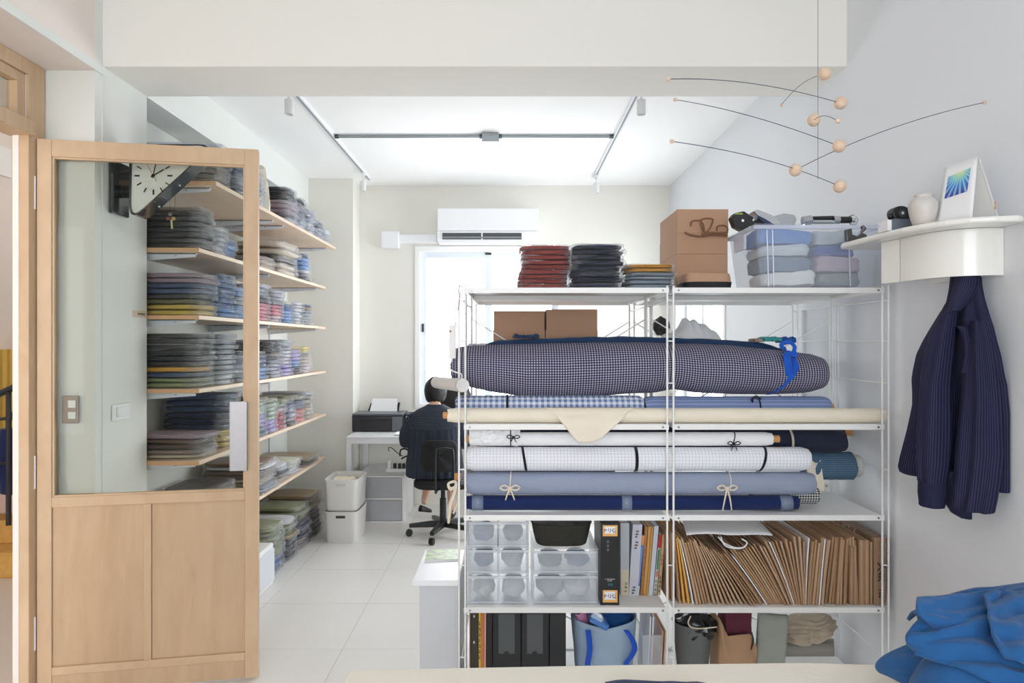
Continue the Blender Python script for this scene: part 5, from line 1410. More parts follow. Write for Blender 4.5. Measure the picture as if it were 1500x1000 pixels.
def hbf(u, v):
    x_, y_ = superring(2 * math.pi * u, 1, 4.5); w_ = PX(1075, 2.76) - PX(1004, 2.76)
    prof = [(1.0, 0.026), (0.985, 0.045), (0.96, 0.060), (0.93, 0.067), (0.85, 0.0695), (0.5, 0.071)]
    r_, h_ = prof[min(5, int(round(v * 5)))]
    return Vector((PX(1039.5, 2.76) + x_ * w_ * r_, 2.85 + y_ * 0.20 * r_, z0 + h_))
MB().grid(hbf, 40, 5, True, cap=True).build('lid', KRAFT, hb, smooth=True, angle=35)
MB().grid(lambda u, v: Vector((PX(1039.5, 2.76) + superring(2 * math.pi * u, 1, 4.5)[0] * (PX(1076, 2.76) - PX(1003, 2.76)) * (0.95 + .05 * v), 2.85 + superring(2 * math.pi * u, 1, 4.5)[1] * 0.204 * (0.95 + .05 * v), z0 + 0.001 + 0.030 * v)), 40, 3, True, cap=True).build('base_band', plain('black_felt', S(30, 30, 34), 0.8), hb, smooth=True, angle=35)

# clear storage bin with clothes
CP = plain('clear_bin_plastic', S(226, 234, 246), 0.06, alpha=0.16, spec=0.7)
CP2 = plain('clear_bin_rim', S(222, 228, 244), 0.2, alpha=0.55, spec=0.6)
cbn = thing('clear_storage_bin', 'large clear plastic storage bin of folded clothes on top of the shelving', 'storage bin', (1.22, 2.88, z0))
yb0, yb1 = 2.70, 3.04; zt = PZ(329, 2.70)
xl0, xl1 = PX(1124, 2.72), PX(1281, 2.72)                                    # at the bottom
xt0, xt1 = PX(1102, 2.70), 1.485                                            # at the rim
xl0 = 0.985; xl1 = 1.478
xt0 = PX(1104, 2.70); xt1 = 1.49
def wall_(p00, p10, p11, p01, nm, mat=CP, d=0.0025):
    m = MB(); n = (Vector(p10) - Vector(p00)).cross(Vector(p01) - Vector(p00)).normalized() * d
    return m.prism([p00, p10, p11, p01], n).build(nm, mat, cbn)
bxl = [(xl0 + 0.03, yb0 + 0.03), (xl1 - 0.01, yb0 + 0.03), (xl1 - 0.01, yb1 - 0.03), (xl0 + 0.03, yb1 - 0.03)]
bxt = [(xt0 + 0.012, yb0 + 0.008), (xt1 - 0.012, yb0 + 0.008), (xt1 - 0.012, yb1 - 0.008), (xt0 + 0.012, yb1 - 0.008)]
body = MB()
def binf(u, v):
    k = u * 4; i = int(k) % 4; q = k - int(k)
    a = Vector(bxl[i]).lerp(Vector(bxl[(i + 1) % 4]), q); b = Vector(bxt[i]).lerp(Vector(bxt[(i + 1) % 4]), q)
    p = a.lerp(b, v)
    cx, cy = 1.22, 2.87
    return Vector((p.x, p.y, z0 + 0.003 + (zt - z0 - 0.012) * v))
body.grid(binf, 4, 1, True); body.add([Vector((x, y, z0 + 0.003)) for x, y in bxl], [(0, 1, 2, 3)])
body.build('bin_body', CP, cbn, solid=0.003)
r_ = MB()
r_.box(xt0, xt1, yb0, yb0 + 0.012, zt - 0.016, zt); r_.box(xt0, xt1, yb1 - 0.012, yb1, zt - 0.016, zt)
r_.box(xt0, xt0 + 0.012, yb0 + .012, yb1 - .012, zt - 0.016, zt); r_.box(xt1 - 0.012, xt1, yb0 + .012, yb1 - .012, zt - 0.016, zt)
r_.build('rim', CP2, cbn, bevel=0.003)
MB().box(xt0 + 0.004, xt1 - 0.004, yb0 + 0.004, yb1 - 0.004, zt + 0.0005, zt + 0.006).build('lid', CP, cbn, bevel=0.002)
hd = MB(); hd.box(xt0 - 0.004, xt0 + 0.008, 2.80, 2.93, zt - 0.085, zt - 0.02); hd.build('side_latch', CP2, cbn, bevel=0.004)
for px_ in (1126, 1134, 1246):
    a, b = P(px_, 415, 2.72), P(px_ - 2, 338, 2.70)
    MB().cyl((a.x, 2.722, z0 + 0.01), (b.x, 2.704, zt - 0.02), 0.003, n=6).build('corner_rib', CP2, cbn)
def fold(px0, px1, y0p, y1p, Yc, col, lab, sy=0.23, seed=1, lump=0.005):
    a, b = PX(px0, 2.72), min(PX(px1, 2.72), 1.445)
    slab('folded_clothes', lab, 0, 0, 0, 0, 0, 0, None) if False else None
    zb_, zt_ = PZ(y1p, 2.75), PZ(y0p, 2.75)
    def fn(u, v):
        x_, y_ = superring(2 * math.pi * u, 1, 8)
        ins = 1 - 0.05 * abs(2 * v - 1) ** 4 + 0.02 * math.sin(v * 9 + seed)
        return Vector(((a + b) / 2 + x_ * (b - a) * ins + lump * fb((x_ * 3, y_ * 3, v), 1, seed), Yc + y_ * sy * ins, zb_ + (zt_ - zb_) * (v * 0.97) + lump * 1.6 * fb((x_ * 3, y_ * 3, 0), 1, seed // 2) * 1.5 + 0.010 * x_ * (1 if seed % 2 else -1) * v))
    MB().grid(fn, 32, 6, True, cap=True).build('folded_clothes', col, smooth=True, label=lab, cat='clothes')
fold(1129, 1205, 397, 417, 2.88, fabric('bin_white', S(230, 230, 230)), 'white folded cloth at the bottom of the clear bin', seed=1)
fold(1126, 1200, 375, 396, 2.88, fabric('bin_slate', S(110, 128, 148)), 'slate folded cloth in the clear bin above the white one', seed=2)
fold(1124, 1196, 357, 373, 2.88, fabric('bin_grey_pale', S(196, 208, 212)), 'pale grey folded shirt in the clear bin above the slate one', seed=3)
fold(1120, 1200, 334, 355, 2.88, fabric('bin_blue', S(92, 138, 206)), 'bright blue folded cloth at the top of the clear bin', seed=4)
fold(1208, 1276, 399, 417, 2.88, fabric('bin_grey_green', S(128, 136, 138)), 'grey-green folded cloth at the bottom right of the clear bin', seed=5)
fold(1206, 1278, 375, 397, 2.88, fabric('bin_mauve', S(178, 162, 176)), 'mauve folded cloth in the clear bin on the grey-green one', seed=6)
fold(1202, 1262, 358, 374, 2.88, fabric('bin_deep_blue', S(70, 92, 160)), 'deep blue folded cloth in the clear bin on the mauve one', seed=7)
fold(1204, 1250, 337, 356, 2.88, fabric('bin_silver', S(176, 186, 194)), 'silver-grey bagged cloth in the clear bin beside the bright blue one', seed=8)

# things lying on the bin lid
ZL = zt + 0.006
ck = thing('black_tape_reel', 'black angular tape reel at the left end of the clear bin lid', 'tool', tuple(P(1085, 335, 2.78)))
c = P(1086, 321, 2.80)
pts = [(1072, 318), (1076, 312), (1090, 309), (1104, 318), (1101, 330), (1088, 337), (1077, 331)]
MB().prism([P(x, y, 2.775) for x, y in pts], (0, 0.05, 0)).build('reel_body', BLACKP, ck, bevel=0.003)
MB().cyl(P(1088, 323, 2.7735), P(1088, 323, 2.7745), 0.006, n=12).build('hub', ZINC, ck)
MB().box(PX(1076, 2.774), PX(1088, 2.774), 2.7735, 2.7745, PZ(314, 2.774), PZ(312, 2.774)).build('green_mark', plain('lime_print', S(150, 180, 60), 0.6), ck)
MB().box(PX(1100, 2.85), PX(1116, 2.85), 2.82, 2.86, ZL, ZL + 0.035).build('black_grip', BLACKP, ck, bevel=0.006)
CHR = plain('chrome', S(205, 208, 212), 0.15, metal=1.0)
ir = thing('chrome_flat_tool', 'pointed chrome-edged grey tool lying on the clear bin lid', 'tool', tuple(P(1135, 330, 2.80)))
MB().prism([P(x, y, 2.80) for x, y in ((1104, 309), (1110, 306.5), (1122, 311), (1136, 317), (1144, 324), (1144, 331), (1130, 331), (1118, 325))], (0, 0.06, 0)).build('plate', CHR, ir, bevel=0.003)
MB().prism([P(x, y, 2.798) for x, y in ((1106, 313), (1118, 325), (1128, 331), (1138, 331), (1122, 321))], (0, 0.0015, 0)).build('dark_blade', plain('blue_black', S(40, 50, 84), 0.3), ir)
MB().prism([P(x, y, 2.84) for x, y in ((1134, 316), (1150, 312), (1164, 314), (1168, 320), (1164, 331), (1140, 331))], (0, 0.05, 0)).build('grey_body', plain('smoky_plastic', S(176, 182, 184), 0.3), ir, bevel=0.006)
tp = thing('folded_tripod', 'small chrome and black tripod lying along the clear bin lid', 'tripod', tuple(P(1215, 331, 2.80)))
MB().cyl(P(1176, 324, 2.80), P(1188, 322, 2.80), 0.020, n=16).build('head', CHR, tp, smooth=True)
MB().cyl(P(1187, 325, 2.80), P(1222, 325, 2.80), 0.009, n=12).build('leg', CHR, tp, smooth=True)
MB().cyl(P(1187, 320, 2.815), P(1222, 319, 2.815), 0.009, n=12).build('leg', BLACKP, tp, smooth=True)
MB().cyl(P(1220, 322, 2.80), P(1229, 322, 2.80), 0.017, n=14).build('collar', CHR, tp, smooth=True)
MB().cyl(P(1229, 322, 2.80), P(1246, 322, 2.80), 0.014, n=14).build('grip', BLACKP, tp, smooth=True)
MB().cyl(P(1246, 322, 2.80), P(1252, 323, 2.80), 0.010, n=12).build('tip', CHR, tp, smooth=True)
MB().tube([P(1244, 328, 2.79), P(1252, 329, 2.79), P(1256, 322, 2.79), P(1250, 315, 2.80), (P(1244, 317, 2.80))], 0.004, 6).build('lever', CHR, tp, smooth=True)
# dark clamp standing before the bin
cl = thing('dark_clamp', 'dark metal clamp standing on the white wall ledge before the bin', 'tool', tuple(P(1255, 360, 2.50)))
MB().prism([P(x, y, 2.50) for x, y in ((1240, 336), (1248, 334), (1249, 343), (1256, 346), (1263, 341), (1270, 343), (1270, 353), (1241, 353))], (0, 0.02, 0)).build('jaw', plain('gunmetal', S(88, 88, 90), 0.35, metal=0.6), cl, bevel=0.002)
MB().tube([P(1264, 346, 2.51), P(1262, 340, 2.51), P(1265, 335, 2.51), P(1262, 331, 2.51)], [0.006, 0.005, 0.009, 0.006], 8).build('screw_handle', plain('gunmetal', S(88, 88, 90), 0.35), cl, smooth=True)

# ------------------------------------------------------------------ on the rear unit
kb1 = kbox('cardboard_box', 'brown carton on the rear unit nearest the back window', PX(723, 3.2), PX(798, 3.2) - 0.002, 3.2, 3.44, 1.431, PZ(455, 3.2), 'cartons above the checked roll')
kb2 = kbox('cardboard_box', 'brown carton on the rear unit, second from the left post', PX(800, 3.2) + 0.001, PX(875, 3.2), 3.2, 3.44, 1.431, PZ(453, 3.2), 'cartons above the checked roll')
for kbx, a, b in ((kb1, 723, 798), (kb2, 800, 875)):
    MB().box(PX(a, 3.2) - 0.002, PX(b, 3.2) + (0.0 if a < 750 else 0.001), 3.196, 3.1995, 1.433, PZ(483.5, 3.2)).build('lower_flap', KRAFT, kbx)
wp = thing('white_cloth_pile', 'pile of crumpled white cloth on the rear unit behind the middle post', 'cloth', tuple(P(1016, 510, 3.3)))
def wpf(u, v):
    a = 2 * math.pi * u
    top = [(0, 0.45), (.12, .62), (.3, .75), (.42, 1.0), (.55, .95), (.75, .8), (.9, .5), (1, .15)]
    def ip(q):
        for (a0, b0), (a1, b1) in zip(top, top[1:]):
            if q <= a1: return b0 + (b1 - b0) * (q - a0) / (a1 - a0)
        return .1
    x0_, x1_ = PX(957, 3.25), PX(1073, 3.25)
    h_ = (PZ(467, 3.25) - 1.432) * ip(v)
    wv_ = 0.007 * math.sin(v * 40 + 5 * fb((v * 3, math.cos(a) * 2, math.sin(a)), 1, 2)) + 0.013 * abs(fb((v * 7, math.cos(a) * 2, math.sin(a) * 3), 1.4, 5)) + 0.004 * fb((v * 18, math.cos(a) * 5, math.sin(a) * 5), 1, 6)
    return Vector((x0_ + (x1_ - x0_) * v, 3.28 + 0.12 * math.cos(a) * (0.6 + .4 * math.sin(math.pi * v)), max(1.432, 1.432 + h_ / 2 + (h_ / 2 + wv_) * math.sin(a))))
MB().grid(wpf, 30, 60, True, cap=True).build('cloth', M_WHT, wp, smooth=True)
slab('pale_green_cloth', 'pale green folded cloth just under the crumpled white pile', 1010, 1078, 3.14, 3.18, 1.432, 1.53, fabric('pale_green_cloth_m', S(196, 202, 180)), seed=14)
dk_ = lumpy('dark_bag', 'small dark bag at the left of the crumpled white pile', 968, 478, 3.32, 0.040, 0.06, 0.045, plain('charcoal_nylon', S(50, 48, 48), 0.5), cat='bag', seed=9, amp=0.2)
slab('blue_folded_cloth', 'blue folded cloth under the small dark bag on the rear unit', 955, 985, 3.15, 3.30, 1.432, 1.50, fabric('mid_blue_cloth', S(50, 90, 150)), seed=15)
slab('pale_folded_cloth', 'pale blue folded cloth at the far right end of the rear unit', 1172, 1214, 3.13, 3.36, 1.4315, 1.475, fabric('pale_blue_cloth', S(196, 206, 216)), seed=16)
slab('dark_folded_cloth', 'kraft pad lying on the rear unit left of the brown cartons', 690, 720, 3.15, 3.40, 1.4315, 1.475, KRAFT, seed=17, lump=0.001) if False else None

# ------------------------------------------------------------------ white bin-like cabinet at the left of the shelving
wc = thing('white_bin_cabinet', 'narrow white cabinet with an overhanging flat lid left of the shelving', 'cabinet', (-0.30, 2.95, 0))
CABG = plain('cabinet_white', S(208, 211, 215), 0.5)
MB().box(-0.375, -0.214, 2.77, 3.13, 0, 0.552).build('cabinet_body', CABG, wc, bevel=0.004)
MB().box(-0.402, -0.212, 2.745, 3.155, 0.554, 0.578).build('lid', plain('lid_white', S(240, 242, 246), 0.35), wc, bevel=0.003)
cd = thing('green_photo_card', 'photo card of green leaves lying on the white cabinet lid', 'card', (-0.29, 3.03, 0.579))
m, nt, N_n, L_n, B_n = nodes('leaf_photo_print')
tc = N_n.new('ShaderNodeTexCoord'); nz = N_n.new('ShaderNodeTexNoise'); nz.inputs['Scale'].default_value = 28; nz.inputs['Detail'].default_value = 5
rr_ = N_n.new('ShaderNodeValToRGB'); rr_.color_ramp.elements[0].position = .35; rr_.color_ramp.elements[0].color = S(70, 100, 30); rr_.color_ramp.elements[1].position = .65; rr_.color_ramp.elements[1].color = S(168, 196, 84)
L_n.new(tc.outputs['Object'], nz.inputs[0]); L_n.new(nz.outputs['Fac'], rr_.inputs[0]); L_n.new(rr_.outputs[0], B_n.inputs['Base Color']); B_n.inputs['Roughness'].default_value = 0.35
a = lambda px_, py_: Vector((PX(px_, 1.545 * 0 + (CAMH - 0.579) * FPX / (py_ - 503)), (CAMH - 0.579) * FPX / (py_ - 503), 0.5785))
MB().prism([a(622, 821.5), a(673, 819), a(675, 803.5), a(626, 805.5)], (0, 0, 0.0012)).build('print', m, cd)
MB().prism([a(621, 823), a(674, 820.5), a(673, 819), a(622, 821.5)], (0, 0, 0.004)).build('card_edge', PAPERW, cd)
# ------------------------------------------------------------------ curved wall ledge with hooks on the right
IVW = plain('ivory_lacquer', S(236, 235, 229), 0.25, spec=0.5, coat=0.3)
lg = thing('wall_ledge', 'ivory lacquered wall ledge with a curved front panel and rounded corners', 'ledge', (1.50, 2.3, 1.75))
ZU = 1.905
pl_ = [(1.529, 1.985), (1.45, 1.985)] 
def arc(cx, cy, r, a0, a1, n=8): return [(cx + r * math.cos(math.radians(a0 + (a1 - a0) * k / n)), cy + r * math.sin(math.radians(a0 + (a1 - a0) * k / n))) for k in range(n + 1)]
plan = [(1.529, 2.02)] + arc(1.50, 2.01, 0.028, 0, -90, 3) + [(1.44, 1.995)] + [(1.38, 2.02), (1.335, 2.065), (1.30, 2.13), (1.28, 2.20), (1.265, 2.32), (1.255, 2.45)] + [(1.25, 2.54), (1.262, 2.575), (1.29, 2.59)] + [(1.40, 2.60), (1.529, 2.60)]
MB().prism([(x, y, ZU) for x, y in plan], (0, 0, 0.020)).build('ledge_board', IVW, lg, bevel=0.008, seg=3)
# panel: flat far part then curving towards the wall
pp = [(1.315, 2.385), (1.335, 2.31)]
c_ = []
for k in range(13):
    t = k / 12
    p0, p1, p2 = Vector((1.337, 2.305)), Vector((1.345, 2.10)), Vector((1.495, 2.085))
    c_.append(tuple(p0 * (1 - t) ** 2 + p1 * 2 * t * (1 - t) + p2 * t * t))
def strip(pts, z0_, z1_, th=0.012):
    m = MB(); o = []
    for i, p in enumerate(pts):
        a_ = Vector(pts[max(0, i - 1)]); b_ = Vector(pts[min(len(pts) - 1, i + 1)])
        d = (b_ - a_).normalized(); n = Vector((d.y, -d.x))
        if n.x < 0: n = -n
        o.append((p[0] + n.x * th, p[1] + n.y * th + 0.0))
    vs = [(x, y, z0_) for x, y in pts] + [(x, y, z1_) for x, y in pts] + [(x, y, z0_) for x, y in o] + [(x, y, z1_) for x, y in o]
    n = len(pts); fs = []
    for k in range(n - 1):
        fs += [(k, k + 1, n + k + 1, n + k), (2 * n + k, 3 * n + k, 3 * n + k + 1, 2 * n + k + 1), (k, 2 * n + k, 2 * n + k + 1, k + 1), (n + k, n + k + 1, 3 * n + k + 1, 3 * n + k)]
    fs += [(0, n, 3 * n, 2 * n), (n - 1, 2 * n + n - 1, 4 * n - 1, 2 * n - 1)]
    return m.add(vs, fs)
strip(pp, 1.757, ZU - 0.001).build('front_panel', IVW, lg)
strip([tuple(p) for p in c_], 1.757, ZU - 0.001).build('front_panel', IVW, lg, smooth=True, angle=50)
MB().box(1.495, 1.529, 2.085, 2.40, 1.757, ZU - 0.001).build('wall_batten', IVW, lg)
MB().tube([(1.50, 2.17, 1.78), (1.47, 2.165, 1.752), (1.455, 2.16, 1.745), (1.448, 2.158, 1.760)], 0.005, 8).build('hook', CHR, lg, smooth=True)
ZLG = ZU + 0.0205
bxs = thing('grey_small_box', 'small grey and white box carrying the black camera gadget on the ledge', 'box', (1.36, 2.29, ZLG))
a, b = P(1296, 347, 2.28), P(1334, 328, 2.24)
MB().box(PX(1297, 2.30), PX(1297, 2.30) + 0.085, 2.255, 2.32, ZLG, ZLG + 0.038).build('box_body', plain('blue_grey_card', S(96, 104, 114), 0.6), bxs, bevel=0.002)
MB().box(PX(1284, 2.33), PX(1296, 2.33), 2.262, 2.322, ZLG, ZLG + 0.036).build('white_end', PAPERW, bxs, bevel=0.001)
for k in range(3): MB().box(PX(1286.5, 2.262), PX(1290.5, 2.262), 2.2612, 2.2619, ZLG + 0.010 + 0.006 * k, ZLG + 0.012 + 0.006 * k).build('small_print', plain('pale_print', S(170, 180, 196), 0.6), bxs)
cg = thing('black_camera_gadget', 'small black camera-like gadget with a round lens on the grey box', 'camera', tuple(P(1318, 326, 2.28)))
zc_ = ZLG + 0.0385
cc = Vector((PX(1317, 2.28), 2.285, zc_ + 0.021))
pts = []
for k in range(10):
    a_ = math.radians(180 - 20 * k); pts.append((cc.x + 0.002 + 0.030 * math.cos(a_), 2.268, zc_ + 0.024 + 0.022 * math.sin(a_)))
MB().prism([(cc.x + 0.032, 2.268, zc_), (cc.x - 0.020, 2.268, zc_)] + [(cc.x - 0.028, 2.268, zc_ + 0.02)] + pts[1:], (0, 0.04, 0)).build('housing', BLACKP, cg, bevel=0.003)
MB().cyl(cc + Vector((0.004, -0.018, 0)), cc + Vector((0.004, -0.006, 0)), 0.0125, n=18).build('lens_ring', DARKG, cg, smooth=True, angle=40)
MB().cyl(cc + Vector((0.004, -0.0195, 0)), cc + Vector((0.004, -0.0181, 0)), 0.005, n=12).build('lens', CHR, cg)
MB().sphere(cc + Vector((-0.030, -0.006, -0.010)), 0.010, 10).build('knob', BLACKP, cg, smooth=True)
vz = thing('stoneware_jar', 'pale grey stoneware jar with a narrow neck on the wall ledge', 'jar', (PX(1350, 2.16), 2.165, ZLG))
vc = (PX(1352, 2.165), 2.165, ZLG + 0.0005)
MB().lathe([(0.026, 0), (0.030, 0.003), (0.038, 0.030), (0.0425, 0.056), (0.042, 0.068), (0.036, 0.080), (0.026, 0.087), (0.0245, 0.090), (0.0265, 0.094), (0.027, 0.097), (0.024, 0.098), (0.021, 0.094), (0.021, 0.085)], vc, 36).build('jar_body', plain('stoneware_glaze', S(206, 201, 195), 0.35, noise=0.05, nscale=30), vz, smooth=True, angle=60)
# tent calendar
ca = thing('tent_calendar', 'white tent calendar showing a blue and yellow sunburst print', 'calendar', (1.46, 2.08, ZLG))
A = P(1371, 327, 2.145); Bp = P(1424, 326, 2.035); C_ = P(1432, 231, 2.060); D_ = P(1384, 245, 2.165)
A.z = ZLG; Bp.z = ZLG
E_ = P(1461, 325, 2.065); E_.z = ZLG; 
off = E_ - Bp
F_ = A + Vector((0.065, 0.02, 0))
th = (Bp - A).cross(D_ - A).normalized() * 0.002
def leafp(s_, t_, k=0.0): return A.lerp(Bp, s_).lerp(D_.lerp(C_, s_), t_) + th * k
MB().grid(lambda u, v: leafp(u, v), 8, 8).build('front_leaf', PAPERW, ca, smooth=True, solid=0.0016, fixn=False)
MB().prism([C_ + Vector((0.004, 0.002, 0)), E_, F_, D_ + Vector((0.004, 0.002, 0))], (0.0015, 0, 0)).build('back_leaf', plain('calendar_board', S(214, 212, 208), 0.7), ca)
MB().prism([C_ + Vector((0.007, 0.001, -0.002)), E_ + Vector((0.006, 0, 0)), F_ + Vector((0.006, 0, 0)), D_ + Vector((0.007, 0.001, -.002))], (0.001, 0, 0)).build('spare_leaf', PAPERW, ca)
m, nt, N_n, L_n, B_n = nodes('sunburst_print')
uv = N_n.new('ShaderNodeUVMap'); sp = N_n.new('ShaderNodeSeparateXYZ'); L_n.new(uv.outputs[0], sp.inputs[0])
def mth(op, a_, b_=None, c__=None):
    n = N_n.new('ShaderNodeMath'); n.operation = op
    for i, q in enumerate((a_, b_, c__)):
        if q is None: continue
        if isinstance(q, (int, float)): n.inputs[i].default_value = q
        else: L_n.new(q, n.inputs[i])
    return n.outputs[0]
dx = mth('SUBTRACT', sp.outputs[0], 0.55); dy = mth('SUBTRACT', 1.05, sp.outputs[1])
dist = mth('SQRT', mth('ADD', mth('MULTIPLY', dx, dx), mth('MULTIPLY', dy, dy)))
ang = mth('ARCTAN2', dx, dy)
ray = mth('POWER', mth('ABSOLUTE', mth('SINE', mth('MULTIPLY', ang, 13.0))), 6.0)
rr_ = N_n.new('ShaderNodeValToRGB'); cr = rr_.color_ramp
cr.elements[0].position = 0.0; cr.elements[0].color = S(232, 228, 110); cr.elements[1].position = 1.0; cr.elements[1].color = S(34, 70, 160)
e = cr.elements.new(0.35); e.color = S(120, 200, 190); e = cr.elements.new(0.6); e.color = S(40, 140, 210)
L_n.new(dist, rr_.inputs[0])
mx = N_n.new('ShaderNodeMix'); mx.data_type = 'RGBA'; mx.inputs['B'].default_value = S(214, 232, 240)
L_n.new(mth('MULTIPLY', ray, 0.6), mx.inputs['Factor']); L_n.new(rr_.outputs[0], mx.inputs['A']); L_n.new(mx.outputs['Result'], B_n.inputs['Base Color']); B_n.inputs['Roughness'].default_value = 0.5
MB().grid(lambda u, v: leafp((0.15 + (0.80 - 0.15) * u) * (1 - v) + (0.17 + (0.84 - 0.17) * u) * v, (0.42 + 0.04 * u) * (1 - v) + (0.80 + 0.06 * u) * v, 0.75), 8, 8, uvfn=lambda u, v: (u, v)).build('sunburst_print', m, ca, fixn=False)
MB().tube([D_ + (C_ - D_) * (k / 20) + Vector((0.001, 0, 0.001 + 0.0006 * (k % 2))) for k in range(21)], 0.0012, 5).build('spiral_binding', STEELW, ca)
MB().box(E_.x - 0.035, E_.x - 0.012, 2.062, 2.075, ZLG + 0.0005, ZLG + 0.006).build('teal_clip', plain('teal_clip', S(90, 170, 175), 0.5), label='small teal clip lying under the tent calendar', cat='clip')
MB().box(E_.x - 0.008, E_.x - 0.0065, 2.062, 2.07, ZLG + 0.03, ZLG + 0.055).build('amber_tab', plain('amber_tab', S(230, 170, 80), 0.5), ca)

# ------------------------------------------------------------------ hanging pinstriped shirt
PIN = checks('navy_pinstripe', S(31, 34, 62), S(60, 57, 80), 0.0115, 0.34, bump=0.15)
PINH = checks('navy_pinstripe_cuff', S(31, 34, 62), S(60, 57, 80), 0, 0.2, 0.0115, 0.16, bump=0.15)
st_ = thing('pinstripe_shirt', 'dark navy pinstriped shirt hanging from the hook under the wall ledge', 'shirt', (1.46, 2.2, PZ(755, 2.2)))
def garment(rows, depthL, depthR, thick, fold_amp, folds, name, mat, seed=1, n=60, zs=None, phase=0.0, taper_fold=True, ws=1.0):
    """rows: (py, pxl, pxr); depths at the left and right edge; a closed soft tube"""
    nr = len(rows)
    def at(v):
        k = v * (nr - 1); i = min(int(k), nr - 2); q = k - i
        q = q * q * (3 - 2 * q) * 0.5 + q * 0.5
        return [rows[i][j] * (1 - q) + rows[i + 1][j] * q for j in range(3)]
    tot = rows[-1][0] - rows[0][0]
    def fn(u, v):
        py_, xl, xr = at(v)
        f = (u * 2) if u <= 0.5 else (2 - u * 2)         # 0 left edge .. 1 right edge
        front = u <= 0.5
        dl = depthL(v) if callable(depthL) else depthL; dr = depthR(v) if callable(depthR) else depthR
        Yd = dl + (dr - dl) * f
        px_ = xl + (xr - xl) * f
        a_ = math.sin(math.pi * f) ** 0.6
        base = P(px_, py_, Yd)
        z_ = PZ(py_, 0.5 * (dl + dr))
        out = Vector((-0.75, -0.66, 0))
        amp = thick * a_ if front else -0.004 * a_
        w = fold_amp * (0.35 + 0.65 * min(1, v * 1.3)) * a_ * (math.sin(folds * math.pi * f + phase + 2.2 * fb((f * 2, v * 1.6, 0), 1, seed)) + 0.7 * fb((f * 7, v * 2.2, 0), 1, seed + 4))
        p = Vector((base.x, base.y, z_)) + out * (amp + (w if front else w * 0.3))
        p.x = min(p.x, 1.523)
        # keep the outline: shift along the sight line so the column of pixels stays
        return p
    return MB().grid(fn, n, 44, True, uvfn=lambda u, v: ((u * 2 if u <= .5 else 2 - 2 * u) * 0.52 * ws, v * 0.8), cap=True).build(name, mat, st_, smooth=True, angle=80)
rows = [(402, 1392, 1438), (420, 1390, 1439), (440, 1386, 1443), (460, 1374, 1449), (480, 1362, 1456), (500, 1351, 1461), (520, 1342, 1467), (545, 1337, 1472), (560, 1335, 1476), (580, 1336, 1478), (600, 1336, 1480), (640, 1328, 1481), (680, 1318, 1482), (696, 1315, 1482), (704, 1317, 1481), (706, 1320, 1478)]
garment(rows, lambda v: 2.22 + 0.16 * min(1, v * 2.2), lambda v: 2.15 - 0.10 * min(1, v * 2.2), 0.045, 0.014, 7, 'shirt_body', PIN, seed=3)
rowsL = [(452, 1382, 1404), (480, 1366, 1402), (520, 1354, 1398), (560, 1348, 1394), (600, 1345, 1394), (640, 1342, 1394), (680, 1342, 1392), (704, 1344, 1388)]
garment(rowsL, lambda v: 2.24, lambda v: 2.16, 0.055, 0.009, 4, 'sleeve', PIN, seed=6, n=40, ws=0.35)
garment([(703, 1344.5, 1387.5), (722, 1344, 1387), (736, 1346, 1385), (740, 1346, 1384)], 2.235, 2.155, 0.05, 0.003, 3, 'cuff', PINH, seed=7, n=32, ws=0.35)
rowsR = [(470, 1424, 1446), (500, 1415, 1456), (540, 1410, 1462), (580, 1408, 1466), (620, 1403, 1468), (660, 1399, 1470), (700, 1396, 1466), (725, 1394, 1462), (744, 1394, 1458), (746, 1396, 1456)]
garment(rowsR, 2.15, 2.05, 0.050, 0.011, 5, 'sleeve', PIN, seed=9, n=44, ws=0.45)
garment([(690, 1378, 1425), (720, 1382, 1425), (740, 1384, 1424), (752, 1392, 1424), (757, 1405, 1424)], 2.20, 2.14, 0.030, 0.004, 2, 'shirt_tail', PIN, seed=10, n=30, ws=0.4)
# collar fold and open neck edge
garment([(402, 1400, 1437), (420, 1396, 1436), (440, 1392, 1424), (456, 1388, 1408)], 2.19, 2.13, 0.055, 0.004, 2, 'collar', PIN, seed=11, n=30, ws=0.3)
garment([(478, 1404, 1420), (484, 1408, 1428), (500, 1414, 1430), (520, 1416, 1429), (545, 1412, 1424)], 2.17, 2.12, 0.060, 0.003, 2, 'front_placket', PIN, seed=12, n=24, ws=0.15)
wt_ = thing('white_strap', 'white strap hanging from the ledge behind the pinstriped shirt', 'strap', (1.50, 2.25, PZ(465, 2.25)))
MB().tube([(1.49, 2.235, 1.757), (1.478, 2.25, 1.70), (1.462, 2.27, 1.66), (1.455, 2.285, 1.63)], [0.003, 0.006, 0.006, 0.004], 6).build('strap_band', fabric('strap_white', S(236, 232, 228)), wt_, smooth=True)

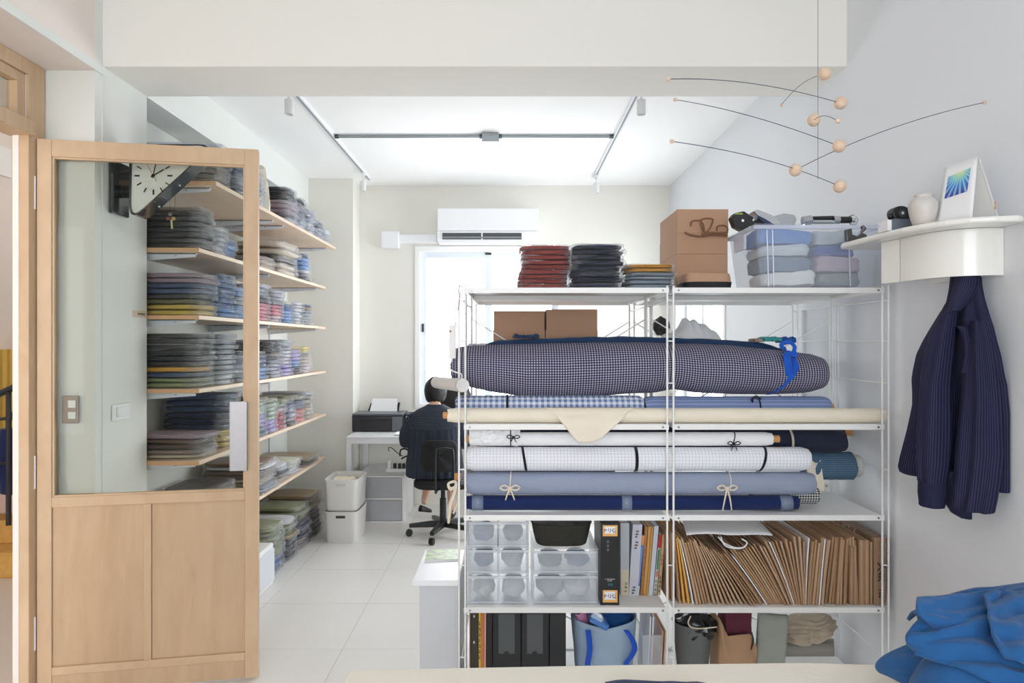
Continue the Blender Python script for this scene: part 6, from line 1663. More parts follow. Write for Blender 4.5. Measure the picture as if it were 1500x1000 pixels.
# ------------------------------------------------------------------ hanging mobile
mo = thing('wooden_mobile', 'hanging mobile of six wooden balls on thin curved blue-grey wires', 'mobile', tuple(P(1198, 262, 2.05)))
WIRE = plain('mobile_wire', S(70, 74, 100), 0.4, metal=0.4)
BALL = wood('beech_ball', S(222, 190, 162), S(236, 210, 186), scale=(9, 9, 30))
ym = 2.05
xs_ = PX(1198, ym)
MB().cyl((xs_, ym, PZ(262, ym)), (xs_, ym, 3.319), 0.0009, n=5).build('thread', plain('grey_thread', S(120, 120, 126), 0.6), mo)
def arm(pts, big, small, big_r=0.019, ys=0.0, ye=0.0):
    # smooth curve through the points; depth changes from ys at the small ball to ye at the big one
    n = 20; path = []
    m_ = len(pts)
    for k in range(n + 1):
        t = k / n; x = y = 0.0
        for i in range(m_):
            ti = i / (m_ - 1); w = 1.0
            for j in range(m_):
                if j != i: w *= (t - j / (m_ - 1)) / (ti - j / (m_ - 1))
            x += pts[i][0] * w; y += pts[i][1] * w
        path.append(P(x, y, ym + ys + (ye - ys) * t))
    MB().tube(path, 0.0011, 5).build('wire', WIRE, mo, smooth=True)
    MB().sphere(path[0], 0.0062, 12).build('small_ball', BALL, mo, smooth=True)
    MB().sphere(path[-1], big_r, 24).build('ball', BALL, mo, smooth=True)
arm([(979, 116), (1063, 118), (1147, 130), (1231, 151)], 0, 0, ys=-0.22, ye=0.04)
arm([(989, 146), (1069, 162), (1149, 185), (1229, 214)], 0, 0, ys=0.18, ye=-0.03)
arm([(984, 207), (1066, 221), (1148, 242), (1230, 273)], 0, 0, ys=-0.15, ye=0.02)
arm([(1442, 150), (1350, 173.5), (1257, 206.5), (1165, 249)], 0, 0, ys=0.1, ye=-0.015)
arm([(1144, 154), (1165, 131), (1184, 117), (1208, 108)], 0, 0, ys=0.45, ye=-0.02)
arm([(1227, 177), (1215, 171), (1204, 170), (1192, 176)], 0, 0, ys=-0.42, ye=0.01)

# ------------------------------------------------------------------ foreground table with cream cover and blue cloth
TC = fabric('cream_table_cover', S(236, 230, 216), bump=0.12, bscale=30, noise=0.02)
tbt = thing('work_table', 'table padded with a cream cloth cover in the foreground', 'table', (0.2, 1.05, 0))
TZ = 0.85
def pl2(px_, py_, z_=TZ): 
    Y = (CAMH - z_) * FPX / (py_ - 503); return Vector((PX(px_, Y), Y, z_))
e0, e1, e2, e3 = pl2(512, 979), pl2(900, 972), pl2(1180, 968.5), pl2(1262, 971)
edge = [e0 + Vector((0.0, -0.01, 0)), e0 + Vector((0.012, 0, 0)), e1, e2, e3, Vector((1.42, e3.y - 0.01, TZ)), Vector((1.455, e3.y - 0.05, TZ))]
x_r = 1.46
outl = [(edge[0].x, 0.55), (edge[0].x, edge[0].y)] + [(p.x, p.y) for p in edge[1:]] + [(x_r, edge[-1].y - 0.08), (x_r, 0.55)]
MB().prism([(x, y, TZ - 0.035) for x, y in outl], (0, 0, 0.035)).build('padded_top', TC, tbt, bevel=0.008, seg=3)
for (x, y) in ((edge[0].x + 0.05, 0.62), (edge[0].x + 0.05, 1.36), (x_r - 0.06, 0.62), (x_r - 0.06, 1.36)):
    MB().box(x - 0.02, x + 0.02, y - 0.02, y + 0.02, 0, TZ - 0.036).build('leg', STEELW, tbt, bevel=0.003)
NV2 = fabric('dark_blue_cloth', S(30, 50, 92), bump=0.3)
def scrapf(u, v):
    top = [(0, 992), (.12, 989), (.3, 989), (.55, 991), (.75, 992.5), (.92, 991), (1, 993)]
    def ip(q):
        for (a0, b0), (a1, b1) in zip(top, top[1:]):
            if q <= a1: return b0 + (b1 - b0) * (q - a0) / (a1 - a0)
        return 993
    zz = TZ + 0.002 + (0.012 + 0.004 * math.sin(u * 11)) * math.sin(math.pi * min(1, v * 1.0 + 0.0)) ** 0.5 * math.sin(math.pi * u) ** .3
    Yb = (CAMH - TZ - 0.012) * FPX / (ip(u) - 503)
    return Vector((PX(886 + 146 * u, Yb), Yb - 0.14 * v + 0.0, zz))
MB().grid(scrapf, 26, 12).build('blue_cloth_piece', NV2, smooth=True, solid=0.002, fixn=False, label='dark blue cloth piece lying flat on the cream table cover', cat='cloth')
# big blue cloth heap: several thick folded sweeps
BC = fabric('cobalt_linen', S(35, 88, 142), bump=0.35, bscale=28, noise=0.07)
hp = thing('blue_cloth_heap', 'large heap of cobalt blue linen on the corner of the cream table', 'cloth', tuple(P(1430, 1000, 1.3)))
def sheet(ctrl, seed, name='fold', amp=0.010, th=0.006, n=(40, 26), fr=5):
    """ctrl: 4x4 (px, py, Y) net, smooth surface with ridged folds"""
    def B4(t): return [(1 - t) ** 3, 3 * t * (1 - t) ** 2, 3 * t * t * (1 - t), t ** 3]
    def fn(u, v):
        bu, bv = B4(u), B4(v); p = Vector((0, 0, 0))
        for i in range(4):
            for j in range(4): p += P(*ctrl[i][j]) * (bv[i] * bu[j])
        e = min(1, 6 * min(u, 1 - u, v + .15, 1 - v + .15))
        w = math.sin(fr * math.pi * (v + 0.35 * u) + 2.5 * fb((u * 2.2, v * 2.2, 0), 1, seed)) * 0.6 + fb((u * 5, v * 5, 1), 1, seed + 2)
        return p + Vector((0.2, -0.55, 0.8)) * (amp * w * e)
    return MB().grid(fn, *n).build(name, BC, hp, smooth=True, solid=th, fixn=False)
# back, upper mass
sheet([[(1330, 908, 1.33), (1370, 870, 1.36), (1440, 862, 1.38), (1540, 846, 1.38)],
       [(1342, 880, 1.27), (1390, 868, 1.28), (1460, 870, 1.30), (1560, 880, 1.30)],
       [(1350, 905, 1.22), (1400, 905, 1.20), (1480, 910, 1.20), (1580, 930, 1.20)],
       [(1340, 960, 1.20), (1400, 960, 1.15), (1480, 980, 1.12), (1590, 1000, 1.10)]], 1, amp=0.014)
# rolled lip at the upper left
sheet([[(1343, 876, 1.24), (1375, 877, 1.25), (1420, 872, 1.27), (1470, 860, 1.30)],
       [(1338, 892, 1.20), (1375, 896, 1.21), (1425, 893, 1.22), (1480, 885, 1.25)],
       [(1346, 906, 1.19), (1378, 912, 1.19), (1425, 915, 1.20), (1490, 905, 1.22)],
       [(1372, 920, 1.21), (1395, 925, 1.20), (1440, 930, 1.20), (1500, 930, 1.22)]], 2, amp=0.006, fr=3)
# middle sweep with pointed left corner
sheet([[(1350, 905, 1.24), (1400, 900, 1.22), (1460, 890, 1.22), (1540, 880, 1.24)],
       [(1318, 932, 1.21), (1380, 930, 1.18), (1460, 930, 1.16), (1560, 930, 1.16)],
       [(1322, 942, 1.20), (1390, 955, 1.15), (1470, 965, 1.12), (1580, 980, 1.10)],
       [(1345, 955, 1.22), (1400, 985, 1.13), (1480, 1010, 1.08), (1590, 1040, 1.04)]], 3, amp=0.012, fr=6)
# low front sweep running to the left tip
sheet([[(1345, 940, 1.30), (1390, 938, 1.24), (1460, 945, 1.18), (1560, 960, 1.15)],
       [(1300, 955, 1.33), (1360, 965, 1.23), (1450, 985, 1.14), (1570, 1010, 1.08)],
       [(1270, 972, 1.35), (1330, 990, 1.24), (1430, 1020, 1.12), (1560, 1050, 1.04)],
       [(1290, 984, 1.33), (1345, 1010, 1.22), (1440, 1050, 1.08), (1560, 1090, 1.00)]], 4, amp=0.008, fr=5)
sheet([[(1440, 872, 1.25), (1470, 866, 1.26), (1510, 862, 1.27), (1560, 856, 1.28)],
       [(1452, 890, 1.19), (1480, 900, 1.19), (1520, 890, 1.20), (1580, 880, 1.22)],
       [(1440, 915, 1.15), (1480, 930, 1.13), (1530, 940, 1.12), (1590, 930, 1.14)],
       [(1470, 960, 1.10), (1500, 975, 1.08), (1540, 985, 1.06), (1600, 990, 1.06)]], 5, amp=0.012, fr=7)
# core under the folds, resting on the table
MB().grid(lambda u, v: Vector((1.03 + 0.34 * math.cos(2 * math.pi * u) * math.sin(math.pi / 2 * (1 - v)) ** .6, 1.18 + 0.15 * math.sin(2 * math.pi * u) * math.sin(math.pi / 2 * (1 - v)) ** .6, TZ + 0.001 + 0.20 * math.sin(math.pi / 2 * v))), 28, 8, True, cap=True).build('bundle', BC, hp, smooth=True)
# ------------------------------------------------------------------ ceiling tracks, conduit, spotlights
TRK = plain('track_white', S(232, 234, 236), 0.4)
CND = plain('galvanised_conduit', S(160, 168, 172), 0.35, metal=0.6)
for k, (x, y0, y1) in enumerate(((-1.295, 3.46, 6.18), (0.763, 3.46, 6.12))):
    t = thing('ceiling_track', 'white lighting track on the ceiling, ' + ('above the wall shelves side' if k == 0 else 'above the steel shelving side'), 'lighting track', (x, (y0 + y1) / 2, ZC - 0.02), group='ceiling lighting tracks')
    MB().box(x - 0.017, x + 0.017, y0, y1, ZC - 0.018, ZC - 0.0002).build('track_rail', TRK, t, bevel=0.002)
    MB().box(x - 0.006, x + 0.006, y0 + 0.02, y1 - 0.02, ZC - 0.0195, ZC - 0.0182).build('slot', plain('track_slot', S(140, 146, 152), 0.5), t)
cn = thing('ceiling_conduit', 'galvanised conduit joining both ceiling tracks through a junction box', 'conduit', (-0.2, 4.88, ZC - 0.02))
MB().cyl((-1.27, 4.88, ZC - 0.013), (-0.20, 4.88, ZC - 0.013), 0.0105, n=12).build('pipe', CND, cn, smooth=True)
MB().cyl((-0.09, 4.88, ZC - 0.013), (0.74, 4.88, ZC - 0.013), 0.0105, n=12).build('pipe', CND, cn, smooth=True)
for x in (-1.262, -0.212, -0.078, 0.732): MB().cyl((x - 0.014, 4.88, ZC - 0.013), (x + 0.014, 4.88, ZC - 0.013), 0.0145, n=12).build('coupling', plain('dark_coupling', S(96, 104, 108), 0.4, metal=0.5), cn, smooth=True, angle=40)
MB().box(-0.205, -0.085, 4.82, 4.94, ZC - 0.066, ZC - 0.0005).build('junction_box', CND, cn, bevel=0.004)
MB().cyl((-0.145, 4.82, ZC - 0.024), (-0.145, 4.817, ZC - 0.024), 0.005, n=8).build('screw', ZINC, cn)
SPW = plain('spot_white', S(226, 227, 228), 0.4)
for k, (px_, py_, Y, x) in enumerate(((432, 158, 3.93, -1.295), (517, 252, 5.90, -1.295), (936, 165, 3.93, 0.763), (879, 262, 5.98, 0.763))):
    zt_ = ZC - 0.02
    lab = ['nearest the beam on the track above the wall shelves', 'at the far end of the track above the wall shelves', 'nearest the beam on the track above the steel shelving', 'at the far end of the track above the steel shelving'][k]
    s = thing('track_spotlight', 'small white cylinder spotlight ' + lab, 'spotlight', (x, Y, zt_ - 0.12), group='track spotlights')
    MB().box(x - 0.014, x + 0.014, Y - 0.045, Y + 0.045, zt_ - 0.014, zt_ - 0.0003).build('adapter', SPW, s, bevel=0.002)
    MB().cyl((x, Y, zt_ - 0.015), (x, Y, zt_ - 0.070), 0.006, n=8).build('stem', SPW, s)
    a = Vector((x, Y, zt_ - 0.070)); d = Vector((0.12 if k > 1 else 0.06, 0.05, -1)).normalized()
    MB().lathe([(0.002, 0), (0.024, -0.001), (0.026, -0.006), (0.026, -0.088), (0.022, -0.088), (0.020, -0.070), (0.002, -0.068)], a, 20).build('lamp_head', SPW, s, smooth=True, angle=40)

# ------------------------------------------------------------------ air conditioner and duct
ACW = plain('aircon_white', S(240, 241, 243), 0.4)
ac = thing('air_conditioner', 'white wall-mounted air conditioner above the back window', 'air conditioner', (PX(714.5, 6.23), 6.34, PZ(356, 6.23)))
x0_, x1_ = PX(640, 6.23), PX(789, 6.23); zb_, zt_ = PZ(356, 6.23), PZ(304.5, 6.23)
MB().box(x0_, x1_, 6.255, YB - 0.001, zb_ + 0.012, zt_).build('casing', ACW, ac, bevel=0.012, seg=3)
MB().box(x0_ + 0.004, x1_ - 0.004, 6.228, 6.254, zb_ + 0.115, zt_ - 0.004).build('front_cover', ACW, ac, bevel=0.008, seg=3)
MB().prism([(x0_ + .002, 6.232, zb_ + 0.112), (x0_ + .002, 6.254, zb_ + 0.112), (x0_ + .002, 6.254, zb_ + 0.004), (x0_ + .002, 6.25, zb_ + 0.002), (x0_ + .002, 6.236, zb_ + 0.03)], (x1_ - x0_ - .004, 0, 0)).build('lower_cowl', ACW, ac, bevel=0.003)
ov = MB().box(PX(648, 6.23), PX(764, 6.23), 6.2285, 6.2345, PZ(350.5, 6.23), PZ(341, 6.23)).build('air_outlet', plain('outlet_dark', S(70, 74, 78), 0.4), ac, bevel=0.001)
MB().box(PX(649, 6.23), PX(763, 6.23), 6.222, 6.228, PZ(349, 6.23), PZ(346.5, 6.23)).build('louvre', plain('louvre_grey', S(130, 134, 138), 0.4), ac, bevel=0.001)
MB().box(PX(705, 6.23), PX(707, 6.23), 6.224, 6.228, PZ(351, 6.23), PZ(341, 6.23)).build('louvre_pin', ACW, ac)
dc = thing('pipe_duct', 'white pipe duct with a square wall cover beside the air conditioner', 'duct', (PX(600, 6.4), 6.42, PZ(358, 6.4)))
MB().box(PX(583, 6.40), PX(640, 6.40), 6.385, YB - 0.001, PZ(356, 6.40), PZ(343.5, 6.40)).build('duct', ACW, dc, bevel=0.006)
MB().box(PX(558, 6.37), PX(584, 6.37), 6.37, YB - 0.001, PZ(362.5, 6.37), PZ(338, 6.37)).build('wall_cover', ACW, dc, bevel=0.008)

# ------------------------------------------------------------------ desk, printer, drawers
DSK = plain('desk_white', S(236, 238, 240), 0.35)
dk = thing('white_desk', 'long white desk standing under the back window', 'desk', (-0.4, 6.08, 0))
dx0, dx1 = -1.405, 0.75
MB().box(dx0, dx1, 5.73, 6.43, 0.735, 0.750).build('desk_top', DSK, dk, bevel=0.003)
MB().box(dx0 + .004, dx1 - .004, 5.735, 5.755, 0.690, 0.7345).build('apron', DSK, dk, bevel=0.002)
MB().box(dx0 + .004, dx0 + .02, 5.755, 6.42, 0.690, 0.7345).build('apron', DSK, dk)
for x in (dx0 + 0.002, dx1 - 0.042):
    for y in (5.733, 6.39): MB().box(x, x + 0.04, y, y + 0.035, 0, 0.689 if y < 6 else 0.7345).build('leg', DSK, dk, bevel=0.002)
pr = thing('printer', 'black and grey inkjet printer with paper loaded on the white desk', 'printer', (-1.2, 6.2, 0.751))
PRB = plain('printer_black', S(44, 46, 50), 0.35); PRG = plain('printer_grey', S(92, 98, 104), 0.35)
a0, a1 = PX(515, 6.05), PX(590, 6.05)
MB().box(a0, a1, 6.06, 6.36, 0.751, 0.895).build('body', PRB, pr, bevel=0.008)
MB().box(a0 + 0.002, a1 - 0.002, 6.055, 6.36, 0.896, 0.912).build('scanner_lid', PRG, pr, bevel=0.005)
MB().box(PX(528, 6.05), PX(573, 6.05), 6.045, 6.0595, 0.757, 0.86).build('output_bay', BLACKP, pr, bevel=0.004)
MB().box(PX(574, 6.05), PX(589, 6.05), 6.048, 6.0595, 0.757, 0.888).build('control_panel', PRG, pr, bevel=0.004)
MB().prism([(PX(542, 6.3), 6.29, 0.913), (PX(582, 6.3), 6.29, 0.913), (PX(582, 6.35), 6.35, 1.025), (PX(546, 6.35), 6.35, 1.025)], (0, 0.002, 0)).build('paper_sheet', PAPERW, pr)
MB().prism([(PX(539, 6.3), 6.30, 0.913), (PX(545, 6.3), 6.30, 0.913), (PX(547, 6.34), 6.34, 0.985), (PX(543, 6.34), 6.34, 0.985)], (0, 0.012, 0)).build('paper_guide', BLACKP, pr)
MB().prism([(PX(580, 6.3), 6.30, 0.913), (PX(584, 6.3), 6.30, 0.913), (PX(586, 6.34), 6.34, 0.99), (PX(583, 6.34), 6.34, 0.99)], (0, 0.012, 0)).build('paper_guide', BLACKP, pr)
p2_ = thing('black_device', 'small black desk device with a pale label beside the printer', 'device', (-0.95, 6.25, 0.751))
MB().box(PX(591, 6.1), PX(612, 6.1), 6.12, 6.35, 0.751, 0.90).build('body', BLACKP, p2_, bevel=0.01)
MB().box(PX(594, 6.1), PX(599, 6.1), 6.1185, 6.1195, 0.872, 0.882).build('pale_label', PAPERW, p2_)
# papers and white things on the desk
slab('desk_papers', 'crumpled white papers on the desk edge beside the person', 577, 590, 5.80, 5.98, 0.7508, 0.768, PAPERW, seed=3, lump=0.004)
# under-desk drawers
ud = thing('clear_drawer_unit', 'two-tier translucent drawer unit on the floor under the desk', 'drawer unit', (-1.12, 6.1, 0))
ux0, ux1 = PX(521, 5.81), PX(591, 5.81)
FR3 = plain('frosted_drawer_front', S(206, 208, 212), 0.3, alpha=0.6)
UWH = plain('drawer_frame_white', S(222, 222, 222), 0.4)
m = MB()
m.box(ux0, ux0 + .012, 5.81, 6.40, 0, 0.40); m.box(ux1 - .012, ux1, 5.81, 6.40, 0, 0.40)
m.box(ux0 + .012, ux1 - .012, 5.81, 6.40, 0.388, 0.40); m.box(ux0 + .012, ux1 - .012, 5.81, 6.40, 0.195, 0.212); m.box(ux0 + .012, ux1 - .012, 5.81, 6.40, 0, 0.012); m.box(ux0 + .012, ux1 - .012, 6.39, 6.40, 0.212, 0.388)
m.build('frame', UWH, ud)
for (za, zb2) in ((0.016, 0.192), (0.215, 0.385)):
    MB().box(ux0 + .014, ux1 - .014, 5.812, 5.818, za, zb2).build('drawer_front', FR3, ud, bevel=0.001)
MB().box(ux0 + 0.125, ux1 - 0.02, 5.86, 6.2, 0.017, 0.165).build('paper_box_inside', plain('inner_cream', S(232, 226, 214), 0.7), ud)
MB().box(ux0 + 0.03, ux1 - 0.05, 5.84, 6.2, 0.216, 0.27).build('folded_sheets_inside', plain('inner_grey', S(190, 192, 200), 0.7), ud)
ps = thing('power_strip', 'white power strip with a tall adapter and black plugs on the drawers', 'power strip', (PX(580, 6.1), 6.1, 0.401))
MB().box(PX(565, 5.98), PX(594, 5.98), 5.98, 6.04, 0.401, 0.43).build('strip_body', WHITEP, ps, bevel=0.004)
MB().box(PX(568, 6.0), PX(572, 6.0), 5.99, 6.03, 0.431, 0.51).build('adapter', WHITEP, ps, bevel=0.004)
for px_ in (576, 583, 589): MB().box(PX(px_, 6.0), PX(px_ + 4.5, 6.0), 5.99, 6.03, 0.431, 0.475).build('plug', BLACKP, ps, bevel=0.005)
MB().tube([P(570, 661, 6.0), P(569, 656, 6.0), P(574, 656, 6.0), P(582, 663, 6.02), P(590, 668, 6.03)], 0.004, 6).build('cable', BLACKP, ps, smooth=True)
MB().tube([P(586, 668, 6.0), P(587, 659, 6.02), P(594, 657, 6.02), P(600, 662, 6.02), P(604, 672, 6.02), P(606, 690, 6.02)], 0.008, 6).build('cable', BLACKP, ps, smooth=True)
MB().tube([P(588, 672, 6.0), P(596, 668, 6.0), P(602, 673, 6.0), P(607, 680, 6.0)], 0.008, 6).build('cable', BLACKP, ps, smooth=True)

# stacked white boxes
def storbox(z_, label, openc):
    x0_, x1_ = PX(473.5, 5.19), PX(524, 5.19); y0_, y1_ = 5.19, 5.56; h = 0.245
    t = thing('white_storage_box', label, 'storage box', ((x0_ + x1_) / 2, (y0_ + y1_) / 2, z_), group='stacked white storage boxes')
    cx, cy = (x0_ + x1_) / 2, (y0_ + y1_) / 2; W_, D_2 = x1_ - x0_, y1_ - y0_
    prof = [(0.86, 0.004, 1), (0.90, 0.0, 1), (0.92, 0.012, 1), (1.0, h - 0.012, 1), (1.02, h - 0.010, 1), (1.02, h, 1), (0.975, h, 1), (0.965, h - 0.02, 1), (0.90, 0.012, 1)]
    def fn(u, v):
        x_, y_ = superring(2 * math.pi * u, 1, 7); s_, zz, _ = prof[min(8, int(round(v * 8)))]
        return Vector((cx + x_ * W_ * s_, cy + y_ * D_2 * s_, z_ + zz))
    MB().grid(fn, 48, 8, True, cap=True).build('box_body', plain('soft_white_plastic', S(228, 226, 222), 0.45), t, smooth=True, angle=50)
    m = MB(); m.cyl(Vector((cx - 0.026, y0_ - 0.0015, z_ + h * .84)), Vector((cx - 0.026, y0_ + 0.002, z_ + h * .84)), 0.010, n=12)
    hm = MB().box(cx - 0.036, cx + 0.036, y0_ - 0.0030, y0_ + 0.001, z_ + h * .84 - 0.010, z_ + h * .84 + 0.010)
    hm.build('hand_hole', plain('hole_shade', S(66, 62, 60), 0.7) if not openc else FILM2, t, bevel=0.008)  # lower box: dark plate, the hole's shade put into its colour
    return t, cx, cy
storbox(0.0, 'lidless white storage box, lower of the two stacked by the desk', False)
t_, cx, cy = storbox(0.247, 'white storage box full of bagged cream cloth, upper of the stacked two', True)
slab('cream_bagged_cloth', 'cream cloth in a clear bag inside the upper white storage box', 484, 515, 5.27, 5.47, 0.30, 0.478, fabric('cream_cloth_box', S(226, 214, 190)), seed=3, lump=0.008)

# ------------------------------------------------------------------ office chair
ch = thing('office_chair', 'black swivel office chair on castors holding the seated person', 'chair', (-0.545, 5.42, 0))
BF = plain('black_upholstery', S(22, 22, 25), 0.75, bump=0.1)
cxh, cyh = -0.545, 5.42
def backf(u, v):
    x_, z_ = superring(2 * math.pi * u, 1, 4.5)
    prof = [(0.0, -0.02), (0.92, -0.02), (1.0, -0.010), (1.0, 0.012), (0.93, 0.025), (0.0, 0.028)]
    s_, y_ = prof[int(round(v * 5))]
    return Vector((PX(643, 5.22) + x_ * 0.285 * s_, 5.22 + y_ + 0.03 * (x_ * 2) ** 2 * 1.0, PZ(668, 5.22) + z_ * 0.25 * s_))
MB().grid(backf, 40, 5, True).build('backrest', BF, ch, smooth=True, angle=60)
def seatf(u, v):
    x_, y_ = superring(2 * math.pi * u, 1, 4)
    prof = [(0.0, -0.04), (0.9, -0.04), (1.0, -0.025), (1.0, 0.01), (0.94, 0.028), (0.0, 0.03)]
    s_, z_ = prof[int(round(v * 5))]
    return Vector((cxh + x_ * 0.46 * s_, 5.46 + y_ * 0.42 * s_, 0.435 + z_))
MB().grid(seatf, 40, 5, True).build('seat', BF, ch, smooth=True, angle=60)
IR2 = plain('chair_metal', S(40, 42, 44), 0.35, metal=0.4)
xa, xb = PX(638, 5.16), PX(664, 5.16)
MB().tube([(xa, 5.34, 0.40), (xa, 5.20, 0.395), (xa, 5.165, 0.43), (xa, 5.165, 0.70), (xa + 0.03, 5.165, 0.735), (xb - 0.03, 5.165, 0.735), (xb, 5.165, 0.70), (xb, 5.165, 0.43), (xb, 5.20, 0.395), (xb, 5.34, 0.40)], 0.009, 8).build('back_bracket', IR2, ch, smooth=True)
MB().cyl((cxh, cyh, 0.10), (cxh, cyh, 0.30), 0.026, n=16).build('column', IR2, ch, smooth=True)
MB().cyl((cxh, cyh, 0.30), (cxh, cyh, 0.395), 0.018, n=16).build('piston', IR2, ch, smooth=True)
for k in range(5):
    a_ = math.radians(185 + 72 * k)
    ex, ey = cxh + 0.27 * math.cos(a_), cyh + 0.27 * math.sin(a_)
    d = Vector((math.cos(a_), math.sin(a_), 0)); n_ = Vector((-d.y, d.x, 0))
    M = Matrix((d, n_, Vector((0, 0, 1)))).transposed()
    q0 = Vector((cxh, cyh, 0.10)); q1 = Vector((ex, ey, 0.085))
    m = MB(); vs = []
    for q, w_, h_ in ((q0, 0.028, 0.026), (q1, 0.016, 0.014)):
        vs += [q + n_ * w_ + Vector((0, 0, h_)), q - n_ * w_ + Vector((0, 0, h_)), q - n_ * w_ - Vector((0, 0, h_)), q + n_ * w_ - Vector((0, 0, h_))]
    m.add(vs, [(0, 1, 2, 3), (7, 6, 5, 4)] + [(i, 4 + i, 4 + (i + 1) % 4, (i + 1) % 4) for i in range(4)])
    arm_ = m.build('base_arm', IR2, ch, bevel=0.004)
    cst = MB().cyl(q1 - n_ * 0.018 + Vector((0, 0, -0.057)), q1 - n_ * 0.004 + Vector((0, 0, -0.057)), 0.027, n=18).build('castor_wheel', BLACKP, ch, smooth=True, angle=40)
    MB().cyl(q1 + n_ * 0.004 + Vector((0, 0, -0.057)), q1 + n_ * 0.018 + Vector((0, 0, -0.057)), 0.027, n=18).build('castor_wheel', BLACKP, ch, smooth=True, angle=40)

# ------------------------------------------------------------------ seated person
pe = thing('person', 'person in a dark striped smock seated at the desk, back to the viewer', 'person', (-0.60, 5.45, 0.40))
def skinned(joints, edges, name, mat, parent, sub=2, root=0):
    me = bpy.data.meshes.new(name); o0 = ORG[parent]
    me.from_pydata([Vector(j[0]) - o0 for j in joints], edges, [])
    o = bpy.data.objects.new(name, me); COL.objects.link(o)
    sk = o.modifiers.new('skin', 'SKIN'); sk.use_smooth_shade = True
    for i, j in enumerate(joints):
        sv = me.skin_vertices[0].data[i] if me.skin_vertices else None
        if sv: sv.radius = (j[1], j[2] if len(j) > 2 else j[1])
    return o
def bake_skin(joints, edges, name, mat, parent, sub=2, root=0):
    me = bpy.data.meshes.new(name + '_skeleton'); o0 = ORG[parent]
    me.from_pydata([tuple(Vector(j[0]) - o0) for j in joints], edges, [])
    o = bpy.data.objects.new(name, me); COL.objects.link(o)
    o.modifiers.new('skin', 'SKIN')
    bpy.context.view_layer.update()
    if not me.skin_vertices:
        bpy.context.view_layer.objects.active = o
    for i, j in enumerate(joints):
        sv = me.skin_vertices[0].data[i]
        sv.radius = (j[1], j[2] if len(j) > 2 else j[1]); sv.use_root = (i == root)
    s = o.modifiers.new('sub', 'SUBSURF'); s.levels = sub; s.render_levels = sub
    dg = bpy.context.evaluated_depsgraph_get(); dg.update()
    m2 = bpy.data.meshes.new_from_object(o.evaluated_get(dg))
    bpy.data.objects.remove(o)
    m2.polygons.foreach_set('use_smooth', [True] * len(m2.polygons))
    m2.materials.clear(); m2.materials.append(mat)
    q = bpy.data.objects.new(name, m2); COL.objects.link(q); q.parent = parent; ORG[q] = o0
    return q
px0 = -0.62
hip = (px0, 5.46, 0.535)
neck = (px0 - 0.01, 5.56, 1.02)
J = [((px0, 5.46, 0.54), .14, .11), ((px0, 5.47, 0.70), .125, .10), ((px0, 5.50, 0.88), .135, .095), ((px0, 5.535, 0.985), .08, .07), ((px0 - .005, 5.555, 1.04), .045, .045), ((px0 - .005, 5.58, 1.09), .045, .05),
     ((px0 - .13, 5.53, 0.955), .05), ((px0 - .195, 5.56, 0.72), .042), ((px0 - .165, 5.77, 0.805), .030), ((px0 - .155, 5.83, 0.79), .024),
     ((px0 + .13, 5.53, 0.955), .05), ((px0 + .195, 5.56, 0.72), .042), ((px0 + .15, 5.77, 0.805), .030), ((px0 + .14, 5.83, 0.79), .024),
     ((px0 - .09, 5.60, 0.535), .075), ((px0 - .10, 5.86, 0.51), .052), ((px0 - .10, 5.66, 0.22), .038), ((px0 - .115, 5.60, 0.235), .030),
     ((px0 + .09, 5.60, 0.535), .075), ((px0 + .10, 5.88, 0.51), .052), ((px0 + .10, 5.90, 0.15), .036), ((px0 + .10, 5.91, 0.08), .030)]
J[16] = ((px0 - .085, 5.66, 0.30), .040); J[17] = ((px0 - .10, 5.56, 0.215), .028)
E = [(0, 1), (1, 2), (2, 3), (3, 4), (4, 5), (3, 6), (6, 7), (7, 8), (8, 9), (3, 10), (10, 11), (11, 12), (12, 13), (0, 14), (14, 15), (15, 16), (16, 17), (0, 18), (18, 19), (19, 20), (20, 21)]
bake_skin(J, E, 'body', SKIN, pe)
# hands: palm and five bent fingers
for sg, wx in ((-1, px0 - .155), (1, px0 + .14)):
    w = Vector((wx, 5.85, 0.787)); jj = [(w, .022, .014), (w + Vector((0, 0.045, 0)), .030, .012)]; ee = [(0, 1)]
    for k in range(4):
        dx_ = (k - 1.5) * 0.018; ln = [0.030, 0.034, 0.032, 0.026][k]
        b0 = w + Vector((dx_, 0.07, 0.0)); i0 = len(jj)
        jj += [(b0, .009), (b0 + Vector((dx_ * .1, ln, 0.004)), .008), (b0 + Vector((dx_ * .15, ln * 1.8, -0.006)), .007)]
        ee += [(1, i0), (i0, i0 + 1), (i0 + 1, i0 + 2)]
    i0 = len(jj)
    jj += [(w + Vector((-sg * 0.028, 0.03, 0.0)), .010), (w + Vector((-sg * 0.042, 0.06, -0.004)), .008)]; ee += [(0, i0), (i0, i0 + 1)]
    bake_skin(jj, ee, 'hand', SKIN, pe, sub=1)
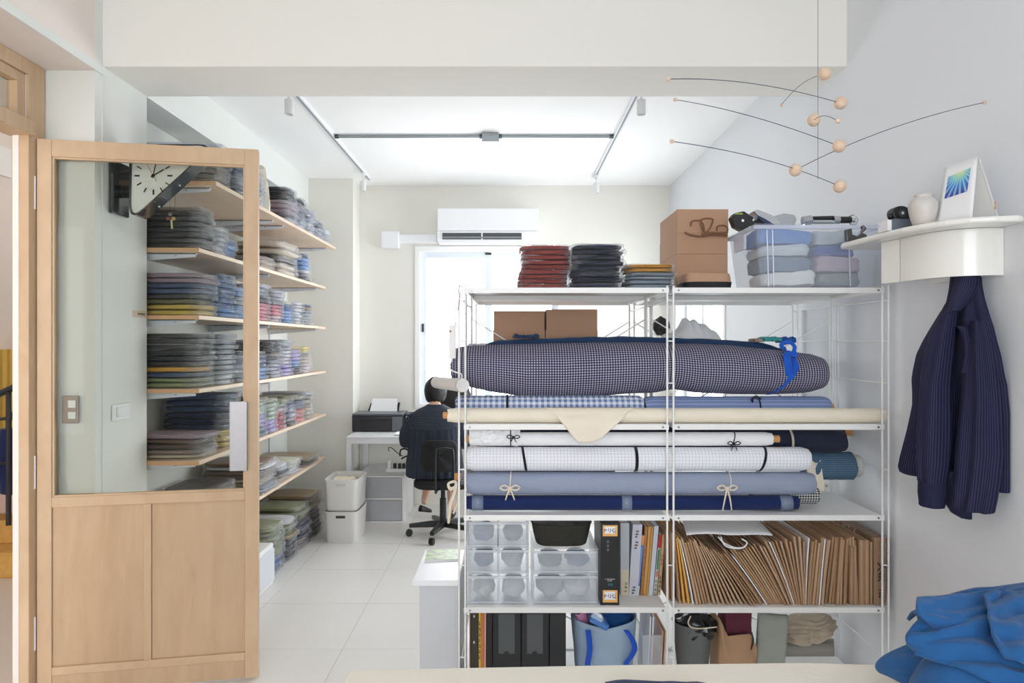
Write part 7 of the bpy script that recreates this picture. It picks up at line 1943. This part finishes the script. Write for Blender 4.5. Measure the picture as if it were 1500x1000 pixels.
# head: bent slightly forward and to the left
hc = Vector((px0 - 0.005, 5.605, 1.145))
hm = MB()
def headf(u, v):
    a = 2 * math.pi * u; b = math.pi * (v - .5)
    d = Vector((math.cos(a) * math.cos(b), math.sin(a) * math.cos(b), math.sin(b)))
    jaw = 1 - 0.22 * max(0, -d.z) 
    nose = 0.018 * math.exp(-((d.x / .14) ** 2 + ((d.z + .12) / .22) ** 2)) if d.y > 0 else 0
    eye = -0.008 * (math.exp(-(((abs(d.x) - .33) / .14) ** 2 + ((d.z - .05) / .1) ** 2))) if d.y > 0 else 0
    return hc + Vector((d.x * 0.073 * jaw, d.y * (0.092 + nose + eye) * (1 - .08 * max(0, -d.z)), d.z * 0.108))
hm.grid(headf, 36, 26, True); hd_ = hm.build('head', SKIN, pe, smooth=True)
for sg in (-1, 1):
    MB().grid(lambda u, v: hc + Vector((sg * (0.071 + 0.010 * math.sin(math.pi * v)), -0.005 + 0.014 * math.cos(2 * math.pi * u) * math.sin(math.pi * v), -0.012 + 0.030 * (v - .5) * 2 * .9 + 0.006 * math.sin(2 * math.pi * u))), 12, 8, True, cap=True).build('ear', SKIN, pe, smooth=True)
    MB().sphere(hc + Vector((sg * 0.026, 0.083, 0.004)), 0.009, 10).build('eye', plain('eye_dark', S(40, 32, 28), 0.3), pe, smooth=True)
MB().tube([hc + Vector((x, 0.092 - abs(x) * .3, -0.052)) for x in (-.02, -.01, 0, .01, .02)], 0.0035, 6).build('mouth', plain('lips', S(186, 118, 108), 0.5), pe, smooth=True)
HAIR = plain('black_hair', S(20, 17, 17), 0.55, noise=0.3, nscale=60, bump=0.6, bscale=90, stretch=(1, 1, 0.15))
def hairf(u, v):
    a = 2 * math.pi * u; b = -0.52 * math.pi * .62 + (math.pi * .5 + 0.52 * math.pi * .62) * v
    d = Vector((math.cos(a) * math.cos(b), math.sin(a) * math.cos(b), math.sin(b)))
    fr = max(0, d.y)                     # open the face
    low = -0.075 if d.y < 0.15 else -0.075 + 0.14 * min(1, (d.y - .15) / .6)
    q = 1 + 0.035 * fb(tuple(d * 3), 1, 2) + 0.03 * math.sin(a * 17) * max(0, 1 - v * 2) * .5
    p = hc + Vector((d.x * 0.090 * q, d.y * 0.106 * q - 0.004, d.z * 0.122 * q + 0.004))
    p.z = max(p.z, hc.z + low + 0.008 * math.sin(a * 13))
    return p
MB().grid(hairf, 52, 22, True).build('hair', HAIR, pe, smooth=True, solid=0.008, fixn=False)
# smock: yoke, gathered skirt and sleeves
SMK = checks('dark_stripe_smock', S(40, 44, 54), S(70, 76, 88), 0, 0.3, 0.010, 0.35, bump=0.25)
SMV = checks('dark_vertical_smock', S(36, 40, 50), S(64, 70, 82), 0.010, 0.4, 0, 0.4, bump=0.3)
def loft(rings, name, mat, folds=0, famp=0.0, n=56, seed=1, solid=0.004, uvs=(1.0, 1.0), e=2.6):
    """rings: (centre xyz, half width x, half depth y)"""
    nr = len(rings)
    def fn(u, v):
        k = v * (nr - 1); i = min(int(k), nr - 2); q = k - i
        c = Vector(rings[i][0]).lerp(Vector(rings[i + 1][0]), q)
        rx = rings[i][1] * (1 - q) + rings[i + 1][1] * q; ry = rings[i][2] * (1 - q) + rings[i + 1][2] * q
        x_, y_ = superring(2 * math.pi * u, 1, e)
        f = 1 + famp * math.sin(folds * 2 * math.pi * u + 1.5 * fb((v * 2, u * 3, 0), 1, seed)) * min(1, 0.3 + v) + 0.03 * fb((x_ * 4, y_ * 4, v * 4), 1, seed)
        return Vector((c.x + x_ * 2 * rx * f, c.y + y_ * 2 * ry * f, c.z))
    return MB().grid(fn, n, 26, True, uvfn=lambda u, v: (u * uvs[0], v * uvs[1])).build(name, mat, pe, smooth=True, solid=solid, fixn=False)
loft([((px0, 5.55, 1.045), .062, .055), ((px0, 5.545, 1.03), .085, .07), ((px0, 5.53, 1.0), .150, .095), ((px0, 5.52, 0.965), .192, .112), ((px0, 5.50, 0.90), .200, .125), ((px0, 5.49, 0.865), .198, .130)], 'smock_yoke', SMK, uvs=(1.1, 0.25))
loft([((px0, 5.49, 0.868), .198, .132), ((px0, 5.49, 0.80), .205, .145), ((px0, 5.495, 0.65), .215, .165), ((px0, 5.50, 0.56), .225, .185), ((px0, 5.51, 0.50), .228, .20), ((px0, 5.51, 0.472), .225, .20)], 'smock_skirt', SMV, folds=22, famp=0.028, n=132, seed=3, uvs=(1.3, 0.5))
def limb(pts, rad, name, mat, n=20, famp=0.03, uvs=(0.3, 0.4)):
    m = MB(); path = [Vector(p) for p in pts]; nr = len(path)
    def fn(u, v):
        k = v * (nr - 1); i = min(int(k), nr - 2); q = k - i
        c = path[i].lerp(path[i + 1], q); r = rad[i] * (1 - q) + rad[i + 1] * q
        d = (path[min(i + 1, nr - 1)] - path[i]).normalized(); ax = Vector((0, 1, 0)) if abs(d.y) < .8 else Vector((0, 0, 1))
        s_ = d.cross(ax).normalized(); t_ = d.cross(s_)
        a = 2 * math.pi * u; f = 1 + famp * math.sin(5 * a + v * 7)
        return c + (s_ * math.cos(a) + t_ * math.sin(a)) * r * f
    return m.grid(fn, n, 18, True, uvfn=lambda u, v: (u * uvs[0], v * uvs[1])).build(name, mat, pe, smooth=True, solid=0.003, fixn=False)
limb([(px0 - .11, 5.53, 0.965), (px0 - .175, 5.53, 0.90), (px0 - .225, 5.55, 0.78), (px0 - .225, 5.58, 0.70), (px0 - .20, 5.66, 0.80), (px0 - .185, 5.72, 0.82)], [.048, .080, .080, .070, .055, .045], 'smock_sleeve', SMK)
limb([(px0 + .11, 5.53, 0.965), (px0 + .175, 5.53, 0.90), (px0 + .225, 5.55, 0.78), (px0 + .225, 5.58, 0.70), (px0 + .19, 5.66, 0.80), (px0 + .165, 5.72, 0.82)], [.048, .080, .080, .070, .055, .045], 'smock_sleeve', SMK)
# shoes
for (a_, b_) in (((px0 - .115, 5.52, 0.185), (px0 - .06, 5.66, 0.135)), ((px0 + .10, 5.86, 0.045), (px0 + .10, 6.05, 0.04))):
    a_, b_ = Vector(a_), Vector(b_); d = (b_ - a_); s_ = d.cross(Vector((0, 0, 1))).normalized(); t_ = s_.cross(d).normalized()
    def shf(u, v):
        a = 2 * math.pi * u; w = 0.036 * math.sin(math.pi * min(.97, max(.06, v * .9 + .05))) ** .45; h = 0.034 - 0.016 * v
        return a_ + d * (v * 1.15 - .1) + s_ * math.cos(a) * w + t_ * max(-0.6, math.sin(a)) * h
    MB().grid(shf, 20, 14, True, cap=True).build('shoe', plain('black_shoe', S(26, 25, 26), 0.5), pe, smooth=True)
# desk clutter beyond the person: monitor back glow is not visible, a plain dark bag and white cloth beside the head
bgd = lumpy('dark_laptop_bag', 'black bag standing on the desk beyond the seated person', 668, 588, 6.10, 0.15, 0.06, 0.16, plain('black_bag_nylon', S(24, 24, 26), 0.55), cat='bag', seed=5, amp=0.12)
slab('white_desk_cloth', 'white cloth lying on the desk in front of the black bag', 672, 704, 5.93, 6.02, 0.7508, 0.84, M_WHT, seed=8, lump=0.012)
